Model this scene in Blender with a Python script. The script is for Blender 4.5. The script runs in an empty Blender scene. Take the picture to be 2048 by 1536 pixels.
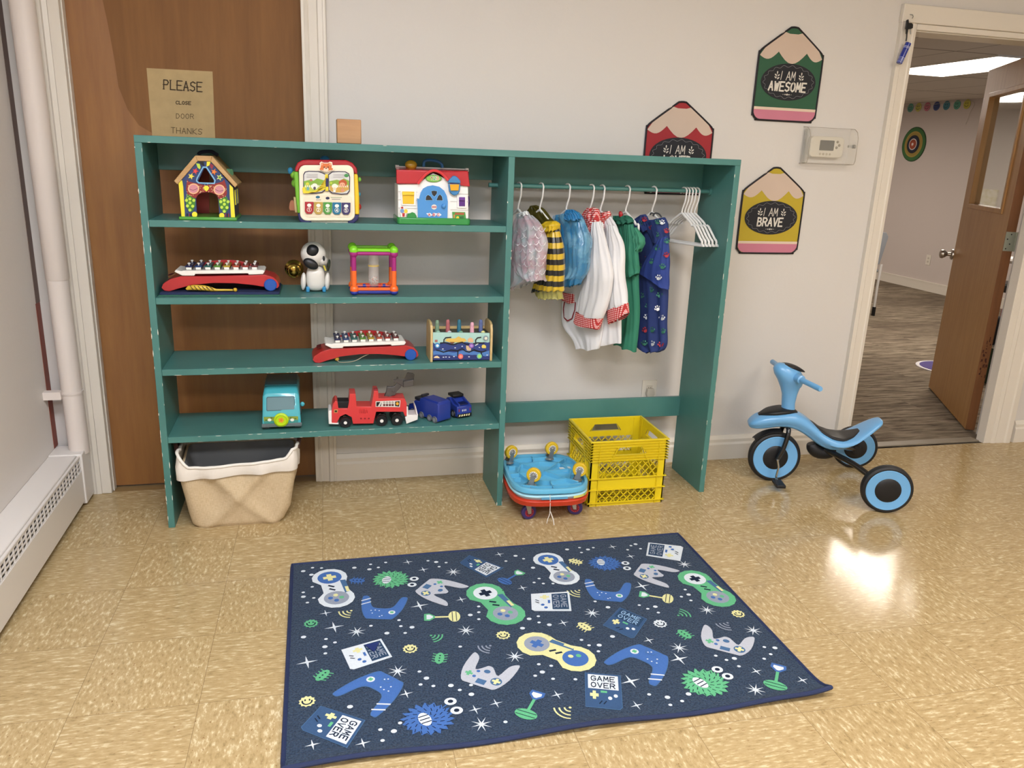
import bpy, bmesh, math, random
from mathutils import Vector, Matrix
random.seed(7)
sc = bpy.context.scene
COL = sc.collection

# ------------------------------------------------------------ camera, world, exposure
FPX = 1588.97
CAM = Vector((0.5549, -3.2504, 1.3708))
CF = Vector((0.2359456, 0.93142751, -0.27707845))
CR = Vector((0.971315, -0.2347347, 0.03803669))
CU = Vector((0.02961151, 0.27810505, 0.96009413))
cd = bpy.data.cameras.new('camera'); co = bpy.data.objects.new('camera', cd); COL.objects.link(co)
cd.sensor_width = 36; cd.lens = FPX * 36 / 2048; cd.clip_start = 0.05
co.matrix_world = Matrix(((CR.x, CU.x, -CF.x, CAM.x), (CR.y, CU.y, -CF.y, CAM.y), (CR.z, CU.z, -CF.z, CAM.z), (0, 0, 0, 1)))
sc.camera = co
w = bpy.data.worlds.new('world'); sc.world = w; w.use_nodes = True
w.node_tree.nodes['Background'].inputs[0].default_value = (.9, .93, 1, 1)
w.node_tree.nodes['Background'].inputs[1].default_value = 0.15
sc.view_settings.view_transform = 'Standard'; sc.view_settings.look = 'None'
sc.view_settings.exposure = 1.32; sc.view_settings.gamma = 1.0; sc.view_settings.use_curve_mapping = False
LAMP = 13.0      # main room ceiling lamps
LAMP2 = 9.0      # next room ceiling lamps

def ray(u, v): return CF + CR * ((u - 1024) / FPX) - CU * ((v - 768) / FPX)
def PY(u, v, y): d = ray(u, v); return CAM + d * ((y - CAM.y) / d.y)
def PX(u, v, x): d = ray(u, v); return CAM + d * ((x - CAM.x) / d.x)
def PZ(u, v, z): d = ray(u, v); return CAM + d * ((z - CAM.z) / d.z)
def PP(u, v, o, n): d = ray(u, v); return CAM + d * ((o - CAM).dot(n) / d.dot(n))
def crop(x0, y0, s): return lambda *L: [(x0 + x * s, y0 + y * s) for x, y in L]

# ------------------------------------------------------------ materials
MATS = {}
def lin(c):
    if isinstance(c, str): c = [int(c[i:i + 2], 16) for i in (0, 2, 4)]
    return tuple(((x / 255) / 12.92 if x / 255 <= .04045 else ((x / 255 + .055) / 1.055) ** 2.4) for x in c) + (1,)
def newmat(name):
    m = bpy.data.materials.new(name); m.use_nodes = True
    nt = m.node_tree; b = nt.nodes['Principled BSDF']
    return m, nt, b
def nd(nt, t, **k):
    n = nt.nodes.new(t)
    for a, v in k.items():
        if a.startswith('i_'): n.inputs[a[2:].replace('_', ' ')].default_value = v
        else: setattr(n, a, v)
    return n
def M(c, rough=.45, metal=0, var=.06, bump=0, bs=60, scale=8, sheen=0, coat=0, trans=0, alpha=1, spec=.5, ior=1.45):
    key = (str(c), rough, metal, var, bump, bs, scale, sheen, coat, trans, alpha, spec)
    if key in MATS: return MATS[key]
    m, nt, b = newmat('surface_' + (c if isinstance(c, str) else 'mix')); L = nt.links
    tc = nd(nt, 'ShaderNodeTexCoord'); n = nd(nt, 'ShaderNodeTexNoise', i_Scale=scale, i_Detail=3.0)
    L.new(tc.outputs['Object'], n.inputs['Vector'])
    mr = nd(nt, 'ShaderNodeMapRange'); mr.inputs['To Min'].default_value = 1 - var; mr.inputs['To Max'].default_value = 1 + var
    L.new(n.outputs['Fac'], mr.inputs['Value'])
    h = nd(nt, 'ShaderNodeHueSaturation'); h.inputs['Color'].default_value = lin(c)
    L.new(mr.outputs[0], h.inputs['Value']); L.new(h.outputs[0], b.inputs['Base Color'])
    b.inputs['Roughness'].default_value = rough; b.inputs['Metallic'].default_value = metal
    b.inputs['Coat Weight'].default_value = coat; b.inputs['Coat Roughness'].default_value = .1
    b.inputs['Sheen Weight'].default_value = sheen; b.inputs['Transmission Weight'].default_value = trans
    b.inputs['Alpha'].default_value = alpha; b.inputs['Specular IOR Level'].default_value = spec; b.inputs['IOR'].default_value = ior
    if bump:
        n2 = nd(nt, 'ShaderNodeTexNoise', i_Scale=float(bs), i_Detail=4.0); L.new(tc.outputs['Object'], n2.inputs['Vector'])
        bp = nd(nt, 'ShaderNodeBump', i_Strength=bump, i_Distance=.002); L.new(n2.outputs['Fac'], bp.inputs['Height']); L.new(bp.outputs[0], b.inputs['Normal'])
    MATS[key] = m; return m
def emis(c, s):
    m, nt, b = newmat('lamp_glow'); b.inputs['Base Color'].default_value = (1, 1, 1, 1)
    b.inputs['Emission Color'].default_value = lin(c); b.inputs['Emission Strength'].default_value = s; return m
def mathn(nt, op, a, b=None, c=None):
    n = nt.nodes.new('ShaderNodeMath'); n.operation = op
    for i, v in enumerate((a, b, c)):
        if v is None: continue
        if isinstance(v, (int, float)): n.inputs[i].default_value = v
        else: nt.links.new(v, n.inputs[i])
    return n.outputs[0]
def mixc(nt, f, a, b):
    n = nt.nodes.new('ShaderNodeMix'); n.data_type = 'RGBA'
    for i, v in ((0, f), (6, a), (7, b)):
        if isinstance(v, (int, float, tuple)): n.inputs[i].default_value = v
        else: nt.links.new(v, n.inputs[i])
    return n.outputs[2]
def xyz(nt, kind='Object'):
    tc = nd(nt, 'ShaderNodeTexCoord'); s = nd(nt, 'ShaderNodeSeparateXYZ'); nt.links.new(tc.outputs[kind], s.inputs[0]); return tc.outputs[kind], s.outputs
def comb(nt, x, y, z=0.0):
    n = nt.nodes.new('ShaderNodeCombineXYZ')
    for i, v in enumerate((x, y, z)):
        if isinstance(v, (int, float)): n.inputs[i].default_value = v
        else: nt.links.new(v, n.inputs[i])
    return n.outputs[0]
def noise(nt, vec, scale, detail=3., rough=.5):
    n = nd(nt, 'ShaderNodeTexNoise', i_Scale=float(scale), i_Detail=float(detail), i_Roughness=rough); nt.links.new(vec, n.inputs['Vector']); return n.outputs['Fac']
def ramp(nt, f, *stops):
    n = nt.nodes.new('ShaderNodeValToRGB'); cr = n.color_ramp
    while len(cr.elements) < len(stops): cr.elements.new(.5)
    for e, (p, c) in zip(cr.elements, stops): e.position = p; e.color = c if isinstance(c, tuple) else lin(c)
    nt.links.new(f, n.inputs[0]); return n.outputs[0]
def bumpn(nt, b, h, strength=.3, dist=.002):
    bp = nd(nt, 'ShaderNodeBump', i_Strength=strength, i_Distance=dist); nt.links.new(h, bp.inputs['Height']); nt.links.new(bp.outputs[0], b.inputs['Normal'])

def vinyl_floor():
    m, nt, b = newmat('vinyl_tile_floor'); v, s = xyz(nt)
    a = math.radians(-.8); ca, sa = math.cos(a), math.sin(a); T = .3048
    dx = mathn(nt, 'ADD', s[0], .0576); dy = mathn(nt, 'ADD', s[1], .4883)
    X = mathn(nt, 'ADD', mathn(nt, 'MULTIPLY', dx, ca / T), mathn(nt, 'MULTIPLY', dy, sa / T))
    Y = mathn(nt, 'SUBTRACT', mathn(nt, 'MULTIPLY', dy, ca / T), mathn(nt, 'MULTIPLY', dx, sa / T))
    fx = mathn(nt, 'FLOOR', X); fy = mathn(nt, 'FLOOR', Y)
    par = mathn(nt, 'FLOORED_MODULO', mathn(nt, 'ADD', fx, fy), 2.0)
    seed = mathn(nt, 'MULTIPLY', mathn(nt, 'ADD', mathn(nt, 'MULTIPLY', fx, 3.7), mathn(nt, 'MULTIPLY', fy, 5.3)), 1.0)
    A = comb(nt, mathn(nt, 'MULTIPLY', X, 10.), mathn(nt, 'MULTIPLY', Y, 42.), seed)
    B = comb(nt, mathn(nt, 'MULTIPLY', X, 34.), mathn(nt, 'MULTIPLY', Y, 14.), seed)
    mv = nt.nodes.new('ShaderNodeMix'); mv.data_type = 'VECTOR'
    nt.links.new(par, mv.inputs[0]); nt.links.new(A, mv.inputs[4]); nt.links.new(B, mv.inputs[5]); vec = mv.outputs[1]
    n1 = noise(nt, vec, 1.0, 4, .6)
    c = ramp(nt, n1, (.26, '8f7c55'), (.42, 'af976c'), (.56, 'b8a177'), (.68, 'd6c7a2'))
    n2 = noise(nt, vec, 2.3, 1, .5)
    c = mixc(nt, ramp(nt, n2, (.70, (0, 0, 0, 1)), (.76, (1, 1, 1, 1))), c, lin('8a6a44'))
    n3 = noise(nt, v, .9, 2); c = mixc(nt, mathn(nt, 'MULTIPLY', n3, .10), c, lin('8f7a55'))
    tn = nd(nt, 'ShaderNodeTexWhiteNoise'); nt.links.new(comb(nt, fx, fy), tn.inputs['Vector'])
    c = mixc(nt, mathn(nt, 'MULTIPLY', tn.outputs[0], .07), c, lin('876c44'))
    def edge(q):
        f = mathn(nt, 'FRACT', q); return mathn(nt, 'MINIMUM', f, mathn(nt, 'SUBTRACT', 1.0, f))
    e = mathn(nt, 'MINIMUM', edge(X), edge(Y)); e = mathn(nt, 'LESS_THAN', e, .0028)
    c = mixc(nt, mathn(nt, 'MULTIPLY', e, .55), c, lin('6a5436'))
    nt.links.new(c, b.inputs['Base Color'])
    r = noise(nt, v, 7, 4); nt.links.new(mathn(nt, 'MULTIPLY_ADD', r, .10, .09), b.inputs['Roughness'])
    b.inputs['Specular IOR Level'].default_value = .3
    bumpn(nt, b, noise(nt, v, 30, 3), .04, .001); return m
def wall_paint(c, name='painted_plaster', st=.35, sc_=70):
    m, nt, b = newmat(name); v, s = xyz(nt)
    n = noise(nt, v, 2.2, 3); nt.links.new(mixc(nt, mathn(nt, 'MULTIPLY', n, .12), lin(c), tuple(x * .85 for x in lin(c)[:3]) + (1,)), b.inputs['Base Color'])
    b.inputs['Roughness'].default_value = .55; bumpn(nt, b, noise(nt, v, sc_, 5), st, .0015); return m
def wood(c1, c2, name, axis=2, scale=14, rough=.4, var=8.):
    m, nt, b = newmat(name); v, s = xyz(nt)
    k = [var] * 3; k[axis] = .7
    vec = comb(nt, *[mathn(nt, 'MULTIPLY', s[i], k[i]) for i in range(3)])
    n = noise(nt, vec, scale / 4, 6, .6); n2 = noise(nt, v, 2.0, 3)
    c = ramp(nt, n, (.3, c1), (.7, c2)); c = mixc(nt, mathn(nt, 'MULTIPLY', n2, .35), c, lin(c1))
    nt.links.new(c, b.inputs['Base Color']); b.inputs['Roughness'].default_value = rough; bumpn(nt, b, n, .05); return m
def carpet():
    m, nt, b = newmat('striated_carpet'); v, s = xyz(nt)
    br = nd(nt, 'ShaderNodeTexBrick', i_Scale=1.0); br.inputs['Brick Width'].default_value = .9; br.inputs['Row Height'].default_value = .25
    br.inputs['Color1'].default_value = (0, 0, 0, 1); br.inputs['Color2'].default_value = (1, 1, 1, 1); br.inputs['Mortar Size'].default_value = 0
    nt.links.new(v, br.inputs['Vector'])
    sb = nt.nodes.new('ShaderNodeSeparateColor'); nt.links.new(br.outputs[0], sb.inputs[0])
    vec = comb(nt, mathn(nt, 'MULTIPLY', s[0], 3.0), mathn(nt, 'MULTIPLY', s[1], 28.), mathn(nt, 'MULTIPLY', sb.outputs[0], 7))
    n = noise(nt, vec, 1.6, 4, .65)
    c = ramp(nt, n, (.36, '5a4f43'), (.5, '867a69'), (.66, 'aa9d89'))
    c = mixc(nt, mathn(nt, 'MULTIPLY', sb.outputs[0], .6), c, lin('62564a'))
    nt.links.new(c, b.inputs['Base Color']); b.inputs['Roughness'].default_value = .95; b.inputs['Specular IOR Level'].default_value = .1
    bumpn(nt, b, noise(nt, v, 160, 2), .6, .003); return m
def tile_ceiling():
    m, nt, b = newmat('ceiling_tile'); v, s = xyz(nt)
    def g(q, p):
        f = mathn(nt, 'FRACT', mathn(nt, 'MULTIPLY', q, 1 / p)); return mathn(nt, 'LESS_THAN', f, .02)
    e = mathn(nt, 'MAXIMUM', g(mathn(nt, 'SUBTRACT', s[0], .49), .61), g(mathn(nt, 'SUBTRACT', s[1], .40), 1.22))
    c = mixc(nt, e, lin('cfc8be'), lin('8f877c')); nt.links.new(c, b.inputs['Base Color']); b.inputs['Roughness'].default_value = .9
    bumpn(nt, b, noise(nt, v, 200, 2), .3); return m
def paint_teal():
    m, nt, b = newmat('teal_board_paint'); v, s = xyz(nt)
    n = noise(nt, v, 5, 4)
    nt.links.new(ramp(nt, n, (.3, '427671'), (.7, '4b807a')), b.inputs['Base Color'])
    b.inputs['Roughness'].default_value = .38; st = comb(nt, mathn(nt, 'MULTIPLY', s[0], .6), s[1], mathn(nt, 'MULTIPLY', s[2], 1.0))
    bumpn(nt, b, noise(nt, st, 90, 3), .12, .001); return m
def stripes(c1, c2, period, phase=0., name='striped_satin', rough=.3, slant=0.):
    m, nt, b = newmat(name); v, s = xyz(nt)
    q = mathn(nt, 'FRACT', mathn(nt, 'ADD', mathn(nt, 'MULTIPLY', mathn(nt, 'ADD', s[2], mathn(nt, 'MULTIPLY', s[0], slant)), 1 / period), phase))
    nt.links.new(mixc(nt, mathn(nt, 'GREATER_THAN', q, .5), lin(c1), lin(c2)), b.inputs['Base Color'])
    b.inputs['Roughness'].default_value = rough; b.inputs['Sheen Weight'].default_value = .3; return m
def gingham(p=.0075):
    m, nt, b = newmat('red_gingham'); v, s = xyz(nt)
    a = mathn(nt, 'GREATER_THAN', mathn(nt, 'FRACT', mathn(nt, 'MULTIPLY', mathn(nt, 'ADD', s[1], mathn(nt, 'MULTIPLY', s[0], .3)), 1 / p)), .5)
    c = mathn(nt, 'GREATER_THAN', mathn(nt, 'FRACT', mathn(nt, 'MULTIPLY', s[2], 1 / p)), .5)
    f = mathn(nt, 'MULTIPLY', mathn(nt, 'ADD', a, c), .5)
    nt.links.new(ramp(nt, f, (0, 'f2ded9'), (.5, 'd0453f'), (1, 'a01520')), b.inputs['Base Color']); b.inputs['Roughness'].default_value = .8; return m
def sheer(c, alpha, name, irid=None, spec=.6, rough=.22, mixamt=.25, webs=False):
    m, nt, b = newmat(name); v, s = xyz(nt)
    n = noise(nt, v, 22, 4)
    c0 = mixc(nt, ramp(nt, n, (.4, (0, 0, 0, 1)), (.65, (1, 1, 1, 1))), lin(c), lin(irid or c))
    al = mathn(nt, 'MULTIPLY_ADD', n, .5, alpha - .2)
    if webs:
        q = nd(nt, 'ShaderNodeTexVoronoi', i_Scale=32.0); q.feature = 'DISTANCE_TO_EDGE'; nt.links.new(v, q.inputs['Vector'])
        e = mathn(nt, 'LESS_THAN', q.outputs[0], .06)
        c0 = mixc(nt, e, c0, lin('f4f2f2')); al = mathn(nt, 'MAXIMUM', al, e)
    nt.links.new(c0, b.inputs['Base Color']); nt.links.new(al, b.inputs['Alpha'])
    b.inputs['Roughness'].default_value = rough; b.inputs['Sheen Weight'].default_value = .3; b.inputs['Specular IOR Level'].default_value = spec
    bumpn(nt, b, noise(nt, v, 60, 3), .5, .003); return m
def linen():
    m, nt, b = newmat('linen_fabric'); v, s = xyz(nt)
    wv = noise(nt, comb(nt, mathn(nt, 'MULTIPLY', s[0], 60), 0., mathn(nt, 'MULTIPLY', s[2], 600)), 1, 2)
    wh = noise(nt, comb(nt, mathn(nt, 'MULTIPLY', s[0], 600), 0., mathn(nt, 'MULTIPLY', s[2], 60)), 1, 2)
    f = mathn(nt, 'MULTIPLY', mathn(nt, 'ADD', wv, wh), .5)
    nt.links.new(ramp(nt, f, (.35, 'b59f7c'), (.65, 'cfbb9a')), b.inputs['Base Color']); b.inputs['Roughness'].default_value = .9; bumpn(nt, b, f, .25); return m
def rugmat():
    m, nt, b = newmat('rug_pile_navy'); v, s = xyz(nt)
    n = noise(nt, v, 210, 3); n2 = noise(nt, v, 14, 4)
    c = ramp(nt, n, (.32, '1c2a3a'), (.68, '3c4e64')); c = mixc(nt, mathn(nt, 'MULTIPLY', n2, .3), c, lin('22304c'))
    nt.links.new(c, b.inputs['Base Color']); b.inputs['Roughness'].default_value = .95; b.inputs['Sheen Weight'].default_value = .08; b.inputs['Specular IOR Level'].default_value = .1
    bumpn(nt, b, mathn(nt, 'ADD', n, noise(nt, v, 60, 3)), .9, .006); return m
def RG(c): return M(c, .95, var=.16, scale=300, bump=.8, bs=350, spec=.1)

TEAL = paint_teal()
CHIP = M('e6e2d4', .6)
WHITE = M('e9e7e2', .35); CREAM = M('ece6d3', .35); BLACK = M('141416', .35); STEEL = M('b4b4b2', .35, metal=.85)
# ------------------------------------------------------------ mesh builder
class MB:
    def __init__(s): s.v = []; s.f = []; s.m = []; s.mats = []
    def mi(s, m):
        if m not in s.mats: s.mats.append(m)
        return s.mats.index(m)
    def add(s, vs, fs, m):
        b = len(s.v); s.v += [Vector(x) for x in vs]; k = s.mi(m)
        for f in fs: s.f.append([b + i for i in f]); s.m.append(k)
        return s
    def face(s, pts, m): return s.add(pts, [list(range(len(pts)))], m)
    def box(s, x0, x1, y0, y1, z0, z1, m):
        vs = [(x, y, z) for z in (z0, z1) for y in (y0, y1) for x in (x0, x1)]
        return s.add(vs, [(0, 2, 3, 1), (4, 5, 7, 6), (0, 1, 5, 4), (2, 6, 7, 3), (0, 4, 6, 2), (1, 3, 7, 5)], m)
    def obox(s, c, ax, h, m):      # oriented box: centre, three axes, half sizes
        c = Vector(c); ax = [Vector(a).normalized() for a in ax]
        vs = [c + ax[0] * h[0] * i + ax[1] * h[1] * j + ax[2] * h[2] * k for k in (-1, 1) for j in (-1, 1) for i in (-1, 1)]
        return s.add(vs, [(0, 2, 3, 1), (4, 5, 7, 6), (0, 1, 5, 4), (2, 6, 7, 3), (0, 4, 6, 2), (1, 3, 7, 5)], m)
    def prism(s, pts, vec, m):
        n = len(pts); vec = Vector(vec); p = [Vector(q) for q in pts]
        return s.add(p + [q + vec for q in p], [list(range(n))[::-1], [n + i for i in range(n)]] + [[i, (i + 1) % n, n + (i + 1) % n, n + i] for i in range(n)], m)
    def tube(s, pts, r, m, n=10, closed=False):
        pts = [Vector(p) for p in pts]; N = len(pts); rs = r if isinstance(r, (list, tuple)) else [r] * N
        vs = []; up = None
        for i, p in enumerate(pts):
            a = pts[(i - 1) % N] if (closed or i > 0) else p; b = pts[(i + 1) % N] if (closed or i < N - 1) else p
            t = (b - a).normalized()
            if up is None: up = t.orthogonal().normalized()
            up = (up - t * up.dot(t)).normalized(); w_ = t.cross(up)
            for k in range(n):
                q = 2 * math.pi * k / n; vs.append(p + (up * math.cos(q) + w_ * math.sin(q)) * rs[i])
        fs = []
        for i in range(N if closed else N - 1):
            j = (i + 1) % N
            for k in range(n): l = (k + 1) % n; fs.append((i * n + k, i * n + l, j * n + l, j * n + k))
        if not closed: fs += [list(range(n))[::-1], [(N - 1) * n + k for k in range(n)]]
        return s.add(vs, fs, m)
    def lathe(s, prof, o, axis, m, n=28):
        o = Vector(o); t = Vector(axis).normalized(); u = t.orthogonal().normalized(); w_ = t.cross(u); vs = []; fs = []
        for r, h in prof:
            for k in range(n): q = 2 * math.pi * k / n; vs.append(o + t * h + (u * math.cos(q) + w_ * math.sin(q)) * max(r, 1e-5))
        for i in range(len(prof) - 1):
            for k in range(n): l = (k + 1) % n; fs.append((i * n + k, i * n + l, (i + 1) * n + l, (i + 1) * n + k))
        fs += [list(range(n))[::-1], [(len(prof) - 1) * n + k for k in range(n)]]
        return s.add(vs, fs, m)
    def ell(s, c, r, m, nu=20, nv=12, ax=None, p=1.0):
        c = Vector(c); ax = [Vector(a).normalized() for a in ax] if ax else [Vector((1, 0, 0)), Vector((0, 1, 0)), Vector((0, 0, 1))]
        if not isinstance(r, (list, tuple)): r = (r, r, r)
        sg = lambda x: math.copysign(abs(x) ** p, x); vs = [c + ax[2] * r[2]]
        for i in range(1, nv):
            th = math.pi * i / nv
            for k in range(nu):
                q = 2 * math.pi * k / nu
                vs.append(c + ax[0] * (sg(math.sin(th)) * sg(math.cos(q)) * r[0]) + ax[1] * (sg(math.sin(th)) * sg(math.sin(q)) * r[1]) + ax[2] * (sg(math.cos(th)) * r[2]))
        vs.append(c - ax[2] * r[2]); fs = [(0, 1 + k, 1 + (k + 1) % nu) for k in range(nu)]
        for i in range(nv - 2):
            for k in range(nu): a = 1 + i * nu; fs.append((a + k, a + nu + k, a + nu + (k + 1) % nu, a + (k + 1) % nu))
        e = len(vs) - 1; a = 1 + (nv - 2) * nu; fs += [(e, a + (k + 1) % nu, a + k) for k in range(nu)]
        return s.add(vs, fs, m)
    def loft(s, rings, m, caps=True, closed=True):
        n = len(rings[0]); vs = [p for r in rings for p in r]; fs = []
        for i in range(len(rings) - 1):
            for k in range(n if closed else n - 1): l = (k + 1) % n; fs.append((i * n + k, i * n + l, (i + 1) * n + l, (i + 1) * n + k))
        if caps: fs += [list(range(n))[::-1], [(len(rings) - 1) * n + k for k in range(n)]]
        return s.add(vs, fs, m)
    def build(s, name, parent=None, bevel=0, smooth=35, subsurf=0, seg=2, recalc=True, label=None):
        me = bpy.data.meshes.new(name); me.from_pydata([tuple(v) for v in s.v], [], s.f)
        for m in s.mats: me.materials.append(m)
        me.polygons.foreach_set('material_index', s.m)
        if recalc:
            bm = bmesh.new(); bm.from_mesh(me); bmesh.ops.recalc_face_normals(bm, faces=bm.faces); bm.to_mesh(me); bm.free()
        o = bpy.data.objects.new(name, me); COL.objects.link(o)
        if smooth:
            me.polygons.foreach_set('use_smooth', [True] * len(me.polygons))
            if not subsurf: me.set_sharp_from_angle(angle=math.radians(smooth))
        if bevel:
            b = o.modifiers.new('bevel', 'BEVEL'); b.width = bevel; b.segments = seg; b.limit_method = 'ANGLE'; b.angle_limit = math.radians(40)
        if subsurf: q = o.modifiers.new('subsurf', 'SUBSURF'); q.levels = q.render_levels = subsurf
        if parent:
            o.parent = parent; o.matrix_parent_inverse = Matrix.Translation(parent.location).inverted()
        if label: o['label'] = label
        return o
def tag(o, label=None, cat=None, group=None, kind=None):
    if label: o['label'] = label
    if cat: o['category'] = cat
    if group: o['group'] = group
    if kind: o['kind'] = kind
    return o
def thing(name, label, cat, loc=(0, 0, 0), group=None):
    o = bpy.data.objects.new(name, None); COL.objects.link(o); o.location = loc; o.empty_display_size = .05
    return tag(o, label, cat, group)
def struct(name, mb, parent=None, label=None, **k):
    o = mb.build(name, parent, **k)
    if not parent: o['kind'] = 'structure'
    if label: o['label'] = label
    return o

# ------------------------------------------------------------ flat marks on surfaces (f maps 2D + layer to a 3D point)
def fy(y): return lambda a, b, l=0: PY(a, b, y - .0006 * l - .0003)          # image trace on a plane facing the room
def fw(y): return lambda a, b, l=0: Vector((a, y - .0006 * l - .0003, b))    # x,z on a plane facing the room
DPC = [0]
def dpoly(mb, f, pts, m, l=0):
    DPC[0] = (DPC[0] + 1) % 7; l += DPC[0] * .06; mb.face([f(a, b, l) for a, b in pts], m)
def dell(mb, f, a, b, ra, rb, m, l=0, n=22, rot=0, a0=0, a1=360):
    c, s = math.cos(rot), math.sin(rot); P = []
    for k in range(n + (0 if a1 - a0 == 360 else 1)):
        q = math.radians(a0 + (a1 - a0) * k / n); x, y = ra * math.cos(q), rb * math.sin(q); P.append((a + x * c - y * s, b + x * s + y * c))
    dpoly(mb, f, P, m, l)
def dstroke(mb, f, pts, w, m, l=0, caps=True):
    for (a, b), (c, d) in zip(pts, pts[1:]):
        L = math.hypot(c - a, d - b) or 1; tx, ty = (c - a) / L, (d - b) / L; nx, ny = -ty * w / 2, tx * w / 2
        e = w * .35 if caps else 0
        dpoly(mb, f, [(a + nx - tx * e, b + ny - ty * e), (c + nx + tx * e, d + ny + ty * e), (c - nx + tx * e, d - ny + ty * e), (a - nx - tx * e, b - ny - ty * e)], m, l)
def star(cx, cy, r, r2, n, rot=0):
    return [(cx + (r if k % 2 == 0 else r2) * math.cos(rot + math.pi * k / n), cy + (r if k % 2 == 0 else r2) * math.sin(rot + math.pi * k / n)) for k in range(2 * n)]
GL = {'A': [[(0, 0), (.5, 1), (1, 0)], [(.2, .35), (.8, .35)]], 'B': [[(0, 0), (0, 1), (.7, .95), (.85, .75), (.7, .55), (0, .52)], [(.7, .52), (1, .28), (.75, .02), (0, 0)]],
 'C': [[(1, .85), (.6, 1), (.2, .9), (0, .5), (.2, .1), (.6, 0), (1, .15)]], 'D': [[(0, 0), (0, 1), (.6, .95), (1, .5), (.6, .05), (0, 0)]],
 'E': [[(1, 1), (0, 1), (0, 0), (1, 0)], [(0, .52), (.8, .52)]], 'G': [[(1, .85), (.6, 1), (.15, .9), (0, .5), (.15, .1), (.6, 0), (1, .15), (1, .5), (.6, .5)]],
 'H': [[(0, 0), (0, 1)], [(1, 0), (1, 1)], [(0, .5), (1, .5)]], 'I': [[(.5, 0), (.5, 1)]], 'K': [[(0, 0), (0, 1)], [(1, 1), (0, .45), (1, 0)]],
 'L': [[(0, 1), (0, 0), (1, 0)]], 'M': [[(0, 0), (.1, 1), (.5, .3), (.9, 1), (1, 0)]], 'N': [[(0, 0), (0, 1), (1, 0), (1, 1)]],
 'O': [[(.5, 1), (.12, .85), (0, .5), (.12, .15), (.5, 0), (.88, .15), (1, .5), (.88, .85), (.5, 1)]], 'P': [[(0, 0), (0, 1), (.75, .97), (1, .75), (.75, .5), (0, .48)]],
 'R': [[(0, 0), (0, 1), (.75, .97), (1, .75), (.75, .52), (0, .5)], [(.5, .5), (1, 0)]], 'S': [[(1, .88), (.55, 1), (.08, .85), (.12, .6), (.88, .42), (.92, .15), (.5, 0), (0, .12)]],
 'T': [[(0, 1), (1, 1)], [(.5, 1), (.5, 0)]], 'U': [[(0, 1), (0, .15), (.5, 0), (1, .15), (1, 1)]], 'V': [[(0, 1), (.5, 0), (1, 1)]], 'W': [[(0, 1), (.25, 0), (.5, .8), (.75, 0), (1, 1)]],
 '1': [[(.2, .75), (.55, 1), (.55, 0)]], '2': [[(0, .8), (.4, 1), (.9, .85), (.9, .6), (0, 0), (1, 0)]], '3': [[(0, .95), (.6, 1), (.9, .78), (.4, .53), (1, .3), (.6, 0), (0, .08)]],
 '4': [[(.75, 0), (.75, 1), (0, .3), (1, .3)]], '5': [[(.95, 1), (.1, 1), (.05, .55), (.6, .6), (1, .32), (.6, 0), (0, .06)]]}
def dtext(mb, f, s, o, adv, up, m, wd, l=0, cw=.72, serif=0):
    """o lower-left corner, adv one character advance, up the letter height, all 2D in f's units"""
    for i, ch in enumerate(s):
        for st in GL.get(ch, []):
            P = [(o[0] + adv[0] * (i + cw * x) + up[0] * y, o[1] + adv[1] * (i + cw * x) + up[1] * y) for x, y in st]
            dstroke(mb, f, P, wd, m, l)
            if serif:
                L = math.hypot(*adv); ux, uy = adv[0] / L * serif, adv[1] / L * serif
                for q in (P[0], P[-1]): dstroke(mb, f, [(q[0] - ux, q[1] - uy), (q[0] + ux, q[1] + uy)], wd * .55, m, l)
def rrect(x0, x1, y0, y1, r, n=5):
    P = []
    for cx, cy, a in ((x1 - r, y1 - r, 0), (x0 + r, y1 - r, 90), (x0 + r, y0 + r, 180), (x1 - r, y0 + r, 270)):
        for k in range(n + 1): q = math.radians(a + 90 * k / n); P.append((cx + r * math.cos(q), cy + r * math.sin(q)))
    return P
def smooth_path(P, k=6, closed=False):
    out = []; N = len(P); V = [Vector(p) for p in P]
    for i in range(N if closed else N - 1):
        g = (lambda j: V[j % N]) if closed else (lambda j: V[max(0, min(N - 1, j))])
        a, b, c, d = g(i - 1), g(i), g(i + 1), g(i + 2)
        for j in range(k):
            t = j / k; out.append(.5 * ((2 * b) + (c - a) * t + (2 * a - 5 * b + 4 * c - d) * t * t + (3 * b - a - 3 * c + d) * t ** 3))
    if not closed: out.append(V[-1])
    return out

# ------------------------------------------------------------ the room
WP = wall_paint('d3cfca'); WPL = wall_paint('dad4cf', 'left_wall_plaster', .5, 45); TRIM = wall_paint('dcd5c9', 'gloss_trim_paint', .12, 40)
TRIM.node_tree.nodes['Principled BSDF'].inputs['Roughness'].default_value = .35
XR, YF, H1, H2 = 5.2, -6.0, 2.62, 2.15
b = MB().box(-.56, XR + .1, YF - .1, 0.0, -.06, 0, vinyl_floor()).box(-.3, .6, 0, .2, -.06, 0, M('8f744a', .4)); struct('floor', b, smooth=0)
struct('floor_next_room', MB().box(3.0, 7.7, 0.06, 7.2, -.05, .004, carpet()), smooth=0)
b = MB()
for x0, x1, z0, z1 in ((-.56, -.305, 0, H1), (.535, 3.125, 0, H1), (4.03, XR + .1, 0, H1), (-.305, .535, 2.02, H1), (3.125, 4.03, 1.975, H1)): b.box(x0, x1, 0, .12, z0, z1, WP)
struct('wall_back', b, smooth=0)
struct('wall_left', MB().box(-.56, -.445, YF, 0, 0, H1, WPL), smooth=0)
struct('wall_right', MB().box(XR, XR + .1, YF, 0, 0, H1, WP), smooth=0)
struct('wall_front', MB().box(-.56, XR + .1, YF - .1, YF, 0, H1, WP), smooth=0)
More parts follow.
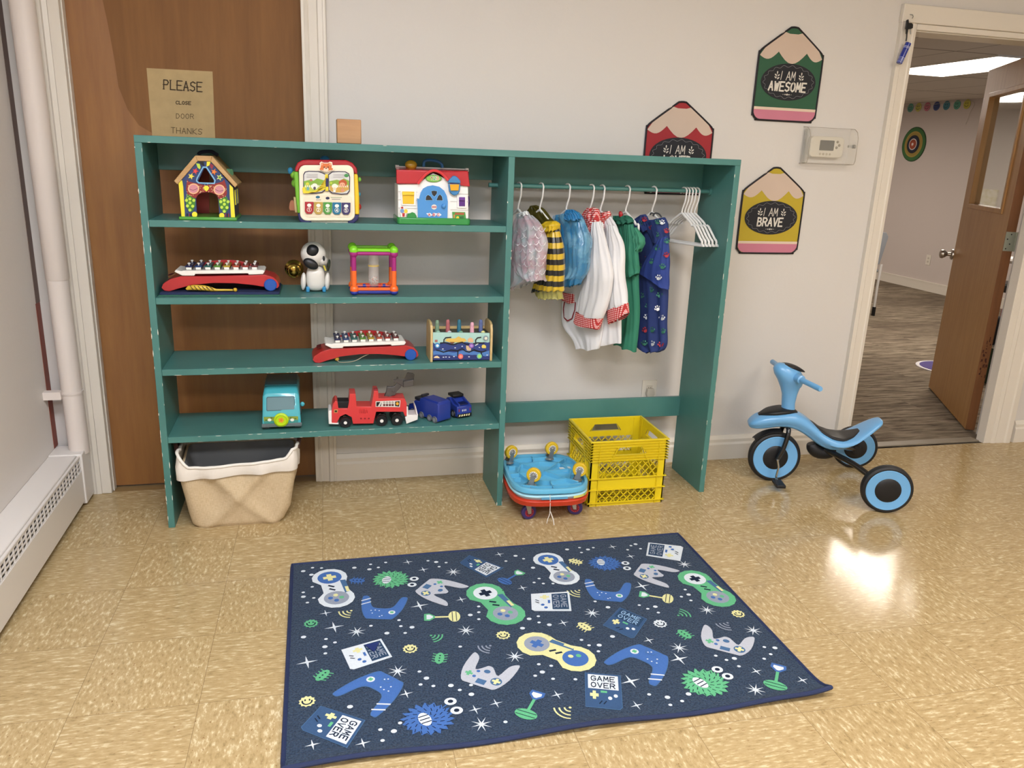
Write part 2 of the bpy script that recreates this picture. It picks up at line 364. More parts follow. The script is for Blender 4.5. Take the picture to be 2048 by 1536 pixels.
struct('ceiling', MB().box(-.56, XR + .1, YF - .1, .12, H1, H1 + .05, tile_ceiling()), smooth=0)
struct('ceiling_next_room', MB().box(1.4, 7.7, .12, 7.3, H2, H2 + .05, tile_ceiling()), smooth=0)
WN = wall_paint('c9bfb9', 'next_room_paint', .2, 60)
struct('wall_next_room_right', MB().box(7.6, 7.7, .12, 7.2, 0, H2, WN), smooth=0)
struct('wall_next_room_far', MB().box(1.4, 7.7, 7.2, 7.3, 0, H2, WN), smooth=0)
struct('wall_next_room_left', MB().box(2.9, 3.0, .12, 7.2, 0, H2, WN), smooth=0)
struct('baseboard_next_room', MB().box(7.583, 7.6, .12, 7.2, .004, .115, TRIM).box(7.58, 7.583, .12, 7.2, .1, .112, TRIM), smooth=0)
# baseboards of the main room: board, cove and cap
def base(name, x0, x1, y=0., h=.118):
    P = [(0, 0), (-.022, 0), (-.022, .075 * h / .118), (-.016, .085 * h / .118), (-.018, .1 * h / .118), (-.008, h), (0, h)]
    b = MB().prism([(x0, y + a, z) for a, z in P], (x1 - x0, 0, 0), TRIM); struct(name, b, smooth=30)
base('baseboard_back', .618, 3.03); base('baseboard_back_right', 4.135, XR)
# casings
def casing(name, x0, x1, z1, side):      # moulded upright casing, thick edge away from the opening
    P = [(0, 0), (0, -.022), (.25, -.022), (.32, -.017), (.75, -.013), (.82, -.016), (1, -.012), (1, 0)]
    pts = [((x0 + (x1 - x0) * (a if side > 0 else 1 - a)), y, 0) for a, y in P]
    struct(name, MB().prism(pts, (0, 0, z1), TRIM), smooth=20)
casing('trim_1', -.388, -.305, 2.1, 1); casing('trim_2', .542, .606, 2.1, -1)
casing('trim_3', 3.045, 3.128, 2.05, 1); casing('trim_4', 4.0, 4.115, 2.05, -1)
b = MB().box(3.041, 4.119, -.0235, -.0005, 1.985, 2.058, TRIM).box(3.129, 3.999, -.013, -.0005, 1.960, 1.985, TRIM); struct('trim_5', b, bevel=.003)
b = MB().box(-.391, .609, -.0235, -.0005, 2.012, 2.103, TRIM); struct('trim_6', b, bevel=.003)
# jambs
b = MB().box(-.305, -.268, -.012, .1, 0, 2.02, TRIM).box(-.268, -.262, .01, .045, 0, 2.02, TRIM).box(.53, .542, -.014, .1, 0, 2.02, TRIM).box(-.268, .53, .0, .1, 2.0, 2.02, TRIM); struct('trim_7', b, bevel=.002)
b = MB().box(3.11, 3.128, -.006, .13, 0, 1.975, TRIM).box(3.957, 4.029, -.0105, .042, 0, 1.955, TRIM).box(3.128, 4.029, .001, .13, 1.955, 1.974, TRIM); struct('trim_8', b, bevel=.002)
struct('trim_9', MB().box(3.129, 3.956, .02, .075, 0, .006, M('8a8070', .5)), smooth=0)
# low panel filling the bottom left of the back wall between casing and divider
struct('trim_10', MB().box(.606, .618, -.024, 0, 0, 1.9, TRIM), bevel=.002)
# brown slab door
DW = wood('86592f', '996a38', 'brown_door_veneer', 2, 16, .42); DW2 = wood('7a5533', '89613a', 'brown_door_worn_varnish', 2, 16, .6); DW2.node_tree.nodes['Principled BSDF'].inputs['Specular IOR Level'].default_value = .2
b = MB().box(-.266, .532, .046, .085, .008, 2.0, DW)
c5 = crop(0, 0, .4557)
edge_pts = [PY(u, v, .0455) for u, v in c5((450, 0), (470, 90), (500, 250), (520, 380), (560, 480), (610, 550), (660, 580), (720, 600), (850, 640))]
poly = [(p.x, .0455, p.z) for p in edge_pts] + [(.53, .0455, edge_pts[-1].z - .02), (.53, .0455, 1.95), (edge_pts[0].x, .0455, 1.95)]
b.face(poly, DW2)
d1 = struct('door_1', b, smooth=0)
BR = M('a5873f', .18, metal=1)
kb = PY(587, 543, .0); b = MB().lathe([(.001, 0), (.036, 0), (.036, .006), (.022, .012), (.012, .016), (.012, .034), (.022, .04), (.029, .052), (.027, .066), (.012, .072), (.001, .072)], (.472, .046, .9), (0, -1, 0), BR)
b.tube([(.472 + .02 * math.cos(a), -.027, .9 + .02 * math.sin(a)) for a in [i * math.pi / 8 for i in range(16)]], .002, BR, 6, True)
b.build('door_knob', d1)

# open oak door of the next room
DO, DD = Vector((4.012, .178, 0)), Vector((.482, .876, 0)).normalized(); DN = Vector((-DD.y, DD.x, 0))    # face seen from here has normal DN
OAK = wood('b2834c', 'c4985e', 'oak_door_veneer', 2, 20, .38); OAKE = wood('754a28', '8c5b34', 'oak_door_edge', 2, 20, .45)
def dp(a, z, t=0.): return DO + DD * a - DN * t + Vector((0, 0, z))
W2, T2, Z2 = .9, .045, 1.955
wa0, wa1 = (PP(2035, 175, DO, DN) - DO).dot(DD), (PP(1972, 195, DO, DN) - DO).dot(DD)
wz0, wz1 = PP(1940, 412, DO, DN).z, PP(2000, 185, DO, DN).z
wa0, wa1 = min(wa0, wa1) , max(wa0, wa1)
wa0 = .13; wa1 = (PP(1941, 400, DO, DN) - DO).dot(DD)
def dbox(mb, a0, a1, z0, z1, t0, t1, m): mb.obox(dp((a0 + a1) / 2, (z0 + z1) / 2, (t0 + t1) / 2), (DD, Vector((0, 0, 1)), DN), ((a1 - a0) / 2, (z1 - z0) / 2, abs(t1 - t0) / 2), m)
b = MB()
for a0, a1, z0, z1 in ((0, wa0, .012, Z2), (wa1, W2, .012, Z2), (wa0, wa1, .012, wz0), (wa0, wa1, wz1, Z2)): dbox(b, a0, a1, z0, z1, 0, T2, OAK)
dbox(b, -.002, 0, .012, Z2, .0, T2, OAKE)
for z, a, ww in ((.4, .0, .02), (.47, .005, .012), (.36, .01, .012)): pass
d2 = struct('door_2', b, smooth=0)
b = MB()
for a0, a1, z0, z1 in ((wa0 - .012, wa0 + .014, wz0 - .012, wz1 + .012), (wa1 - .014, wa1 + .012, wz0 - .012, wz1 + .012), (wa0, wa1, wz0 - .012, wz0 + .014), (wa0, wa1, wz1 - .014, wz1 + .012)): dbox(b, a0, a1, z0, z1, -.008, T2 + .008, OAK)
b.build('window_bead', d2, bevel=.003)
GLASS = M('eef4f2', .02, trans=1, var=0, ior=1.3)
b = MB(); dbox(b, wa0 + .01, wa1 - .01, wz0 + .01, wz1 - .01, T2 / 2 - .002, T2 / 2 + .002, GLASS); b.build('pane', d2, smooth=0)
kp = PP(1905, 509, DO, DN); ka = (kp - DO).dot(DD); NI = M('b9b1a6', .3, metal=1)
b = MB().lathe([(.001, 0), (.033, 0), (.031, .008), (.013, .012), (.011, .03), (.02, .042), (.028, .056), (.026, .068), (.014, .074), (.001, .074)], dp(ka, kp.z, 0), DN, NI); b.build('door_knob', d2)
hz0, hz1 = PP(2015, 505, DO, DN).z, PP(2015, 464, DO, DN).z
HGE = M('a9ad9c', .35, metal=.4)
b = MB(); dbox(b, -.0045, -.002, hz0, hz1, .001, T2 + .004, HGE); b.tube([dp(-.006, hz0, T2 + .006), dp(-.006, hz1, T2 + .006)], .0055, HGE, 10)
q0, q1 = dp(-.008, 0, T2 + .008), Vector((4.0, .0435, 0)); dd_ = (q1 - q0); b.obox((q0 + q1) / 2 + Vector((0, 0, (hz0 + hz1) / 2)), (dd_, (0, 0, 1), dd_.cross(Vector((0, 0, 1)))), (dd_.length / 2, (hz1 - hz0) / 2, .0012), HGE)
for k in range(4):
    zz = hz0 + (hz1 - hz0) * (.12 + .25 * k); b.lathe([(.001, 0), (.0035, 0), (.0035, .0006), (.001, .0006)], dp(-.0045, zz, .012 + .014 * (k % 2)), -DD, BLACK, 10)
b.build('hinge', d2, label='painted steel butt hinge')
b = MB()
for k in range(26): a = random.uniform(.004, .04); z = random.uniform(.3, .52); dbox(b, -.0035, -.002, z, z + random.uniform(.004, .02), a, a + random.uniform(.002, .008), M('4a2416', .7))
b.build('chipped_edge', d2, smooth=0)

# ------------------------------------------------------------ lamps in the ceilings
def ceiling_light(x, y, z, sx, sy, s, label):
    t = thing('ceiling_light', label, 'ceiling light', (x, y, z - .02), 'recessed ceiling lights')
    b = MB(); 
    for x0, x1, y0, y1 in ((x - sx / 2 - .02, x + sx / 2 + .02, y - sy / 2 - .02, y - sy / 2), (x - sx / 2 - .02, x + sx / 2 + .02, y + sy / 2, y + sy / 2 + .02), (x - sx / 2 - .02, x - sx / 2, y - sy / 2, y + sy / 2), (x + sx / 2, x + sx / 2 + .02, y - sy / 2, y + sy / 2)): b.box(x0, x1, y0, y1, z - .012, z, WHITE)
    b.build('frame', t, smooth=0); MB().box(x - sx / 2, x + sx / 2, y - sy / 2, y + sy / 2, z - .008, z - .001, s).build('diffuser', t, smooth=0)
E1 = emis('f2f6ff', LAMP); E1W = emis('fff5e8', LAMP * .62); E2 = emis('fff2e4', LAMP2)
for x, y, l in ((.55, -2.5, 'white panel light in the ceiling over the rug, outside the picture'), (3.0, -2.6, 'white panel light in the ceiling over the tricycle side, outside the picture'), (.55, -4.6, 'white panel light in the ceiling behind the camera on the left'), (3.0, -4.6, 'white panel light in the ceiling behind the camera on the right')):
    ceiling_light(x, y, H1, 1.2, .6, E1 if x < 2 else E1W, l)
ceiling_light(5.42, 2.24, H2, .6, 1.2, E2, 'glowing white panel light in the ceiling beyond the open doorway')
ceiling_light(5.42, 5.3, H2, .6, 1.2, E2, 'white panel light deeper in the next room ceiling, outside the picture')

# ------------------------------------------------------------ teal shelf unit
SW, SH_, SF, SB, TH = 2.16, 1.386, -.37, -.0895, .023
XD = 1.263; Z1, Z2s, Z3, Z4 = 1.118, .857, .604, .353
def chips(mb, x0, x1, z0, z1, n, y=SF):          # worn spots where white undercoat shows on the front edge
    for k in range(n):
        x = random.uniform(x0, x1); z = random.choice((z0, z1)) if z1 - z0 < .05 else random.uniform(z0, z1)
        if x1 - x0 < .05: x = random.choice((x0, x1))
        lx, lz = (random.uniform(.003, .018), random.uniform(.0008, .0025)) if z1 - z0 < .05 else (random.uniform(.0008, .002), random.uniform(.003, .02))
        P = [(x + lx * math.cos(a) * random.uniform(.5, 1), y - .0004, min(max(z + lz * math.sin(a) * random.uniform(.5, 1), z0), z1)) for a in [i * math.pi / 4 for i in range(8)]]
        mb.face(P, CHIP)
shelf = thing('shelving_unit', 'long teal painted wooden shelving unit with four shelves and a hanging bay', 'shelf', (SW / 2, SB, 0))
def board(name, x0, x1, y0, y1, z0, z1, ch=0):
    b = MB().box(x0, x1, y0, y1, z0, z1, TEAL)
    if ch: chips(b, x0 + .001, x1 - .001, z0 + .001, z1 - .001, ch, y0)
    return b.build(name, shelf, bevel=.0015, smooth=30)
board('side_panel', 0, TH, SF, SB, 0, SH_ - TH, 34)
board('side_panel', SW - TH, SW, SF, SB, 0, SH_ - TH, 22)
board('divider_panel', XD - TH, XD, SF, SB, 0, SH_ - TH, 20)
board('top_board', 0, SW, SF, SB, SH_ - TH, SH_, 5)
for z, n in ((Z1, 5), (Z2s, 8), (Z3, 34), (Z4, 40)): board('shelf_board', TH, XD - TH, SF + .002, SB, z - TH, z, n)
board('back_rail', TH, XD - TH, SB - .019, SB, 1.272, SH_ - TH); board('back_rail', XD, SW - TH, SB - .019, SB, 1.262, SH_ - TH); board('back_rail', XD, SW - TH, SB - .019, SB, .262, .352)
b = MB().tube([(XD - TH - .035, -.2, 1.257), (1.7, -.19, 1.257), (SW - TH, -.187, 1.257)], .0085, TEAL, 14); b.build('hanging_rod', shelf)
b = MB().lathe([(.001, 0), (.016, 0), (.016, .008), (.001, .008)], (SW - TH, -.187, 1.257), (-1, 0, 0), TEAL); b.build('rod_socket', shelf)

# wooden block on top of the shelf
BW = wood('a67c55', 'bd9468', 'pale_block_wood', 0, 20, .5)
o = MB().box(.64, .722, -.34, -.26, SH_, SH_ + .08, BW); o = o.build('wooden_block', bevel=.003); tag(o, 'square natural wooden block standing on top of the teal shelf', 'block')

# ------------------------------------------------------------ paper notice on the brown door
b = MB(); y0 = .044; PAP = M('b39b6f', .8, var=.12, scale=30)
cor = [(293, 136), (425, 143), (431, 290), (306, 290)]
P = [PY(u, v, y0) for u, v in cor]; b.prism(P, (0, .0012, 0), PAP); INK = M('3a2c1e', .8); INK2 = M('4e3e28', .8); f = fy(y0)
c1 = crop(250, 120, .2279)
def ct(s, p, q, hgt, wd, m, serif=0, tilt=.0):   # text between two crop points (lower left corners), height in pixels
    (a, b1), (c, d) = c1(p, q); n = len(s); adv = ((c - a) / n, (d - b1) / n); dtext(b, f, s, (a, b1), adv, (-.08 * hgt * 0, -hgt), m, wd, 1, .7, serif)
ct('PLEASE', (340, 255), (690, 280), 18.5, 2.3, INK, 1.9); ct('CLOSE', (447, 387), (585, 393), 6.2, 1.4, INK, .7); ct('DOOR', (450, 512), (615, 517), 9.5, .95, INK2, .5); ct('THANKS', (405, 640), (690, 655), 11, 1.0, INK2, .7)
for i, (q, w_) in enumerate([((395, 612), 12), ((470, 490), 8)]): pass
tag(b.build('paper_notice', smooth=0), 'tan paper notice asking to close the door, taped to the brown door', 'notice')

# ------------------------------------------------------------ pencil shaped wall signs
def pencil_sign(x0, z1, c, word, label, ln):
    b = MB(); wd, h = .306, .376; cx = x0 + wd / 2
    def o(k):   # outline, inset k
        P = [(cx - .03, z1 - .012 - k), (cx - .013, z1 - .002 - k), (cx + .013, z1 - .002 - k), (cx + .03, z1 - .012 - k), (x0 + wd - k - .022, z1 - .086), (x0 + wd - k - .005, z1 - .104), (x0 + wd - k, z1 - .122)] + [(x0 + wd - k - .035 * (1 - math.cos(a)), z1 - h + k + .035 * (1 - math.sin(a))) for a in [i * math.pi / 10 for i in range(6)]]
        P += [(x0 + k + .035 * (1 - math.sin(a)), z1 - h + k + .035 * (1 - math.cos(a))) for a in [i * math.pi / 10 for i in range(6)]] + [(x0 + k, z1 - .122), (x0 + k + .005, z1 - .104), (x0 + k + .022, z1 - .086)]
        return P
    b.prism([(x, -.001, z) for x, z in o(.003)], (0, -.005, 0), M(c, .75, bump=.2, bs=300))
    f = fw(-.006); FL = M('c9b5a4', .75)
    # bare wood scallops between tip and lead line
    def sx(t): return x0 + .004 + (wd - .008) * t
    pts = [(cx - .048, z1 - .02), (cx - .02, z1 - .028), (cx + .02, z1 - .028), (cx + .048, z1 - .02), (x0 + wd - .024, z1 - .09), (x0 + wd - .006, z1 - .118)]
    sc_ = []
    for t0, t1, dz in ((1, .74, .022), (.74, .29, .045), (.29, 0, .022)):
        for k in range(9):
            t = t0 + (t1 - t0) * k / 8; zz = z1 - .100 - dz * math.sin(math.pi * k / 8) - (.018 * (1 - k / 8) if t0 == 1 else (.018 * k / 8 if t1 == 0 else 0)); sc_.append((sx(t), zz))
    pts += sc_ + [(x0 + .024, z1 - .09)]
    dpoly(b, f, pts, FL, 1)
    dpoly(b, f, [(x0 + .003, z1 - .322), (x0 + wd - .003, z1 - .322), (x0 + wd - .003, z1 - .333), (x0 + .003, z1 - .333)], M('d9c4b0', .75), 1)
    PK = M('c47a8e', .75); R = .035; pk = [(x0 + .004, z1 - .333), (x0 + wd - .004, z1 - .333)] + [(x0 + wd - .004 - .035 * (1 - math.cos(a)), z1 - h + .004 + .035 * (1 - math.sin(a))) for a in [i * math.pi / 10 for i in range(6)]] + [(x0 + .004 + .035 * (1 - math.sin(a)), z1 - h + .004 + .035 * (1 - math.cos(a))) for a in [i * math.pi / 10 for i in range(6)]]
    dpoly(b, f, pk, PK, 1)
    oc = (cx, z1 - .218); dell(b, f, oc[0], oc[1], .131, .074, M('1f2026', .7), 2, 40)
    zig = [(oc[0] + (.117 + .005 * math.sin(18 * q)) * math.cos(q), oc[1] + (.063 + .004 * math.sin(18 * q)) * math.sin(q)) for q in [i * math.pi / 60 for i in range(121)]]
    dstroke(b, f, zig, .0011, M('8a888c', .7), 3, False)
    LW = M('d9d4ca', .7)
    dtext(b, f, 'I', (oc[0] - .05, oc[1] + .008), (.03, 0), (.004, .034), LW, .0028, 4); dtext(b, f, 'AM', (oc[0] - .014, oc[1] + .008), (.023, 0), (.002, .034), LW, .003, 4, .8)
    n = len(word); tw = .0255 * n
    dtext(b, f, word, (oc[0] - tw / 2 - .002, oc[1] - .036), (.0262, 0), (.002, .035), LW, .0066, 4, .72)
    for sgn in (-1, 1):
        bx = oc[0] + sgn * .058; dstroke(b, f, [(bx - sgn * .004, oc[1] + .008), (bx + sgn * .002, oc[1] + .02), (bx, oc[1] + .036)], .0014, LW, 4)
        for k, (dx, dz) in enumerate(((-.009, .016), (.009, .014), (-.009, .026), (.009, .025), (0, .036))): dell(b, f, bx + dx * .8, oc[1] + dz, .0056, .0026, LW, 4, 10, rot=.7 if dx > 0 else (-.7 if dx < 0 else 1.57))
    for k in range(-3, 4): dell(b, f, oc[0] + k * .0095, oc[1] - .05, .0038 - abs(k) * .0011, .0038 - abs(k) * .0011, LW, 4, 12)
    s = b.build('pencil_sign', smooth=0); tag(s, label, 'wall sign', 'pencil signs with black borders')
    e = MB().tube(smooth_path([(x, -.005, z) for x, z in o(.001)], 3, True), .0042, M('17121a', .6), 8, True); e.build('border', s, label='black stitched border')
pencil_sign(2.388, 1.931, '2f5a41', 'AWESOME', 'green pencil wall sign reading I AM AWESOME', 1)
pencil_sign(2.387, 1.362, 'b7a12e', 'BRAVE', 'yellow pencil wall sign reading I AM BRAVE', 1)
pencil_sign(1.91, 1.611, '9c2a30', 'LOVED', 'red pencil wall sign reading I AM LOVED, half behind the shelf', 1)

# ------------------------------------------------------------ thermostat in a clear locked box
t = thing('thermostat', 'white wall thermostat inside a clear locked plastic guard', 'thermostat', (2.76, 0, 1.455))
f = fw(-.028)
b = MB().prism([(x, 0, z) for x, z in rrect(2.675, 2.842, 1.412, 1.5, .018)], (0, -.028, 0), M('d8d2c2', .4)); th = b.build('housing', t, bevel=.003)
b = MB(); dpoly(b, f, rrect(2.72, 2.792, 1.441, 1.484, .003), M('45443a', .3), 1)
b.build('display', t, smooth=0, label='dark grey display')
for k in range(4): b = MB().lathe([(.001, 0), (.005, 0), (.0045, .002), (.001, .002)], (2.728 + k * .0165, -.028, 1.426), (0, -1, 0), M('b8ae98', .5), 14); b.build('button', t)
for x, z in ((2.808, 1.479), (2.818, 1.465), (2.806, 1.455)): b = MB().lathe([(.001, 0), (.006, 0), (.005, .003), (.001, .003)], (x, -.028, z), (0, -1, 0), M('8f8674', .5), 14); b.build('button', t)
CL = M('dcdad2', .04, trans=.0, alpha=.22, var=0, spec=.9, coat=1)
b = MB(); P = [(0, 1.383), (-.055, 1.386), (-.062, 1.40), (-.062, 1.495), (-.05, 1.522), (-.03, 1.535), (0, 1.537)]
V = [[Vector((x, y, z)) for y, z in P] for x in (2.648, 2.885)]; b.loft(V, CL, caps=False, closed=False)
b.face(V[0], CL).face(V[1], CL); 
ED = M('a89f90', .1, alpha=.6, var=0)
for x in (2.648, 2.885): b.tube([(x, y, z) for y, z in P], .0012, ED, 6)
for y, z in (P[1], P[0], P[-1]): b.tube([(2.648, y, z), (2.885, y, z)], .001, ED, 6)
for k in range(3): b.box(2.652, 2.672, -.004 - .012 * k, -.002 - .012 * k, 1.386, 1.53, CL)
b.build('clear_guard', t, smooth=50)
b = MB().lathe([(.001, 0), (.008, 0), (.008, .012), (.006, .016), (.001, .016)], (2.868, -.055, 1.462), (0, -1, 0), STEEL, 16).box(2.845, 2.866, -.06, -.05, 1.457, 1.467, STEEL); b.build('lock', t)

# ------------------------------------------------------------ outlets
def outlet(name, o, ux, n, label, plug):
    o = Vector(o); ux = Vector(ux); n = Vector(n); uz = Vector((0, 0, 1)); t = thing(name, label, 'outlet', o)
    b = MB().obox(o + n * .003, (ux, uz, n), (.036, .058, .003), M('dcd6ca', .4)); b.build('plate', t, bevel=.002)
    for s in (-1, 1):
        b = MB().obox(o + n * .0065 + uz * .02 * s, (ux, uz, n), (.014, .013, .0012), M('c8c1b3', .4))
        for q in (-.005, .005): b.obox(o + n * .0078 + uz * (.02 * s + .002) + ux * q, (ux, uz, n), (.0012, .004, .0004), BLACK)
        b.build('socket', t, bevel=.001)
    if plug: b = MB().prism([o + n * .007 + ux * x + uz * z for x, z in ((-.016, .022), (.016, .022), (.02, -.004), (.012, -.022), (-.012, -.022), (-.02, -.004))], n * .022, M('b5aea0', .4)); b.build('safety_cap', t, bevel=.003)
outlet('wall_outlet', (2.028, 0, .345), (1, 0, 0), (0, -1, 0), 'white wall outlet with a plug cover behind the hanging bay', True)
outlet('wall_outlet', (7.6, 4.753, .363), (0, 1, 0), (-1, 0, 0), 'white duplex outlet on the wall beyond the doorway', False)

# ------------------------------------------------------------ keys hanging on the casing
t = thing('key_ring', 'black keys and a blue fob hanging on the doorway casing', 'keys', (3.075, -.02, 2.0))
b = MB().tube([(3.075, -.014, 2.018), (3.075, -.04, 2.012), (3.075, -.045, 2.004), (3.075, -.04, 1.998)], .002, STEEL, 8); b.build('hook', t)
k8 = crop(1780, 20, .078125)
b = MB(); b.prism([PY(u, v, -.045) for u, v in k8((440, 260), (480, 235), (485, 330), (560, 330), (595, 370), (590, 460), (540, 490), (500, 490), (470, 500), (455, 610), (425, 610), (430, 500), (410, 470), (425, 400))], (0, .008, 0), BLACK); b.build('key_head', t, bevel=.001)
b = MB().prism([PY(u, v, -.045) for u, v in k8((510, 490), (545, 490), (545, 610), (528, 625), (515, 570))], (0, .003, 0), STEEL); b.build('key_blade', t)
p0, p1, p2, p3 = [PY(u, v, -.045) for u, v in k8((432, 600), (410, 800), (475, 840), (230, 1370))]
b = MB().tube([p0, (p0 + p1) / 2 + Vector((.001, 0, 0)), p1], .003, BLACK, 8); b.build('strap', t)
BL = M('1b2f8e', .2, coat=.6); b = MB().tube([p2, p2 + (p3 - p2) * .02, p2 + (p3 - p2) * .98, p3], [.009, .0125, .0125, .011], BL, 20)
ax = (p3 - p2).normalized()
for q in (.18, .22, .26, .72, .78, .84, .9, .95): b.tube([p2 + (p3 - p2) * q, p2 + (p3 - p2) * (q + .012)], .0128, M('c4cbe8', .3), 20)
b.build('fob', t, label='blue cylindrical fob')

# ------------------------------------------------------------ smile garland and target in the next room
def on_far(c, m=0): return lambda a, b_, l=0: Vector((7.594 - .002 * l - m, a, b_))
YS = [5.49, 5.355, 5.21, 5.06, 4.905, 4.745, 4.60]; CS = ['5d9c90', 'c6c26a', 'c87b8e', '4a5a94', '4d8a9c', '62a592', 'c9c55c']
TT = ['teal smiley disc at the left end of the garland', 'first yellow smiley disc of the garland', 'pink smiley disc of the garland', 'dark blue smiley disc of the garland', 'steel blue smiley disc of the garland', 'green smiley disc of the garland, right of the steel blue one', 'yellow smiley disc at the open door end of the garland']
for y, c, l in zip(YS, CS, TT):
    b = MB(); b.lathe([(.001, 0), (.05, 0), (.05, .003), (.001, .003)], (7.598, y, 2.098), (-1, 0, 0), M(c, .7), 24); f = on_far(0); INKD = M('3c4a4a', .7)
    for s in (-1, 1): dell(b, f, y + .014 * s, 2.108, .005, .008, INKD, 1, 10)
    dstroke(b, f, [(y + .028 * math.cos(q), 2.098 + .026 * math.sin(q)) for q in [math.radians(200 + 14 * k) for k in range(11)]], .005, INKD, 1)
    tag(b.build('smiley_cutout', smooth=0), l, 'decoration', 'smiley garland along the far wall')
b = MB().tube(smooth_path([(7.592, 6.2, 2.13), (7.592, 5.3, 2.115), (7.592, 4.55, 2.13), (7.592, 4.53, 2.0), (7.592, 4.56, 1.88)], 5), .002, M('b8b2a4', .8), 5); tag(b.build('garland_string'), 'thin string of the smiley garland with a loose hanging end', 'string')
b = MB(); f = on_far(0); cy, cz = 5.325, 1.675; b.lathe([(.001, 0), (.2, 0), (.2, .004), (.001, .004)], (7.598, cy, cz), (-1, 0, 0), M('27492b', .7), 40)
for i, (r, c) in enumerate(((.19, '3d6b3a'), (.15, 'a88f45'), (.135, '9a8440'), (.105, '22242e'), (.09, '26283a'), (.066, 'd8d0cc'), (.056, '9a4a34'), (.03, 'b05a42'), (.016, 'e0d8d4'))): dell(b, f, cy, cz, r, r, M(c, .7), i + 1, 36)
tag(b.build('target_poster', smooth=0), 'round target poster with green, gold and red rings on the far wall', 'poster')
# coat end and folding chair just past the door jamb, far in the next room
t = thing('folding_chair', 'grey and white chair just inside the doorway, cut off by the frame', 'chair', (5.55, 3.45, .004)); GY = M('8b8f94', .4); MW = M('d6d4d0', .3)
b = MB().prism([(5.78, 3.3, .50), (5.83, 3.3, .76), (5.80, 3.3, .80), (5.42, 3.3, .80), (5.42, 3.3, .52)], (0, .02, 0), GY); b.build('backrest', t, bevel=.004)
b = MB().box(5.42, 5.8, 3.32, 3.7, .42, .45, GY); b.build('seat', t, bevel=.01)
for x, y in ((5.8, 3.3), (5.42, 3.3), (5.8, 3.68), (5.42, 3.68)):
    l = MB().tube([(x, y, .5 if y < 3.4 else .42), (x - .005, y, .3), (x, y, .02)], .012, MW, 8).build('leg', t); MB().tube([(x, y, .004), (x, y, .09)], .018, BLACK, 10).build('rubber_foot', l)
b = MB().prism([(6.66, 4.98, z) for z in (.75,)] + [(6.90, 4.98, .75), (6.90, 4.98, 1.02), (6.70, 4.98, 1.0)], (0, .1, 0), BLACK)
# things seen through the gap behind the open door
t = thing('toy_cabinet', 'dark green cabinet behind the open door', 'cabinet', (5.2, 1.1, .004)); GN = M('1d3a24', .5)
MB().box(4.94, 5.6, 1.0, 1.15, .004, .25, GN).build('body', t, bevel=.004); MB().box(4.93, 5.62, .99, 1.16, .25, .262, M('cfc8bc', .4)).build('top', t, bevel=.003)
b = MB().ell((4.975, 1.07, .36), (.045, .06, .1), M('15161c', .6), p=.8); tag(b.build('cloth_bag'), 'dark cloth bag on the green cabinet behind the open door', 'bag')
b = MB().box(5.06, 5.25, 1.02, 1.13, .262, .5, M('7e2a38', .6)); tag(b.build('storage_box', bevel=.01), 'dark red box on the cabinet behind the open door', 'box')
t = thing('office_chair', 'dark chair with a white arm seen in the gap behind the open door', 'chair', (6.0, 1.9, .004))
MB().box(5.95, 6.35, 1.75, 1.8, .55, 1.0, BLACK).build('backrest', t, bevel=.015); MB().box(5.95, 6.4, 1.8, 2.2, .45, .52, BLACK).build('seat', t, bevel=.015)
MB().tube([(6.15, 2.0, .03), (6.15, 2.0, .45)], .03, MW, 12).build('stem', t); MB().lathe([(.001, 0), (.22, 0), (.2, .03), (.03, .05), (.001, .05)], (6.15, 2.0, .004), (0, 0, 1), MW).build('base', t)
MB().tube([(5.95, 1.8, .6), (5.95, 1.95, .72), (5.95, 2.15, .7)], .03, MW, 10).build('armrest', t)
b = MB().lathe([(.001, 0), (.2, 0), (.2, .006), (.001, .006)], (4.975, 1.41, .004), (0, 0, 1), M('e4e2e6', .6), 40); b.lathe([(.001, 0), (.175, 0), (.175, .002), (.001, .002)], (4.975, 1.41, .0102), (0, 0, 1), M('4d3f86', .6), 40)
tag(b.build('floor_marker', smooth=30), 'round purple floor marker with white edge by the open door', 'floor marker')
o = MB().box(7.585, 7.6, 3.93, 4.16, 1.03, 1.21, sheer('d8cfa4', 1.2, 'reflection_pattern', 'efece2')).build('reflection_panel'); tag(o, 'pale yellow leaf patterned panel on the far wall, standing in for a reflection in the door window', 'stand-in panel')  # added panel, imitates patterned chair cloth reflected in the door glass

# ------------------------------------------------------------ pipe, heater
t = thing('riser_pipe', 'white painted riser pipe in the corner above the heater', 'pipe', (-.36, -.06, .21)); PW = wall_paint('ddd3cc', 'pipe_paint', .25, 40)
px = lambda z: -.352 - .008 * z
MB().tube([(px(z), -.062, z) for z in (.2, .5, .88)], .036, PW, 24).build('lower_section', t); MB().tube([(px(z) + .001, -.062, z) for z in (.87, .875, 1.5, 2.62)], [.036, .039, .039, .039], PW, 24).build('insulation_sleeve', t)
b = MB().lathe([(.0355, 0), (.039, 0), (.039, .01), (.0355, .01)], (px(.44), -.062, .44), (0, 0, 1), PW).box(-.445, -.385, -.1, -.07, .425, .455, PW); b.build('clamp', t)
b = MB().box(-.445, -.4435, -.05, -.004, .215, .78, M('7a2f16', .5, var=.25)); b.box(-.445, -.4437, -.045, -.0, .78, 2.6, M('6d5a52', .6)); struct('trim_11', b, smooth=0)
t = thing('baseboard_heater', 'white metal baseboard heater with slotted grille along the left wall', 'heater', (-.39, -1.5, 0)); HP = wall_paint('e0dbd6', 'heater_enamel', .08, 30); HP.node_tree.nodes['Principled BSDF'].inputs['Roughness'].default_value = .35
hx0, hx1, hy0, hy1 = -.445, -.335, -3.2, -.128
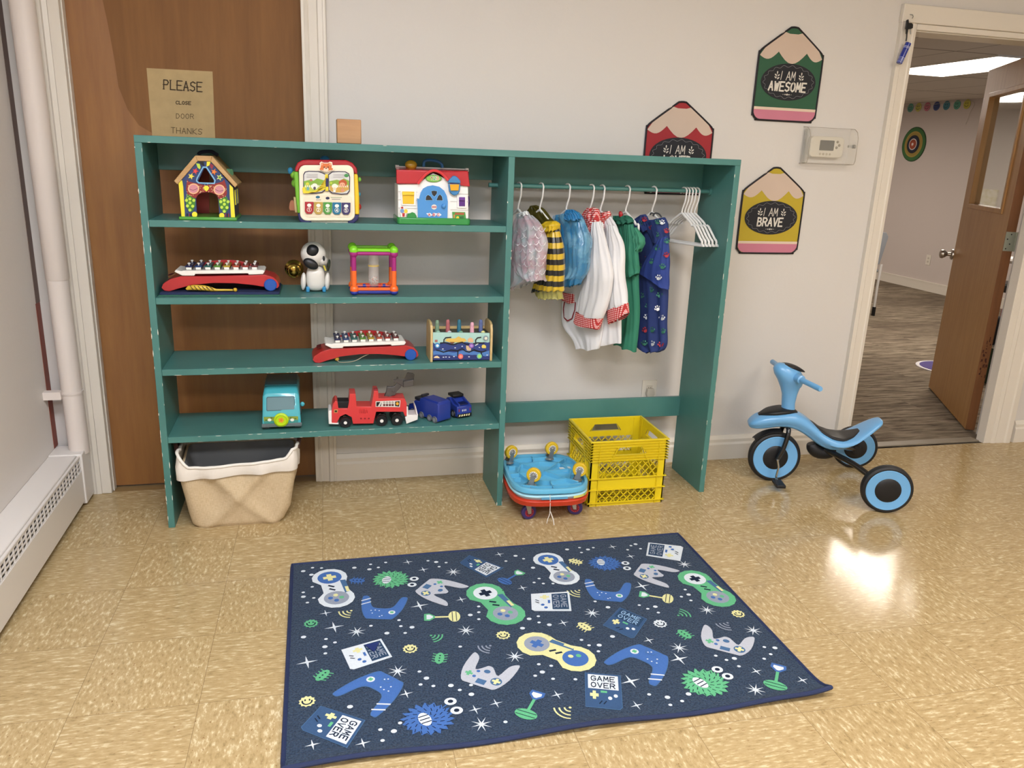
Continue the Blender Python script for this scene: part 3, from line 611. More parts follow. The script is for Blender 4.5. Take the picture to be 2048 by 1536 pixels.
b = MB().box(hx0, hx1 - .012, hy0, hy1, .2, .212, HP).box(hx1 - .012, hx1 - .001, hy0, hy1, .2, .208, HP); b.build('top_panel', t, bevel=.003)
b = MB().box(hx1 - .004, hx1, hy0, hy1, .03, .15, HP).box(hx0, hx0 + .005, hy0, hy1, .03, .2, HP).box(hx1 - .012, hx1, hy0, hy1, .026, .032, HP); b.build('front_panel', t, bevel=.0015)
b = MB().box(hx1 - .014, hx1 - .012, hy0, hy1, .15, .2, BLACK)
for z in (.149, .1645, .180, .196): b.box(hx1 - .006, hx1 - .002, hy0, hy1, z, z + .0035, HP)
y = hy1 - .006
while y > hy0: b.box(hx1 - .0065, hx1 - .0015, y, y + .004, .15, .2, HP); y -= .036
b.build('grille', t, smooth=0)
b = MB().box(hx0, hx1 + .006, hy1 - .002, -.024, .012, .216, HP); b.build('end_cap', t, bevel=.004)

# ------------------------------------------------------------ toys, upper shelf
def keyhole(outer, hole):
    """one loop that goes round the outline and round a hole in it"""
    i, j = min(((i, j) for i in range(len(outer)) for j in range(len(hole))), key=lambda q: (Vector(outer[q[0]]) - Vector(hole[q[1]])).length)
    area = lambda P: sum(a[0] * b_[1] - b_[0] * a[1] for a, b_ in zip(P, P[1:] + P[:1]))
    if area(outer) * area(hole) > 0: hole = hole[::-1]; j = len(hole) - 1 - j
    return outer[:i + 1] + hole[j:] + hole[:j + 1] + outer[i:]
def pr(mb, pts, y, d, m): return mb.prism([PY(u, v, y) for u, v in pts], (0, d, 0), m)
def P2(pts, y): return [PY(u, v, y) for u, v in pts]

ch = crop(330, 290, .1107); yh = -.335; f = fy(yh - .0005)
t = thing('shape_house', 'wooden shape sorting house painted with a sleeping owl, on the top shelf', 'toy', (.205, -.26, Z1))
GRN = M('4f9a3a', .3, coat=.4); YEL = M('e8dc38', .35); NAT = wood('b08a58', 'c8a470', 'natural_toy_wood', 0, 20, .5); NB = M('2c3f6e', .4, var=.1)
x0, x1 = PY(*ch((250, 1340))[0], yh - .012).x, PY(*ch((1300, 1380))[0], yh - .012).x
MB().box(x0, x1, yh - .014, -.155, Z1, Z1 + .011, GRN).build('base_board', t, bevel=.003)
arch = [(580, 1315), (570, 1150), (560, 960), (590, 905), (660, 865), (750, 850), (850, 860), (930, 900), (960, 960), (975, 1150), (985, 1320)]
body = [(300, 1310), (245, 690), (250, 640), (590, 290), (820, 295), (1170, 700), (1225, 760), (1265, 1335)]
tri = [(595, 650), (610, 625), (700, 430), (720, 415), (742, 430), (875, 630), (885, 660), (865, 680), (615, 675)]
loop = [body[0]] + body[1:] + arch[::-1]
b = MB().prism(P2(keyhole(ch(*loop), ch(*tri)), yh), (0, .008, 0), NB)
dpoly(b, f, ch((300, 1312), (245, 690), (250, 640), (310, 640), (330, 760), (362, 1312)), YEL, 1); dpoly(b, f, ch((1165, 710), (1228, 770), (1268, 1340), (1195, 1335), (1170, 900)), YEL, 1)
DR = M('8c2a26', .4)
dpoly(b, f, ch((400, 620), (430, 660), (560, 690), (740, 730), (940, 690), (1040, 660), (1070, 620), (1110, 740), (1120, 880), (1090, 950), (980, 985), (930, 900), (850, 862), (750, 848), (660, 862), (590, 905), (560, 960), (470, 940), (400, 880), (380, 800), (390, 700)), DR, 1)
random.seed(3)
for k in range(150):
    a, c = random.uniform(385, 1110), random.uniform(640, 975)
    if (c > 700 + abs(a - 745) * .0 or abs(a - 745) > 260) and (c < 860 or abs(a - 750) > 210): 
        if abs(a - 745) < 330 and c < 720 and abs(a-745) > 60: continue
        dell(b, f, *ch((a, c))[0], .75, .75, M('e8d9a0', .5), 2, 6)
for cx, s in ((515, 1), (980, 1)):
    cy = 790 if cx < 700 else 808
    dell(b, f, *ch((cx, cy))[0], 11.4, 10.6, M('e8b98a', .5), 3, 24); dell(b, f, *ch((cx, cy))[0], 9, 8.4, M('cf8a94', .5), 4, 24)
    dstroke(b, f, ch(*[(cx - 70 + 14 * k, cy + 25 * math.sin(math.pi * k / 10) - (8 if cx > 700 else -8) * (k - 5) / 5 * -1) for k in range(11)]), .8, M('4a2238', .5), 5)
dpoly(b, f, ch((695, 770), (720, 735), (770, 735), (797, 770), (780, 810), (750, 840), (715, 810)), YEL, 3)
GD, GL2 = M('3f7d2a', .4), M('b8d84a', .4)
for cx, pts in ((450, ((400, 885), (550, 975), (545, 1100), (500, 1200), (440, 1210), (385, 1110), (370, 980))), (1070, ((965, 985), (1110, 930), (1155, 1020), (1150, 1150), (1100, 1225), (1040, 1200), (985, 1110)))):
    dpoly(b, f, ch(*pts), GD, 2)
    for dx, dy in ((0, 975), (-62, 1000), (70, 1000), (2, 1045), (-45, 1100), (50, 1105), (0, 1175)): dell(b, f, *ch((cx + dx, dy + (25 if cx > 700 else 0)))[0], 3.1, 3.1, GL2, 3, 12)
for cx in (535, 1025): dell(b, f, *ch((cx, 1255 if cx < 700 else 1275))[0], 5.4, 5.6, YEL, 4, 16)
for cx, w_ in ((400, 20), (440, 15), (470, 20), (1095, 18), (1125, 14), (1150, 18)): dpoly(b, f, ch((cx - w_ / 2, 1235), (cx + w_ / 2, 1235), (cx + w_ / 2, 1312), (cx - w_ / 2, 1312)), (DR, M('d8c8b0', .5), BLACK)[int(w_) % 3], 3)
dstroke(b, f, ch(*[(580, 600), (690, 400), (750, 400), (905, 640), (890, 695), (610, 685), (570, 650), (580, 600)]), 2.4, M('7db3d8', .4), 3)
for (cx, cy), c1_, c2_ in (((548, 472), 'd23a34', 'e05048'), ((885, 485), 'd8722c', 'e08a40'), ((472, 565), 'e8d850', 'e8d850'), ((988, 585), 'dfe58a', '5a8f2c')):
    px_, py_ = ch((cx, cy))[0]; dpoly(b, f, star(px_, py_, 7, 3, 5, -1.2), M(c1_, .4), 3); dpoly(b, f, star(px_, py_, 4.2, 1.8, 5, -1.2), M(c2_, .4), 4)
dpoly(b, f, ch((560, 330), (625, 340), (645, 400), (630, 440), (590, 410)), GL2, 3); dpoly(b, f, ch((590, 290), (690, 295), (715, 380), (660, 360)), BLACK, 3); dpoly(b, f, ch((755, 300), (825, 300), (800, 370), (750, 390)), YEL, 3); dpoly(b, f, ch((815, 330), (880, 370), (850, 440), (815, 400)), M('8a2436', .4), 3)
b.build('front_panel', t, smooth=0)
MB().prism(P2(ch((300, 1310), (245, 690), (250, 640), (590, 290), (700, 292), (700, 1316)), yh), (0, .005, 0), M('9a3426', .5)).build('back_panel', t, smooth=0).location.y += .155
sx0, sx1 = PY(*ch((262, 900))[0], yh).x, PY(*ch((1240, 900))[0], yh).x
zt = PY(*ch((1235, 765))[0], yh).z
b = MB().box(sx1 - .007, sx1, yh + .009, -.165, Z1 + .011, zt, M('3a3f52', .45))
for k, yy in enumerate((-.30, -.26, -.22, -.19)): b.box(sx1, sx1 + .003, yy, yy + .018, Z1 + .05, Z1 + .1, YEL if k % 2 == 0 else M('6f7f9a', .4))
b.build('side_panel', t, smooth=0)
MB().box(sx0, sx0 + .007, yh + .009, -.165, Z1 + .011, zt, M('9a3426', .45)).build('side_panel', t, smooth=0)
ro = ch((160, 650), (545, 190), (850, 200), (1310, 715)); ri = ch((225, 712), (590, 290), (820, 295), (1265, 768))
for i, (a, c) in enumerate(((0, 1), (1, 2), (2, 3))): MB().prism(P2([ro[a], ro[c], ri[c], ri[a]], yh - .006), (0, .19, 0), NAT).build('roof_board', t, bevel=.0015, smooth=0)
b = MB().tube([Vector((PY(*ch((1180, 500))[0], -.3).x - .02, -.26, PY(*ch((1180, 500))[0], -.3).z)), Vector((PY(*ch((1190, 520))[0], -.3).x, -.27, PY(*ch((1190, 520))[0], -.3).z + .003))], .012, M('5f8f6a', .4), 14); b.build('shape_block', t)
q = P2(ch((600, 195), (660, 150), (830, 140), (900, 170), (960, 210)), -.24); MB().tube([v + Vector((0, 0, .004)) for v in smooth_path(q, 4)], .006, M('1c1f33', .5), 8).build('carry_strap', t)

# learning cube
ck = crop(570, 300, .10417); yk = -.35; f = fy(yk - .0008); D = .17
t = thing('activity_cube', 'chunky baby activity cube with a bear head, picture book and five number keys', 'toy', (.6, -.27, Z1))
RED, CRM, NVY, LGR, YL2 = M('a5222c', .25, coat=.3), M('efe6cf', .3), M('2a2c5c', .3), M('6fae32', .35), M('e3bf2a', .35)
pr(MB(), ck((190, 415), (195, 340), (240, 245), (330, 195), (420, 185), (1180, 195), (1300, 250), (1380, 350), (1392, 460), (1330, 450), (1310, 400), (1250, 320), (1150, 300), (380, 290), (300, 320), (265, 380), (255, 420)), yk + .006, D, RED).build('top_shell', t, bevel=.004)
pr(MB(), ck((165, 420), (255, 415), (300, 1215), (240, 1215), (205, 900)), yk + .006, D, LGR).build('side_shell', t, bevel=.004)
pr(MB(), ck((1325, 460), (1395, 460), (1425, 900), (1428, 1240), (1345, 1240)), yk + .006, D, YL2).build('side_shell', t, bevel=.004)
pr(MB(), ck((240, 1215), (300, 1215), (330, 1300), (400, 1345), (500, 1358), (500, 1412), (330, 1415), (270, 1350)), yk + .004, D, NVY).build('corner_foot', t, bevel=.003)
pr(MB(), ck((1210, 1358), (1290, 1345), (1345, 1245), (1428, 1240), (1400, 1340), (1330, 1405), (1210, 1418)), yk + .004, D, NVY).build('corner_foot', t, bevel=.003)
pr(MB(), ck((500, 1360), (1210, 1360), (1210, 1415), (500, 1408)), yk + .008, D, M('b9b6a4', .4)).build('bottom_panel', t, bevel=.002)
rr = [(x, y) for x, y in rrect(262, 1318, 290, 1362, 130, 6)]; rr = [(x + (y - 290) * .028, y) for x, y in rr]
b = MB(); pr(b, ck(*rr), yk, D - .01, CRM)
dpoly(b, f, ck(*[(x + (y - 600) * .02, y) for x, y in rrect(345, 1285, 870, 1290, 90, 6)]), M('e6dcc4', .3), 1)
for x, y, r in ((655, 905, 4.2),): dell(b, f, *ck((630, 905))[0], 4.3, 2.8, M('2a6a86', .4), 2); dell(b, f, *ck((818, 925))[0], 4, 2.7, M('1f2146', .4), 2)
for x0_, x1_, y_ in ((880, 1075, 912), (900, 1065, 945), (600, 690, 958)):
    xx = x0_
    while xx < x1_: dstroke(b, f, ck((xx, y_), (xx + 16, y_)), 1.0, M('5a8c6a' if y_ == 912 else '5a4a6a', .5), 2); xx += 24
b.build('front_panel', t, bevel=.003, smooth=30)
b = MB(); fk = fy(yk - .006)
for xs, sg in (((345, 800), 0), ((820, 1250), 1)):
    if sg == 0: P = [(350, 700), (350, 470), (380, 415), (450, 400), (640, 405), (740, 440), (800, 470), (800, 760), (720, 820), (600, 840), (400, 840), (340, 800)]
    else: P = [(825, 470), (900, 415), (1020, 405), (1160, 410), (1230, 450), (1250, 520), (1245, 790), (1200, 850), (1080, 858), (900, 835), (830, 780)]
    pr(b, ck(*P), yk - .006, .006, M('38324a', .4)); cx, cy = sum(p[0] for p in P) / len(P), sum(p[1] for p in P) / len(P)
    Q = [(cx + (x - cx) * .92, cy + (y - cy) * .92) for x, y in P]; dpoly(b, fk, ck(*Q), M('cfd0cc', .4), 1)
    mid = [(min(p[0] for p in Q) + 4, 600), (cx - 60, 570), (cx, 590), (cx + 70, 545), (max(p[0] for p in Q) - 4, 590), (max(p[0] for p in Q) - 6, 760), (cx + 60, 810), (cx - 80, 815), (min(p[0] for p in Q) + 20, 780)]
    dpoly(b, fk, ck(*mid), M('7fa83c' if sg == 0 else '86a83a', .4), 2)
    low = [(min(p[0] for p in Q) + 10, 690), (cx, 670), (max(p[0] for p in Q) - 8, 680), (max(p[0] for p in Q) - 10, 760), (cx + 60, 812), (cx - 80, 815), (min(p[0] for p in Q) + 24, 785)]
    dpoly(b, fk, ck(*low), M('b8c24a' if sg == 0 else 'c9a04a', .4), 3)
    for k in range(9): dpoly(b, fk, ck(*[(cx - 150 + 36 * k + a, 690 + c) for a, c in ((-8, 0), (0, -30), (8, 0), (8, 26), (-8, 26))]), M('eceae2', .4), 4)
    for k in range(3): dstroke(b, fk, ck((cx - 130, 470 + 28 * k), (cx + 80, 470 + 28 * k)), .7, M('9a8f9a', .5), 3)
b_an = ((570, 700, 62, 60, 'ece6d4', 5), (568, 735, 26, 32, '4e4c54', 6), (500, 580, 26, 22, 'b06c5c', 4), (430, 650, 34, 30, 'c8c83c', 4), (440, 740, 28, 36, '6aa09a', 5), (690, 740, 30, 36, 'd8a48c', 5), (955, 695, 52, 48, 'ece6d4', 5), (950, 750, 34, 36, 'ddd0b4', 6), (950, 790, 26, 18, 'efece4', 7), (1110, 635, 80, 68, 'b5552c', 5), (1100, 665, 55, 42, 'e2a786', 6), (1105, 770, 36, 38, 'cf8f6c', 5), (1180, 490, 44, 34, '3f8a4a', 4), (885, 635, 24, 22, 'b8cc3c', 5))
for x, y, rx, ry, c, l in b_an: dell(b, fk, *ck((x, y))[0], rx * .104, ry * .104, M(c, .5), l, 16)
for x, y in ((1080, 670), (1125, 668)): dell(b, fk, *ck((x, y))[0], .6, .9, BLACK, 7, 8)
b.build('picture_book', t, smooth=0)
b = MB(); pr(b, ck((770, 465), (825, 470), (835, 780), (775, 790), (780, 710), (440, 835), (350, 830), (330, 740), (370, 700), (400, 790), (600, 812), (760, 760)), yk - .0105, .004, M('e6cc30', .35)); pr(b, ck((785, 545), (828, 545), (830, 705), (785, 705)), yk - .012, .003, NVY); b.build('book_hinge', t, smooth=0)
b = MB(); ko = [(790 + 150 * math.cos(q), 0) for q in ()]
hd = [(640, 375), (665, 345), (672, 300), (665, 250), (700, 222), (745, 245), (830, 245), (860, 225), (905, 235), (915, 290), (910, 340), (945, 365), (930, 395), (870, 400), (820, 425), (760, 420), (710, 395), (660, 395)]
pr(b, ck(*hd), yk - .010, .008, M('efe2d0', .4)); fb = fy(yk - .0102); cx, cy = 790, 330
dpoly(b, fb, ck(*[(cx + (x - cx) * .86, cy + (y - cy) * .84) for x, y in hd]), M('cf6f38', .4), 1); dell(b, fb, *ck((788, 375))[0], 5.2, 3.8, M('eed3b8', .4), 2)
for x in (752, 828): dell(b, fb, *ck((x, 330))[0], 1, 1.6, M('3a2418', .4), 3)
dell(b, fb, *ck((790, 352))[0], 1.8, 1.1, M('7a3c28', .4), 3)
for x in (705, 872): dell(b, fb, *ck((x, 272))[0], 2.3, 2.6, M('e0a07c', .4), 2)
b.build('bear_head', t, smooth=0)
for k, (c, c2) in enumerate((('a3252f', 'c8868a'), ('b5994a', 'efe0a0'), ('4d9440', 'b6dd9a'), ('1f6f94', '9cc6d8'), ('3c3566', '9c98bc'))):
    cx = 465 + 177 * k; cy = 1115 + 4 * k; b = MB(); pr(b, ck(*[(cx - 85, cy - 120), (cx + 85, cy - 118), (cx + 80, cy + 60), (cx + 45, cy + 112), (cx - 45, cy + 112), (cx - 84, cy + 60)]), yk - .008, .008, M(c, .3)); fk2 = fy(yk - .0085)
    dell(b, fk2, *ck((cx, cy - 55))[0], 4.3, 3.4, M('f0ece2', .4), 1, 14); dell(b, fk2, *ck((cx, cy + 28))[0], 4.6, 4.8, M('f0ece2', .4), 1, 18); dell(b, fk2, *ck((cx, cy + 28))[0], 3.9, 4.1, M(c, .3), 2, 18)
    u, v = ck((cx - 18, cy + 55))[0]; dtext(b, fk2, str(k + 1), (u, v), (3.6, 0), (0, -5.4), M('f4f0e8', .4), 1.1, 3, 1.0); b.build('number_key', t, bevel=.001, smooth=30)
c = PY(*ck((765, 140))[0], -.27); MB().lathe([(.001, 0), (.014, 0), (.017, .008), (.010, .016), (.001, .018)], (c.x, -.27, c.z - .012), (0, 0, 1), M('2d6f9a', .3)).build('top_spinner', t)
for i, (x, y, r, cc, n) in enumerate(((105, 400, .012, '2f7fa8', 'side_gear'), (160, 480, .013, '7fb53a', 'side_gear'), (190, 640, .015, '74aa38', 'side_gear'), (1430, 565, .008, '7fbf4a', 'side_knob'), (1415, 850, .009, '3a94b4', 'side_knob'), (1415, 1090, .012, 'b5342c', 'side_roller'))):
    p = PY(*ck((x, y))[0], -.30); MB().ell(p, (r * .8, r, r), M(cc, .35), 12, 8).build(n, t)
b = MB(); pr(b, ck((165, 905), (205, 905), (235, 1200), (195, 1200)), -.3, .02, M('d8c08a', .5)); pr(b, ck((90, 1020), (110, 970), (150, 960), (175, 1000), (190, 1100), (185, 1160), (100, 1160), (78, 1110)), -.295, .004, M('a8694a', .5)); b.build('animal_flap', t, smooth=0)

# farm house
cf = crop(780, 310, .09766); yf_ = -.345; f = fy(yf_ - .0008)
t = thing('learning_house', 'white plastic learning house with red roof, blue door and green lawn', 'toy', (.97, -.27, Z1))
GL3, RD2, WH2, BL2 = M('2f8a44', .25, coat=.3), M('b5242e', .25, coat=.4), M('ecebe8', .3), M('4a8fd0', .25, coat=.3)
ba = PY(*cf((150, 1400))[0], yf_ - .015); bb = PY(*cf((1645, 1440))[0], yf_ - .015)
P = [(ba.x, yf_ - .012), (ba.x + .008, yf_ - .02), (bb.x - .008, yf_ - .02), (bb.x, yf_ - .012), (bb.x, -.2), (ba.x, -.2)]
MB().prism([(x, y, Z1) for x, y in P], (0, 0, .024), GL3).build('lawn_base', t, bevel=.004)
b = MB(); pr(b, cf((165, 1330), (160, 600), (560, 590), (880, 370), (1180, 500), (1600, 640), (1610, 1350)), yf_ + .001, .12, WH2)
for y in (750, 915, 1085): 
    dstroke(b, f, cf((170, y), (560, y + 10)), .8, M('b5b3b0', .4), 1)
for y in (800, 960, 1130): dstroke(b, f, cf((1240, y - 10), (1610, y)), .8, M('b5b3b0', .4), 1)
b.build('house_wall', t, bevel=.002, smooth=30)
arc = [(570, 590), (640, 500), (730, 400), (820, 340), (900, 318), (980, 335), (1070, 390), (1150, 470), (1190, 520)]
b = MB(); pr(b, cf(*([(135, 590), (130, 300)] + [(1600, 330), (1640, 650), (1450, 630), (1250, 600), (1190, 530)] + [(x, y + 30) for x, y in arc[::-1]][1:-1] + [(560, 592)])), yf_ - .008, .02, RD2)
Lf = P2(cf((130, 300), (1600, 330)), yf_ - .004); bk = P2(cf((125, 235), (1610, 300)), -.24)
b.add([Lf[0], Lf[1], bk[1], bk[0]], [(0, 1, 2, 3)], RD2); pr(b, cf((120, 235), (1615, 295), (1615, 560), (135, 560)), -.24, .02, RD2)
b.build('roof', t, bevel=.003, smooth=30)
b = MB(); b.tube(smooth_path([PY(u, v, yf_ - .012) for u, v in cf(*arc)], 3), .005, M('d23a40', .25), 8); b.build('gable_rim', t)
b = MB(); pr(b, cf((115, 205), (185, 210), (190, 270), (120, 270)), -.25, .02, WH2); pr(b, cf((1550, 270), (1610, 275), (1615, 340), (1560, 330)), -.25, .02, WH2); pr(b, cf((185, 225), (1560, 285), (1560, 300), (185, 245)), -.245, .01, WH2); b.build('ridge_cap', t, smooth=0)
c = PY(*cf((430, 200))[0], -.27); MB().ell(c, (.022, .022, .017), M('b99328', .2, coat=.5)).build('light_dome', t)
q = [PY(u, v, -.25) for u, v in cf((690, 240), (700, 140), (790, 105), (960, 125), (1050, 180), (1075, 260))]; MB().tube(smooth_path(q, 5), .0055, M('2f6ca0', .3), 10).build('carry_handle', t)
dr = [(560, 890), (600, 900), (625, 780), (680, 690), (770, 640), (880, 622), (1010, 650), (1110, 730), (1165, 840), (1185, 960), (1175, 1310), (575, 1300)]
b = MB(); pr(b, cf(*dr), yf_ - .008, .01, BL2); fd = fy(yf_ - .0085); DK = M('2c2724', .5)
for P in ([(840, 740), (900, 725), (970, 740), (960, 800), (910, 860), (860, 815)], [(725, 930), (735, 850), (775, 810), (830, 840), (885, 930)], [(945, 930), (980, 840), (1025, 800), (1070, 850), (1085, 935)]):
    dpoly(b, fd, cf(*P), DK, 1); dstroke(b, fd, cf(*(P + P[:1])), .9, M('6fb0e4', .3), 2)
dell(b, fd, *cf((903, 1065))[0], 5.4, 5.2, M('d8d4cc', .4), 1); dstroke(b, fd, cf((865, 1065), (945, 1065)), 2.2, M('b5555a', .4), 2)
for k, ch_ in enumerate('ABC'): dell(b, fd, *cf((810 + 93 * k, 1222))[0], 3.9, 3.6, M('e8e4e8', .4), 1, 14); u, v = cf((785 + 93 * k, 1245))[0]; dtext(b, fd, ch_, (u, v), (5, 0), (0, -4.4), M('b02a3a', .4), 1.1, 2)
for x, y in ((762, 1202), (850, 1230), (945, 1205), (1038, 1225)): dell(b, fd, *cf((x, y))[0], 1.4, 1.4, M('e8f0f8', .4), 1, 8)
dr_ = b.build('door', t, smooth=30)
c = PY(*cf((1100, 1050))[0], yf_ - .012); MB().ell(c, (.0078, .008, .0085), BL2, 14, 8).build('door_knob', dr_)
b = MB(); dell(b, fy(yf_ - .001), *cf((895, 482))[0], 16.3, 7.4, M('5a9a3a', .4), 3); dell(b, fy(yf_ - .001), *cf((895, 482))[0], 14.3, 5.8, M('8ac25a', .4), 4)
for k, (ch_, cc) in enumerate(zip('123', ('8c2a2a', '2a8a6a', 'c86a3a'))): u, v = cf((830 + 62 * k, 505))[0]; dtext(b, fy(yf_ - .001), ch_, (u, v), (5.4, 0), (0, -6), M('f2eee0', .4), 2.4, 5, .75); dtext(b, fy(yf_ - .001), ch_, (u, v), (5.4, 0), (0, -6), M(cc, .4), 1.2, 6, .75)
b.build('number_plate', t, smooth=0)
b = MB(); pr(b, cf((215, 715), (540, 715), (530, 1040), (235, 1030)), yf_ - .004, .005, WH2); pr(b, cf((250, 745), (497, 750), (492, 1005), (262, 1000)), yf_ - .0055, .003, M('e0b830', .3)); pr(b, cf((250, 770), (497, 772), (495, 822), (252, 820)), yf_ - .012, .007, M('e8c83c', .3)); b.build('window', t, bevel=.001, smooth=30)
b = MB(); pr(b, cf((1370, 815), (1580, 815), (1565, 1095), (1375, 1085)), yf_ - .004, .005, WH2); pr(b, cf((1415, 862), (1538, 862), (1538, 1052), (1415, 1050)), yf_ - .0055, .003, M('5a2f80', .3)); pr(b, cf((1420, 865), (1538, 865), (1535, 935), (1420, 932)), yf_ - .012, .007, M('6a3c92', .3)); b.build('window', t, bevel=.001, smooth=30)
LB = M('3a7fb8', .3, coat=.4); b = MB(); pr(b, cf((1190, 570), (1205, 520), (1260, 460), (1290, 430), (1340, 425), (1380, 455), (1440, 520), (1450, 585)), yf_ - .02, .02, LB); pr(b, cf((1195, 590), (1445, 590), (1430, 740), (1400, 800), (1320, 840), (1260, 800), (1215, 740)), yf_ - .016, .016, LB); lt = b.build('wall_lantern', t, bevel=.003)
MB().prism(P2(cf((1225, 600), (1420, 600), (1405, 730), (1245, 730)), yf_ - .021), (0, .004, 0), M('e0a42c', .2)).build('lantern_glass', lt, bevel=.001)
b = MB(); p = P2(cf((1640, 820), (1665, 900), (1660, 1000), (1635, 1090)), -.30); b.lathe([(.001, 0), (.018, 0), (.02, .006), (.001, .008)], (bb.x - .001, -.29, (p[0].z + p[3].z) / 2), (1, 0, 0), M('4a2a6a', .3)); b.build('side_wheel', t)
b = MB(); pr(b, cf((350, 1260), (370, 1200), (420, 1190), (455, 1170), (510, 1190), (545, 1250), (550, 1330), (350, 1330)), yf_ - .006, .006, GL3); b.build('bush', t, bevel=.001, smooth=30)
b = MB(); pr(b, cf((200, 1170), (215, 1060), (265, 1045), (285, 1090), (340, 1095), (375, 1180), (330, 1220), (315, 1280), (230, 1275)), yf_ - .01, .004, M('ece6dc', .4)); fb = fy(yf_ - .0105)
dpoly(b, fb, cf((225, 1065), (262, 1055), (278, 1095), (232, 1100)), M('a83038', .4), 1); dell(b, fb, *cf((250, 1145))[0], 4, 4, M('6f94c8', .4), 1); dell(b, fb, *cf((325, 1150))[0], 3.6, 4, M('e8c83c', .4), 2); dpoly(b, fb, cf((250, 1190), (305, 1190), (300, 1265), (255, 1265)), M('b02c34', .4), 1); b.build('bird_flap', t, smooth=0)
b = MB(); pr(b, cf((1275, 1165), (1540, 1170), (1560, 1330), (1290, 1325)), yf_ - .003, .004, M('4a9a4a', .4)); fb = fy(yf_ - .0035); dpoly(b, fb, cf((1330, 1180), (1520, 1182), (1520, 1228), (1330, 1225)), M('a85a3a', .4), 1); dpoly(b, fb, cf((1300, 1220), (1330, 1220), (1330, 1320), (1300, 1320)), M('c8884a', .4), 1); dpoly(b, fb, cf((1345, 1300), (1370, 1260), (1400, 1250), (1420, 1300), (1380, 1325)), M('e8d040', .4), 2); dpoly(b, fb, cf((1420, 1260), (1510, 1250), (1510, 1325), (1430, 1325)), M('2f6a3a', .4), 1); b.build('garden_sticker', t, smooth=0)

# ------------------------------------------------------------ second shelf
b = MB().box(.03, .428, -.335, -.12, Z2s, Z2s + .013, M('1e2a4e', .8)); o = b.build('folded_mat', bevel=.005); tag(o, 'navy folded play mat with green piping under the upper xylophone', 'mat')
MB().tube([(.03, -.336, Z2s + .002), (.428, -.336, Z2s + .002), (.429, -.12, Z2s + .005)], .0028, M('27604a', .6), 8).build('piping', o)
def xylophone(x0, y0, z0, label, rot=0.):
    t = thing('toy_xylophone', label, 'toy', (x0, y0, z0), 'red toy xylophones on blue wheels'); V = lambda x, y, z: Vector((x0, y0, z0)) + Matrix.Rotation(rot, 3, 'Z') @ Vector((x, y, z))
    R = M('b3262a', .3, coat=.3); W = .118
    up = [(0, .012), (.006, .026), (.03, .042), (.065, .052), (.14, .052), (.22, .054), (.30, .056), (.345, .058), (.372, .05), (.388, .034), (.392, .018)]
    lo = [(.385, .010), (.365, .013), (.335, .016), (.30, .022), (.24, .028), (.17, .029), (.10, .022), (.05, .008), (.025, 0), (.008, .002)]
    prof = up + lo; b = MB().prism([V(x, 0, z) for x, z in prof], V(0, W, 0) - V(0, 0, 0), R)
    bk = [(.06, .05)] + [(.06 + .29 * k / 12, .052 + .044 * math.sin(math.pi * k / 12) ** .8) for k in range(13)] + [(.35, .05)]
    b.prism([V(x, W - .008, z) for x, z in bk], V(0, .008, 0) - V(0, 0, 0), R); b.build('body', t, bevel=.006, seg=3)
    b = MB().prism([V(x, y, .048 + (x > .02) * .004) for x, y in ((.016, .035), (.032, .03), (.034, W - .035), (.018, W - .04))], V(0, 0, .0012) - V(0, 0, 0), M('5a1216', .6)); b.build('handle_slot', t, smooth=0)
    b = MB().prism([V(x, 0, z) for x, z in ((.045, .068), (.05, .074), (.07, .07), (.075, .072), (.338, .075), (.345, .07), (.338, .06), (.29, .058), (.288, .063), (.112, .060), (.11, .054), (.07, .054))], V(0, W - .006, 0) - V(0, 0, 0), M('ece8e0', .3)); b.build('key_frame', t, bevel=.002)
    for k, c in enumerate(('1e2450', '223a6a', '1f5a58', '4f8030', 'a08a28', 'a0442c', '862a28', '5c2024')):
        x = .092 + .031 * k; kh = .044 - .002 * k; b = MB().obox(V(x, W / 2, .085), (V(1, 0, 0) - V(0, 0, 0), V(0, 1, 0) - V(0, 0, 0), (0, 0, 1)), (.0115, kh + .008, .003), M(c, .3, metal=.25)); kb_ = b.build('tone_bar', t, bevel=.001)
        for s in (-1, 1): MB().lathe([(.0025, 0), (.0025, .005), (.005, .006), (.005, .0085), (.0025, .01), (.001, .01)], V(x, W / 2 + s * (kh - .006), .087), (0, 0, 1), M('e4e2dc', .3), 12).build('pin', kb_)
        MB().obox(V(x, W / 2 - kh - .004, .078), (V(1, 0, 0) - V(0, 0, 0), V(0, 1, 0) - V(0, 0, 0), (0, 0, 1)), (.0085, .003, .004), M('ece8e0', .3)).build('bar_clip', kb_)
    for y in (-.006, W - .006): MB().lathe([(.001, 0), (.019, 0), (.022, .003), (.022, .010), (.018, .013), (.001, .013)], V(.362, y, .022), V(0, 1, 0) - V(0, 0, 0), M('1f53a8', .3), 28).build('wheel', t)
    return V
V = xylophone(.035, -.31, Z2s + .013, 'red toy xylophone lying on the navy mat, on the second shelf')
YM = M('d2b13a', .35); b = MB().tube([V(x, -.012, z) for x, z in ((.082, .009), (.09, .014), (.11, .015), (.14, .0135), (.165, .009), (.18, .006), (.225, .006), (.235, .006))], [.004, .008, .0095, .0095, .007, .004, .0035, .0035], YM, 14).ell(V(.243, -.012, .007), .007, M('c9a52a', .3)); o = b.build('mallet'); tag(o, 'yellow striped mallet tucked against the upper xylophone on the mat', 'mallet')
for k in range(6): x = .096 + .013 * k; MB().tube([V(x, -.0215, .024 - .001 * k), V(x + .006, -.0222, .014), V(x + .012, -.02, .0065)], .0013, M('4a3a20', .5), 6).build('stripe', o)
V = xylophone(.535, -.325, Z3, 'red toy xylophone alone on the third shelf with a string below it', .03)
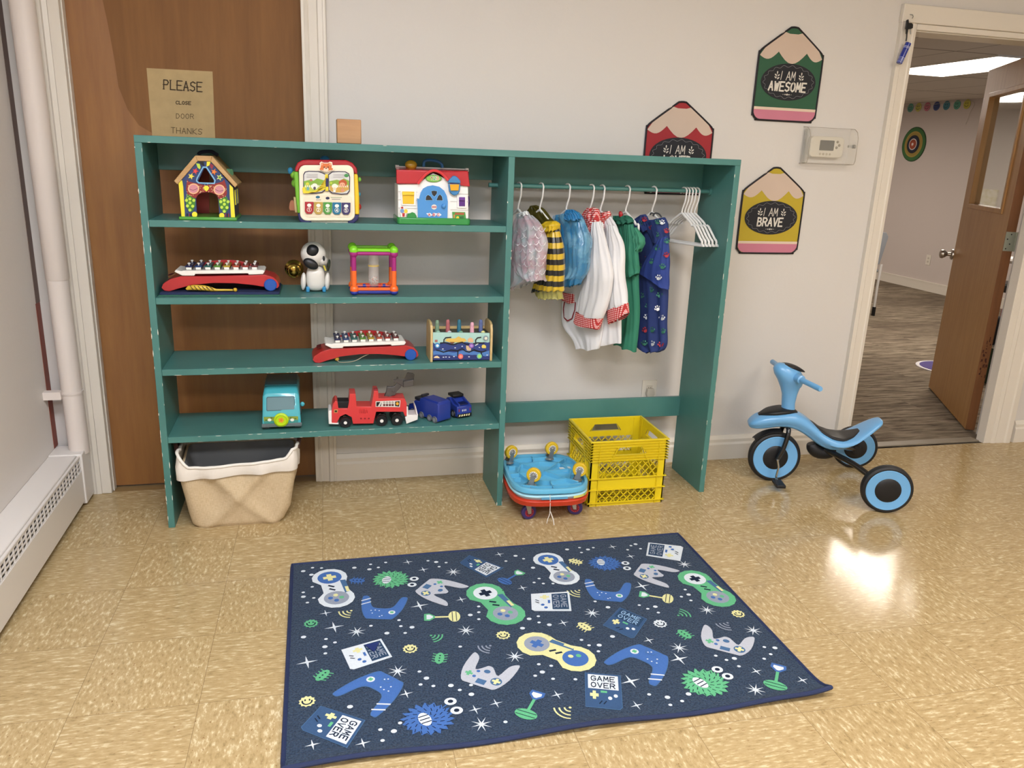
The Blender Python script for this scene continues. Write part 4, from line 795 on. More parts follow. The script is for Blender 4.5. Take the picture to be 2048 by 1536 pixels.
MB().ell(V(.088, .01, .011), .008, M('b8912c', .3)).build('mallet_head').name = 'mallet'; o = bpy.data.objects['mallet.001'] if 'mallet.001' in bpy.data.objects else bpy.data.objects['mallet']
tag(o, 'yellow ball of the mallet under the lower xylophone', 'mallet')
o = MB().tube(smooth_path([V(.09, .0, .01), V(.095, -.006, .003), V(.125, -.008, .002), (V(.155, -.004, .006)), V(.18, .0, .018), V(.205, .01, .026)], 6), .0011, M('b3a68c', .7), 6).build('cord'); tag(o, 'thin tan cord trailing under the lower xylophone', 'cord')

# robot puppy
cg = crop(560, 470, .12695); yd = -.235
t = thing('toy_puppy', 'white plastic toy puppy with black ears on the second shelf', 'toy', (.56, yd, Z2s)); WP2 = M('dedbd4', .3, coat=.3); BK2 = M('18191c', .4)
def E(x, y, rx, ry, d, m, name, rot=0, yy=yd, p=1.): 
    c = PY(*cg((x, y))[0], yy); k = .000211; a = math.radians(rot); return MB().ell(c, (rx * k, d, ry * k), m, 24, 14, ((math.cos(a), 0, -math.sin(a)), (0, 1, 0), (math.sin(a), 0, math.cos(a))), p).build(name, t)
E(562, 680, 158, 215, .034, WP2, 'body', 0, yd, .62); E(525, 300, 215, 215, .042, WP2, 'head', 25); E(660, 400, 110, 90, .03, M('c9c7c0', .3), 'muzzle', 30)
E(515, 250, 105, 108, .02, BK2, 'eye_patch', 20, yd - .027, .9); E(485, 455, 135, 85, .012, BK2, 'ear', 30, yd - .042)
E(690, 370, 20, 45, .008, BK2, 'eye', 0, yd - .026); E(765, 480, 34, 110, .02, M('2f3a2c', .15, alpha=.9, coat=.6), 'visor', 10)
for x in (370, 745): E(x, 730, 48, 155, .016, WP2, 'arm', 4, yd - .008)
for x, yq in ((440, 870), (695, 865)):
    c = PY(*cg((x, yq))[0], yd - .015); MB().box(c.x - .0065, c.x + .0065, yd - .03, yd + .02, Z2s, Z2s + .02, M('3a8fc0', .3)).build('foot', t, bevel=.004)
p = P2(cg((690, 480), (720, 560)), yd - .03); MB().tube(p, .003, M('d8c84a', .4), 8).build('collar', t)

# rattle frame
t = thing('rattle_frame', 'green, magenta and orange rattle cube with a clear bead bottle', 'toy', (.765, -.26, Z2s)); y0, y1 = -.325, -.225
fa, fb_ = PY(*cg((1170, 860))[0], y0), PY(*cg((1795, 860))[0], y0); X0, X1 = fa.x, fb_.x; zt = PY(*cg((1470, 240))[0], y0).z; zc = PY(*cg((1150, 560))[0], y0).z; zb = Z2s + .022
LG, MG, OR, BU = M('7fd02a', .25, coat=.3), M('a02a78', .25), M('f06a28', .25, coat=.3), M('2a3590', .25)
for nm, z, m, r in (('top_frame', zt, LG, .0165), ('upper_frame', zt - .012, MG, .0155), ('lower_frame', zb, OR, .0165), ('base_frame', zb - .011, BU, .0155)):
    b = MB()
    for x in (X0, X1):
        for y in (y0, y1): b.ell((x, y, z), (r, r, r if nm != 'base_frame' else .011), m, 16, 10)
    for y in (y0, y1): b.tube([(X0, y, z), (X1, y, z)], .0065, m, 10)
    for x in (X0, X1): b.tube([(x, y0, z), (x, y1, z)], .0065, m, 10)
    b.build(nm, t)
for x in (X0, X1):
    for y in (y0, y1): MB().tube([(x, y, zc), (x, y, zt - .008)], .0088, MG, 14).build('upper_post', t); MB().tube([(x, y, zb), (x, y, zc)], .0095, OR, 14).build('lower_post', t)
cx, cyy = (X0 + X1) / 2 + .002, (y0 + y1) / 2; H = zt - zb
b = MB().lathe([(.001, .006), (.012, .008), (.019, .018), (.02, .04), (.019, H * .55), (.02, H * .75), (.016, H * .9), (.008, H - .016), (.001, H - .014)], (cx, cyy, zb - .006), (0, 0, 1), M('e8e2dc', .03, alpha=.3, var=0, coat=1), 28); b.build('bottle', t)
MB().lathe([(.019, 0), (.0205, 0), (.0205, .003), (.019, .003)], (cx, cyy, zb + H * .55), (0, 0, 1), M('d8b84a', .3)).build('ring', t)
random.seed(5); b = MB()
for k in range(110):
    a, r = random.uniform(0, 6.28), .015 * math.sqrt(random.random()); b.ell((cx + r * math.cos(a), cyy + r * math.sin(a), zb + .014 + .022 * random.random()), .0018, M(random.choice(('e8e4dc', 'e2725a', 'e8e4dc', 'b8b0a8')), .3), 6, 4)
o = b.build('beads', t); o['kind'] = 'stuff'
b = MB()
for s, c in ((-.035, '2a3590'), (-.02, 'c8342c'), (.022, 'c8342c'), (.038, '2a3590')): b.tube([(cx + s - .005, cyy, zb + .004), (cx + s + .005, cyy, zb + .004)], .008, M(c, .3), 14)
b.tube([(X0, cyy, zb + .004), (X1, cyy, zb + .004)], .003, M('c8342c', .3), 8); b.build('roller', t)

# ------------------------------------------------------------ third shelf: hammer bench
cb = crop(840, 630, .078125); yb_ = -.345; f = fy(yb_ - .0005); yB = -.24
t = thing('pounding_bench', 'wooden pounding bench with sea picture front and five coloured pegs', 'toy', (1.085, -.29, Z3))
b = MB(); pr(b, cb((320, 450), (1785, 465), (1775, 1145), (335, 1155)), yb_, .008, M('a9cfc6', .5))
W1, W2_, W3 = M('2e3f7c', .5), M('4d7ab8', .5), M('28346e', .5)
top = [(335, 700)] + [(335 + 1445 * k / 30, 720 + 26 * math.sin(k * .62 + .4)) for k in range(1, 30)] + [(1785, 690)]
dpoly(b, f, cb(*(top + [(1778, 1145), (335, 1155)])), W1, 1)
dpoly(b, f, cb(*([(333, 920)] + [(340 + 1435 * k / 24, 925 + 35 * math.sin(k * .55 + 3)) for k in range(25)] + [(1775, 1060)] + [(1770 - 1430 * k / 24, 1040 + 28 * math.sin(k * .5)) for k in range(25)])), W2_, 2)
dpoly(b, f, cb(*([(333, 1060)] + [(340 + 1435 * k / 24, 1045 + 26 * math.sin(k * .5 + 2)) for k in range(25)] + [(1778, 1145), (335, 1155)])), W3, 3)
for P, c, l in (([(640, 660), (700, 600), (900, 600), (990, 545), (1060, 590), (1140, 600), (1200, 660), (1100, 700), (750, 700)], 'dcb85a', 1), ([(1230, 690), (1220, 620), (1270, 580), (1330, 590), (1370, 640), (1360, 700)], 'e0b48a', 2), ([(1180, 780), (1240, 790), (1310, 860), (1300, 910), (1210, 910), (1180, 860)], 'd0b48c', 4), ([(345, 1100), (380, 1060), (440, 1045), (490, 1075), (508, 1105)], 'e8cfa0', 5), ([(1575, 820), (1590, 770), (1640, 755), (1690, 790), (1690, 850), (1600, 850)], 'ddc860', 4), ([(1400, 780), (1480, 730), (1500, 740), (1420, 790)], 'e4e4e0', 4), ([(1510, 820), (1540, 830), (1530, 845), (1500, 830)], 'e4e4e0', 4), ([(760, 690), (890, 690), (860, 730), (800, 735)], '7a5238', 3), ([(380, 635), (450, 635), (450, 690), (380, 690)], 'a4665c', 2)): dpoly(b, f, cb(*P), M(c, .5), l)
for x, y in ((585, 870), (900, 840), (1080, 800), (600, 1080), (665, 1075), (750, 1080), (870, 1065), (1255, 1070), (1720, 1025)): dell(b, f, *cb((x, y))[0], 1.8, .9, M('dfe4ea', .5), 5, 8)
SL = M('14161e', .5)
for P in ([(520, 715), (650, 705), (760, 745), (850, 760), (950, 725), (1080, 695), (1180, 745), (1260, 750), (1360, 735), (1480, 710), (1640, 715)], [(420, 900), (510, 915), (600, 950), (700, 925), (800, 895), (950, 915), (1080, 860), (1180, 930), (1260, 950), (1390, 890), (1500, 930), (1600, 945), (1690, 910)], [(610, 710), (615, 630), (660, 580), (790, 570)], [(1425, 720), (1425, 640), (1470, 585), (1560, 570)], [(970, 920), (968, 1040), (990, 1090)], [(1560, 950), (1590, 1040)]):
    dstroke(b, f, cb(*P), 2.1, SL, 6)
b.build('front_panel', t, smooth=0)
for (x, y), c, c2 in (((440, 775), '3d8ac0', 'e0e8ec'), ((1312, 780), '7d5aa8', 'b48cd0'), ((1035, 1055), 'e06a6a', 'ee9a80'), ((1515, 1050), '7cc0a0', 'a8d860'), ((1680, 590), '8a98a0', 'e0dcc8')):
    b = MB(); c_ = PY(*cb((x, y))[0], yb_ - .001); b.lathe([(.001, 0), (.0098, 0), (.0098, .005), (.001, .005)], c_, (0, -1, 0), M(c, .35), 22); b.lathe([(.001, .0), (.0055, 0), (.0055, .001), (.001, .001)], c_ + Vector((0, -.005, 0)), (0, -1, 0), M(c2, .4), 12); b.build('sliding_disc', t, smooth=50)
PLY = wood('b89c66', 'd2bb88', 'birch_ply', 1, 16, .5)
for side, pts in ((0, [(255, 1170), (235, 450), (225, 240), (235, 215), (270, 215), (300, 240), (322, 330), (330, 1170)]), (1, [(1780, 1160), (1790, 460), (1790, 330), (1770, 270), (1735, 235), (1770, 215), (1820, 230), (1855, 330), (1862, 470), (1850, 1165)])):
    xa = PY(*cb((258, 1100))[0], yb_).x if side == 0 else PY(*cb((1780, 1100))[0], yb_).x; za = PY(*cb((270, 215))[0], yb_).z
    prof = [(yb_ - .006, Z3), (yb_ - .006, za - .03), (yb_ + .004, za - .008), (yb_ + .025, za), (yB - .02, za), (yB, za - .01), (yB + .006, za - .03), (yB + .006, Z3)]
    MB().prism([(xa, y, z) for y, z in prof], (.0092, 0, 0), PLY).build('end_panel', t, bevel=.0015)
xa, xb = PY(*cb((330, 460))[0], yb_).x, PY(*cb((1785, 460))[0], yb_).x; zp = PY(*cb((900, 455))[0], yb_).z
MB().box(xa, xb, yb_ + .008, yB, zp - .014, zp - .006, M('3c4038', .5)).build('peg_board', t, smooth=0); MB().box(xa, xb, yB - .006, yB, Z3 + .0, zp + .004, PLY).build('back_panel', t, smooth=0)
for k, (x, yt_, c) in enumerate(((440, 130, '7d9a80'), (715, 115, 'b0666a'), (1005, 115, '2f6f86'), (1335, 185, 'e0a8b8'), (1560, 120, '5a6a9c'))):
    yy = yb_ + (.03 if k == 3 else .045); pt = PY(*cb((x, yt_))[0], yy); b = MB().lathe([(.0085, -.03), (.0085, 0), (.0072, .7 * (pt.z - zp)), (.0068, pt.z - zp - .004), (.004, pt.z - zp), (.001, pt.z - zp + .0005)], (pt.x, yy, zp), (0, 0, 1), M(c, .45), 18)
    q = b.build('peg', t)
    m_ = MB(); ff = lambda a, c__, l=0: Vector((pt.x + a, yy - .0076, pt.z - .013 + c__)); dell(m_, ff, -.0025, 0, .0008, .0012, BLACK, 0, 8); dell(m_, ff, .0025, 0, .0008, .0012, BLACK, 0, 8); dstroke(m_, ff, [(-.0015, -.004), (0, -.005), (.0015, -.004)], .0006, BLACK, 0); m_.build('face_print', q, smooth=0)
for x, c in ((465, '9cc8b0'), (755, 'c8c8d0'), (1045, '6a9a80'), (1615, 'd8d48a')):
    pt = PY(*cb((x, 440))[0], yb_ + .02); MB().ell(pt, (.008, .006, .006), M(c, .45), 14, 8).build('sunk_peg', t)

# ------------------------------------------------------------ fourth shelf: vehicles
def wheel(mb_name, par, c, axis, r, w, tyre, hub, rh=.45, n=26):
    a = Vector(axis).normalized(); c = Vector(c); o = MB().lathe([(r * .5, 0), (r * .92, 0), (r, w * .15), (r, w * .85), (r * .92, w), (r * .5, w)], c, a, tyre, n).build(mb_name, par)
    MB().lathe([(.0005, 0), (r * rh, 0), (r * rh, w * 1.06), (r * rh * .8, w * 1.14), (.0005, w * 1.14)], c - a * (w * .04), a, hub, n).build('hub_cap', o); return o
cv = crop(500, 730, .09763); yv = -.335
t = thing('toy_van', 'turquoise toy van with a yellow flower wheel on its nose, facing front', 'toy vehicle', (.415, -.24, Z4))
VB = M('48aab8', .25, coat=.4); xa, xb = .346, .486
zs = PY(*cv((600, 1050))[0], yv).z; zw = PY(*cv((600, 590))[0], yv + .02).z; zr = PY(*cv((600, 465))[0], yv + .05).z
def vring(y, z0, z1, k, hw=0.):
    P = []
    for x, z in ((xa + hw, z0), (xa + hw, z1 - .016), (xa + hw + .004, z1 - .005), (xa + hw + .014, z1), (xb - hw - .014, z1), (xb - hw - .004, z1 - .005), (xb - hw, z1 - .016), (xb - hw, z0)): P.append(Vector((x, y, z)))
    return P
b = MB().loft([vring(yv, Z4 + .018, zs - .006, 0), vring(yv + .004, Z4 + .018, zs + .016, 0, .001), vring(yv + .024, Z4 + .02, zw, 0, .004), vring(yv + .045, Z4 + .02, zr, 0, .006), vring(yv + .07, Z4 + .02, zr + .004, 0, .006), vring(-.115, Z4 + .02, zr + .004, 0, .005)], VB); b.build('body', t, bevel=.003)
pl = lambda u, v, dy=0.: PY(*cv((u, v))[0], yv + .008 + (940 - v) / 290 * .014 + dy)
b = MB().prism([pl(u, v, -.003) for u, v in ((335, 680), (355, 655), (890, 638), (915, 655), (925, 900), (905, 925), (350, 945), (335, 925))], (0, .003, 0), M('2f5a64', .4)); b.prism([pl(u, v, -.0045) for u, v in ((350, 690), (365, 668), (885, 652), (902, 665), (910, 895), (895, 910), (360, 930), (350, 915))], (0, .002, 0), M('5f8088', .12, coat=.5)); w_ = b.build('windscreen', t, smooth=0)
b = MB(); fv = fy(yv - .0008); dpoly(b, fv, cv((280, 1065), (985, 1050), (985, 1120), (285, 1150)), M('8a9a3a', .4), 1); dpoly(b, fv, cv((285, 1150), (985, 1120), (985, 1180), (290, 1205)), M('3b8a86', .4), 1)
for x in (400, 865): dell(b, fv, *cv((x, 1125))[0], 3.8, 2.9, M('e2e6dc', .4), 3, 14)
for x, y in ((330, 1130), (440, 1085), (830, 1085), (930, 1100)): dell(b, fv, *cv((x, y))[0], 2.4, 1.0, M('2f5a3a', .4), 2, 10)
b.build('nose_stripe', t, smooth=0)
c = PY(*cv((640, 1120))[0], yv - .004); b = MB().lathe([(.001, -.004), (.0255, -.004), (.0265, .004), (.02, .009), (.0185, .006), (.001, .006)], c, (0, -1, 0), M('b2d21a', .3), 30)
ff = lambda a, c_, l=0: Vector((c.x + a, c.y - .0062 - .0004 * l, c.z + c_)); 
for k in range(5): dell(b, ff, .006 * math.cos(k * 1.257), .006 * math.sin(k * 1.257), .0045, .0045, M('d8922c', .4), 1, 10)
dell(b, ff, 0, 0, .003, .003, M('c86a2a', .4), 2, 10); b.build('spare_wheel', t)
b = MB().box(xa - .002, xb + .002, yv - .004, yv + .006, Z4 + .012, Z4 + .026, M('5d6a6c', .4)); b.build('bumper', t, bevel=.002)
for x in (xa + .002, xb - .024):
    for y in (yv + .02, -.16): MB().lathe([(.001, 0), (.017, 0), (.019, .003), (.019, .019), (.017, .022), (.001, .022)], (x, y, Z4 + .019), (1, 0, 0), M('4a5052', .5), 24).build('wheel', t)
p = PY(*cv((1030, 810))[0], yv + .03); MB().ell((xb + .006, yv + .035, p.z), (.008, .005, .009), VB, 12, 8).build('wing_mirror', t)
MB().box(xa + .012, xb - .012, -.27, -.12, zr + .004, zr + .008, M('2c6f7a', .35)).build('roof_rack', t, bevel=.002)

c5_ = crop(640, 730, .15625); yt = -.338; f = fy(yt - .0006)
t = thing('toy_fire_truck', 'red toy fire truck with grey crane bucket and white ramp', 'toy vehicle', (.75, -.29, Z4)); FR = M('d03c3c', .3, coat=.3)
hb = [(150, 745), (148, 610), (165, 500), (195, 460), (225, 470), (235, 560), (355, 560), (372, 470), (380, 370), (455, 370), (462, 440), (470, 535), (655, 535), (672, 450), (690, 335), (745, 335), (750, 430), (1085, 430), (1110, 490), (1110, 655), (1085, 655), (1065, 600), (720, 600), (685, 750), (420, 755), (405, 670), (330, 630), (260, 660), (215, 745)]
b = MB(); pr(b, c5_(*hb), yt, .075, FR)
for k in range(5): pr(b, c5_(*[(500 + 24 * k, 565), (512 + 24 * k, 565), (518 + 24 * k, 620), (506 + 24 * k, 620)]), yt - .003, .004, FR)
for k in range(3): dell(b, f, *c5_((525 + 50 * k, 685))[0], 1.9, 1.7, M('8a1f26', .4), 1, 10)
b.build('body', t, bevel=.003, seg=2)
b = MB(); pr(b, c5_((200, 470), (375, 470), (365, 560), (235, 560)), yt + .01, .055, M('16161a', .5)); b.build('cockpit', t, bevel=.002)
b = MB(); dpoly(b, f, c5_((712, 465), (1030, 452), (1022, 540), (712, 535)), M('d8d4cc', .4), 1); dpoly(b, f, c5_((722, 475), (790, 472), (780, 528), (722, 528)), BLACK, 2); dpoly(b, f, c5_((740, 528), (775, 470), (790, 470), (765, 528)), M('d8d4cc', .4), 3)
for k in range(4):
    x = 822 + 36 * k; dell(b, f, *c5_((x, 480))[0], 1.7, 2.0, BLACK, 2, 10); dell(b, f, *c5_((x, 480))[0], 1.0, 1.2, M('d8d4cc', .4), 3, 8); dpoly(b, f, c5_((x - 14, 500), (x + 14, 500), (x + 14, 525), (x - 14, 525)), M('5a2228', .4), 2)
dpoly(b, f, c5_((962, 468), (1020, 462), (1012, 532), (960, 525)), BLACK, 2); dell(b, f, *c5_((990, 495))[0], 3, 3.2, M('e0a838', .4), 3, 12); dpoly(b, f, c5_((180, 570), (228, 570), (225, 612), (180, 612)), M('c8a05a', .4), 1); dpoly(b, f, c5_((188, 580), (220, 580), (218, 605), (188, 605)), M('2a2420', .4), 2)
b.build('sticker', t, smooth=0)
b = MB(); pr(b, c5_((105, 590), (150, 580), (150, 740), (240, 745), (240, 765), (110, 760)), yt - .002, .08, M('e6e2de', .35)); b.build('front_bumper', t, bevel=.003)
b = MB(); pr(b, c5_((1110, 660), (1110, 530), (1125, 530), (1130, 650), (1240, 640), (1215, 525), (1225, 525), (1255, 640), (1250, 700), (1105, 755), (1090, 665)), yt + .0, .004, M('e6e2de', .35)); pr(b, c5_((1105, 640), (1250, 640), (1250, 700), (1105, 750)), yt + .004, .065, M('e6e2de', .35)); pr(b, c5_((1215, 530), (1228, 530), (1252, 645), (1235, 645)), yt + .004, .065, M('e6e2de', .35)); b.build('rear_ramp', t, bevel=.002)
for i, (x, y, r_) in enumerate(((325, 737, 80), (790, 712, 86), (985, 712, 86))):
    rr_ = r_ * .1562 / 605; cc = PY(*c5_((x, y))[0], yt - .006)
    for q in (0, 1): wheel('wheel', t, (cc.x, yt - .008 + q * .071, Z4 + rr_), (0, 1, 0), rr_, .02, M('141416', .3, coat=.4), M('e8e6e0', .35), .3)
q = P2(c5_((415, 430), (415, 400), (415, 360)), yt + .035); MB().lathe([(.001, 0), (.008, 0), (.009, .01), (.006, .02), (.001, .022)], (q[1].x, yt + .03, q[1].z - .004), (0, 0, 1), BLACK, 16).build('beacon', t); MB().box(PY(*c5_((690, 340))[0], yt).x, PY(*c5_((745, 340))[0], yt).x, yt + .01, yt + .03, PY(*c5_((700, 345))[0], yt).z, PY(*c5_((700, 318))[0], yt).z, M('8a1f2a', .3)).build('beacon', t, bevel=.002)
SG = M('56524f', .35, metal=.2); yc = yt + .03
b = MB(); c0 = PY(*c5_((885, 405))[0], yc); b.lathe([(.001, 0), (.016, 0), (.015, .006), (.008, .012), (.001, .012)], (c0.x, yc + .01, c0.z - .006), (0, 0, 1), SG); pr(b, c5_((820, 410), (960, 390), (990, 330), (940, 290), (860, 280), (850, 350)), yc, .018, SG); b.build('crane_base', t, bevel=.002)
b = MB(); pr(b, c5_((860, 285), (950, 275), (1000, 215), (1060, 235), (1030, 290), (980, 345), (930, 370), (900, 330)), yc + .002, .012, SG); dc = PY(*c5_((940, 335))[0], yc); b.lathe([(.001, 0), (.006, 0), (.006, .004), (.001, .004)], (dc.x, yc + .002, dc.z), (0, -1, 0), SG, 16); b.build('lower_arm', t, bevel=.002)
b = MB(); pr(b, c5_((945, 190), (980, 180), (985, 150), (998, 150), (1000, 180), (1080, 180), (1120, 95), (1190, 105), (1210, 125), (1195, 270), (1070, 285), (1040, 260), (980, 225), (945, 225)), yc + .0, .004, SG); pr(b, c5_((1070, 215), (1200, 190), (1195, 270), (1070, 285)), yc - .016, .035, SG); pr(b, c5_((1120, 95), (1190, 105), (1195, 190), (1085, 205)), yc + .015, .004, M('3a3836', .4)); b.build('bucket', t, bevel=.0015)
# the two blue trucks: boxes set at an angle, rear ends towards the room
def frame3(o, d):   # o corner on the shelf, d direction along the length (away), returns point function: along, across, up
    d = Vector((d[0], d[1], 0)).normalized(); s_ = Vector((d.y, -d.x, 0)); o = Vector(o); return lambda a, c_, z: o + d * a + s_ * c_ + Vector((0, 0, z)), d, s_
def truck_blue(o, d, name, label, L, W, H, kind):
    t = thing(name, label, 'toy vehicle', o, ); V, d, s_ = frame3(o, d); BLU = M('263a90', .25, coat=.3); 
    side = [(0, .008), (0, H - .008), (.004, H)] + ([(L * .6, H), (L * .64, H * .8), (L * .8, H * .78), (L * .86, H * .6), (L, H * .5), (L, .01)] if kind == 0 else [(.004, H * .72), (.012, H * .7), (.05, H * .75), (.065, H * 1.1), (L * .6, H * 1.15), (L * .7, H), (L, H * .7), (L, .01)])
    if kind == 1: side = [(0, .008), (0, H * .68), (.004, H * .7), (.04, H * .72), (.06, H * .9), (L * .45, H * .98), (L * .6, H * .9), (L * .75, H * .6), (L, H * .5), (L, .01)]
    b = MB().prism([V(a, 0, z) for a, z in side], s_ * W, BLU); 
    if kind == 0:
        b.obox(V(.001, W / 2, H * .55), (s_, d, (0, 0, 1)), (W * .46, .0025, H * .4), BLU); b.obox(V(.008, W / 2, H + .0), (s_, d, (0, 0, 1)), (W * .42, .004, .004), BLU); b.obox(V(L * .3, W / 2, H + .001), (s_, d, (0, 0, 1)), (W * .4, L * .25, .003), BLU)
    body = b.build('body', t, bevel=.003)
    b = MB(); 
    if kind == 0: b.obox(V(L * .74, W / 2, H * .84), (s_, d, (0, 0, 1)), (W * .35, .022, .006), M('2a2a30', .3)); b.obox(V(L * .66, W / 2, H + .004), (s_, d, (0, 0, 1)), (W * .25, .006, .004), M('2a2a30', .3)); b.build('light_bar', t, bevel=.002)
    else:
        b.obox(V(.075, W / 2, H * .98 + .006), (s_, d, (0, 0, 1)), (W * .38, .022, .006), M('17171a', .3)); b.build('roof', t, bevel=.003)
        b = MB().obox(V(.028, W / 2, H * .73), (s_, d, (0, 0, 1)), (W * .38, .018, .002), M('141c4a', .5)); b.build('bed', t, bevel=.001)
        for q in (.01, W - .01): MB().prism([V(a, q - .003, z) for a, z in ((.0, H * .66), (.0, H * .8), (.02, H * .86), (.05, H * .98), (.06, H * .98), (.06, H * .66))], s_ * .006, BLU).build('side_rail', t, bevel=.001)
        b = MB(); fr = lambda a, c_, l=0: V(-.0004 - .0005 * l, a * W, c_ * H)
        dpoly(b, fr, [(.02, .1), (.98, .1), (.98, .28), (.02, .28)], BLACK, 1)
        for k in range(5): a = .1 + .16 * k; dpoly(b, fr, [(a, .14), (a + .1, .14), (a + .13, .24), (a + .05, .24)], M('e6dca8', .4), 2)
        for a in (.1, .85): dpoly(b, fr, [(a, .4), (a + .06, .4), (a + .06, .55), (a, .55)], M('8a2a3a', .3), 1)
        for a in (.36, .47, .58): dell(b, fr, a, .46, .028, .06, M('dfe4e4', .3), 1, 10)
        b.build('rear_plate', t, smooth=0)
    wr = .0135 if kind == 0 else .016
    for a in ((.018, .048, L * .55, L * .86) if kind == 0 else (.03, L * .8)):
        for q in (-.004, W - .010): wheel('wheel', t, V(a, q, wr), s_, wr, .014, M('6f6f74', .35, metal=.3) if kind == 0 else M('16161a', .4), M('8d8d92', .35), .55, 20)
    return t
truck_blue((1.0, -.345, Z4), (-.55, .83), 'toy_delivery_truck', 'blue toy box truck with grey wheels seen from its rear corner', .175, .068, .082, 0)
truck_blue((1.083, -.30, Z4), (-.32, .95), 'toy_pickup', 'dark blue toy pickup with black roof behind the blue box truck', .15, .066, .075, 1)

# ------------------------------------------------------------ storage basket on the floor
LI = linen(); t = thing('storage_basket', 'beige linen storage basket with white rim under the lowest shelf', 'basket', (.25, -.24, 0))
random.seed(11)
def bring(z, x0, x1, y0, y1, r, bulge, n=9):
    P = []
    for cx, cy, a in ((x1 - r, y1 - r, 0), (x0 + r, y1 - r, 90), (x0 + r, y0 + r, 180), (x1 - r, y0 + r, 270)):
        for k in range(n + 1): q = math.radians(a + 90 * k / n); P.append(Vector((cx + r * math.cos(q), cy + r * math.sin(q), z)))
    out = []
    for i in range(len(P)):
        a, b_ = P[i], P[(i + 1) % len(P)]; m = max(1, int((b_ - a).length / .018))
        for k in range(m if (b_ - a).length > .03 else 1): out.append(a + (b_ - a) * (k / m))
    return out
prof = [(0, .096, .398, -.385, -.135, .03), (.012, .082, .412, -.392, -.13, .035), (.06, .072, .437, -.398, -.127, .04), (.12, .064, .447, -.402, -.125, .04), (.17, .056, .456, -.400, -.122, .035), (.205, .05, .461, -.396, -.12, .03), (.238, .053, .462, -.388, -.12, .03)]
rings = [bring(z, *q, 0) for z, *q in [(p_[0], p_[1], p_[2], p_[3], p_[4], p_[5]) for p_ in prof]] if False else [bring(p_[0], p_[1], p_[2], p_[3], p_[4], p_[5], 0) for p_ in prof]
N = min(len(r_) for r_ in rings); 
def resamp(r_, N):
    L = [0]; 
    for a, b_ in zip(r_, r_[1:] + r_[:1]): L.append(L[-1] + (b_ - a).length)
    out = []; j = 0
    for k in range(N):
        s_ = L[-1] * k / N
        while L[j + 1] < s_: j += 1
        a, b_ = r_[j], r_[(j + 1) % len(r_)]; out.append(a + (b_ - a) * ((s_ - L[j]) / max(1e-9, L[j + 1] - L[j])))
    return out
N = 120; rings = [resamp(r_, N) for r_ in rings]
full = []
for i in range(len(rings) - 1):
    for k in range(4): t_ = k / 4; full.append([a.lerp(b_, t_) for a, b_ in zip(rings[i], rings[i + 1])])
full.append(rings[-1])
for r_ in full:
    for p in r_:
        if p.y < -.33:
            a, z = (p.x - .255) / .19, p.z / .24
            X = abs(a * .8 + (z - .5) * 1.0), abs(a * .8 - (z - .5) * 1.0)
            d_ = .011 * math.exp(-(X[0] / .10) ** 2) + .011 * math.exp(-(X[1] / .10) ** 2) - .02 * math.exp(-((abs(a) - .55) / .3) ** 2 - ((z - .55) / .3) ** 2) - .007 * math.exp(-(a / .3) ** 2 - ((z - .85) / .18) ** 2)
            p.y -= d_ * max(0, 1 - abs(a) ** 4) + .006 * math.sin(9 * a + 5 * z) * max(0, 1 - abs(a) ** 4) * z
        else: p.x += .006 * math.sin(22 * p.z + 9 * p.y)
inner = [[Vector((.256 + (p.x - .256) * .96, -.26 + (p.y + .26) * .95, max(p.z, .006))) for p in r_] for r_ in full[::-1]]
b = MB().loft(full, LI, caps=False); b.loft([full[-1]] + [inner[0]], LI, caps=False); b.face(full[0], LI); body = b.build('fabric_body', t, smooth=60)
b = MB().loft(inner, M('8c8e90', .9), caps=False); b.face(inner[-1], M('8c8e90', .9)); b.build('lining', t, smooth=60, label='dark grey inner lining')
WF = M('d8d0c4', .8, bump=.2, bs=400)
def rimz(p): return .238 + .030 * max(0, (p.x - .25) / .2) * 0.7 + .055 * (max(0, abs(p.x - .257) - .165) / .04) ** 1.2 * (1 if True else 0) + .02 * max(0, (p.y + .38) / .26)
top_r = [Vector((p.x, p.y, min(.29, rimz(p)))) for p in full[-1]]
ro_ = full[-5]; low_r = [Vector((p.x + (p.x - .256) * .035, p.y - (.011 if p.y < -.3 else -.006), p.z + .010 * (p.x - .25) / .2)) for p in ro_]
top_r = [Vector((p.x + (p.x - .256) * .02, p.y - (.006 if p.y < -.3 else 0), p.z)) for p in top_r]
mid_r = [a.lerp(b_, .5) + Vector(((a.x - .256) * .02, -.006, 0)) for a, b_ in zip(low_r, top_r)]
b = MB().loft([low_r, mid_r, top_r, [Vector((.256 + (p.x - .256) * .975, -.26 + (p.y + .26) * .965, p.z - .002)) for p in top_r]], WF, caps=False); b.build('cuff', t, smooth=60, label='white turned-over fabric cuff')
b = MB().tube([p + Vector((0, 0, .003)) for p in top_r], .0058, M('e6e1d8', .6), 8, True); b.build('wire_rim', t, smooth=60)
for s, x in ((-1, .045), (1, .468)):
    b = MB().tube(smooth_path([(x, -.33, .275), (x + .008 * s, -.30, .305), (x + .01 * s, -.25, .312), (x + .008 * s, -.2, .305), (x, -.17, .275)], 4), .0085, M('4a2f28', .6), 8); b.build('handle', t, label='brown leather handle')

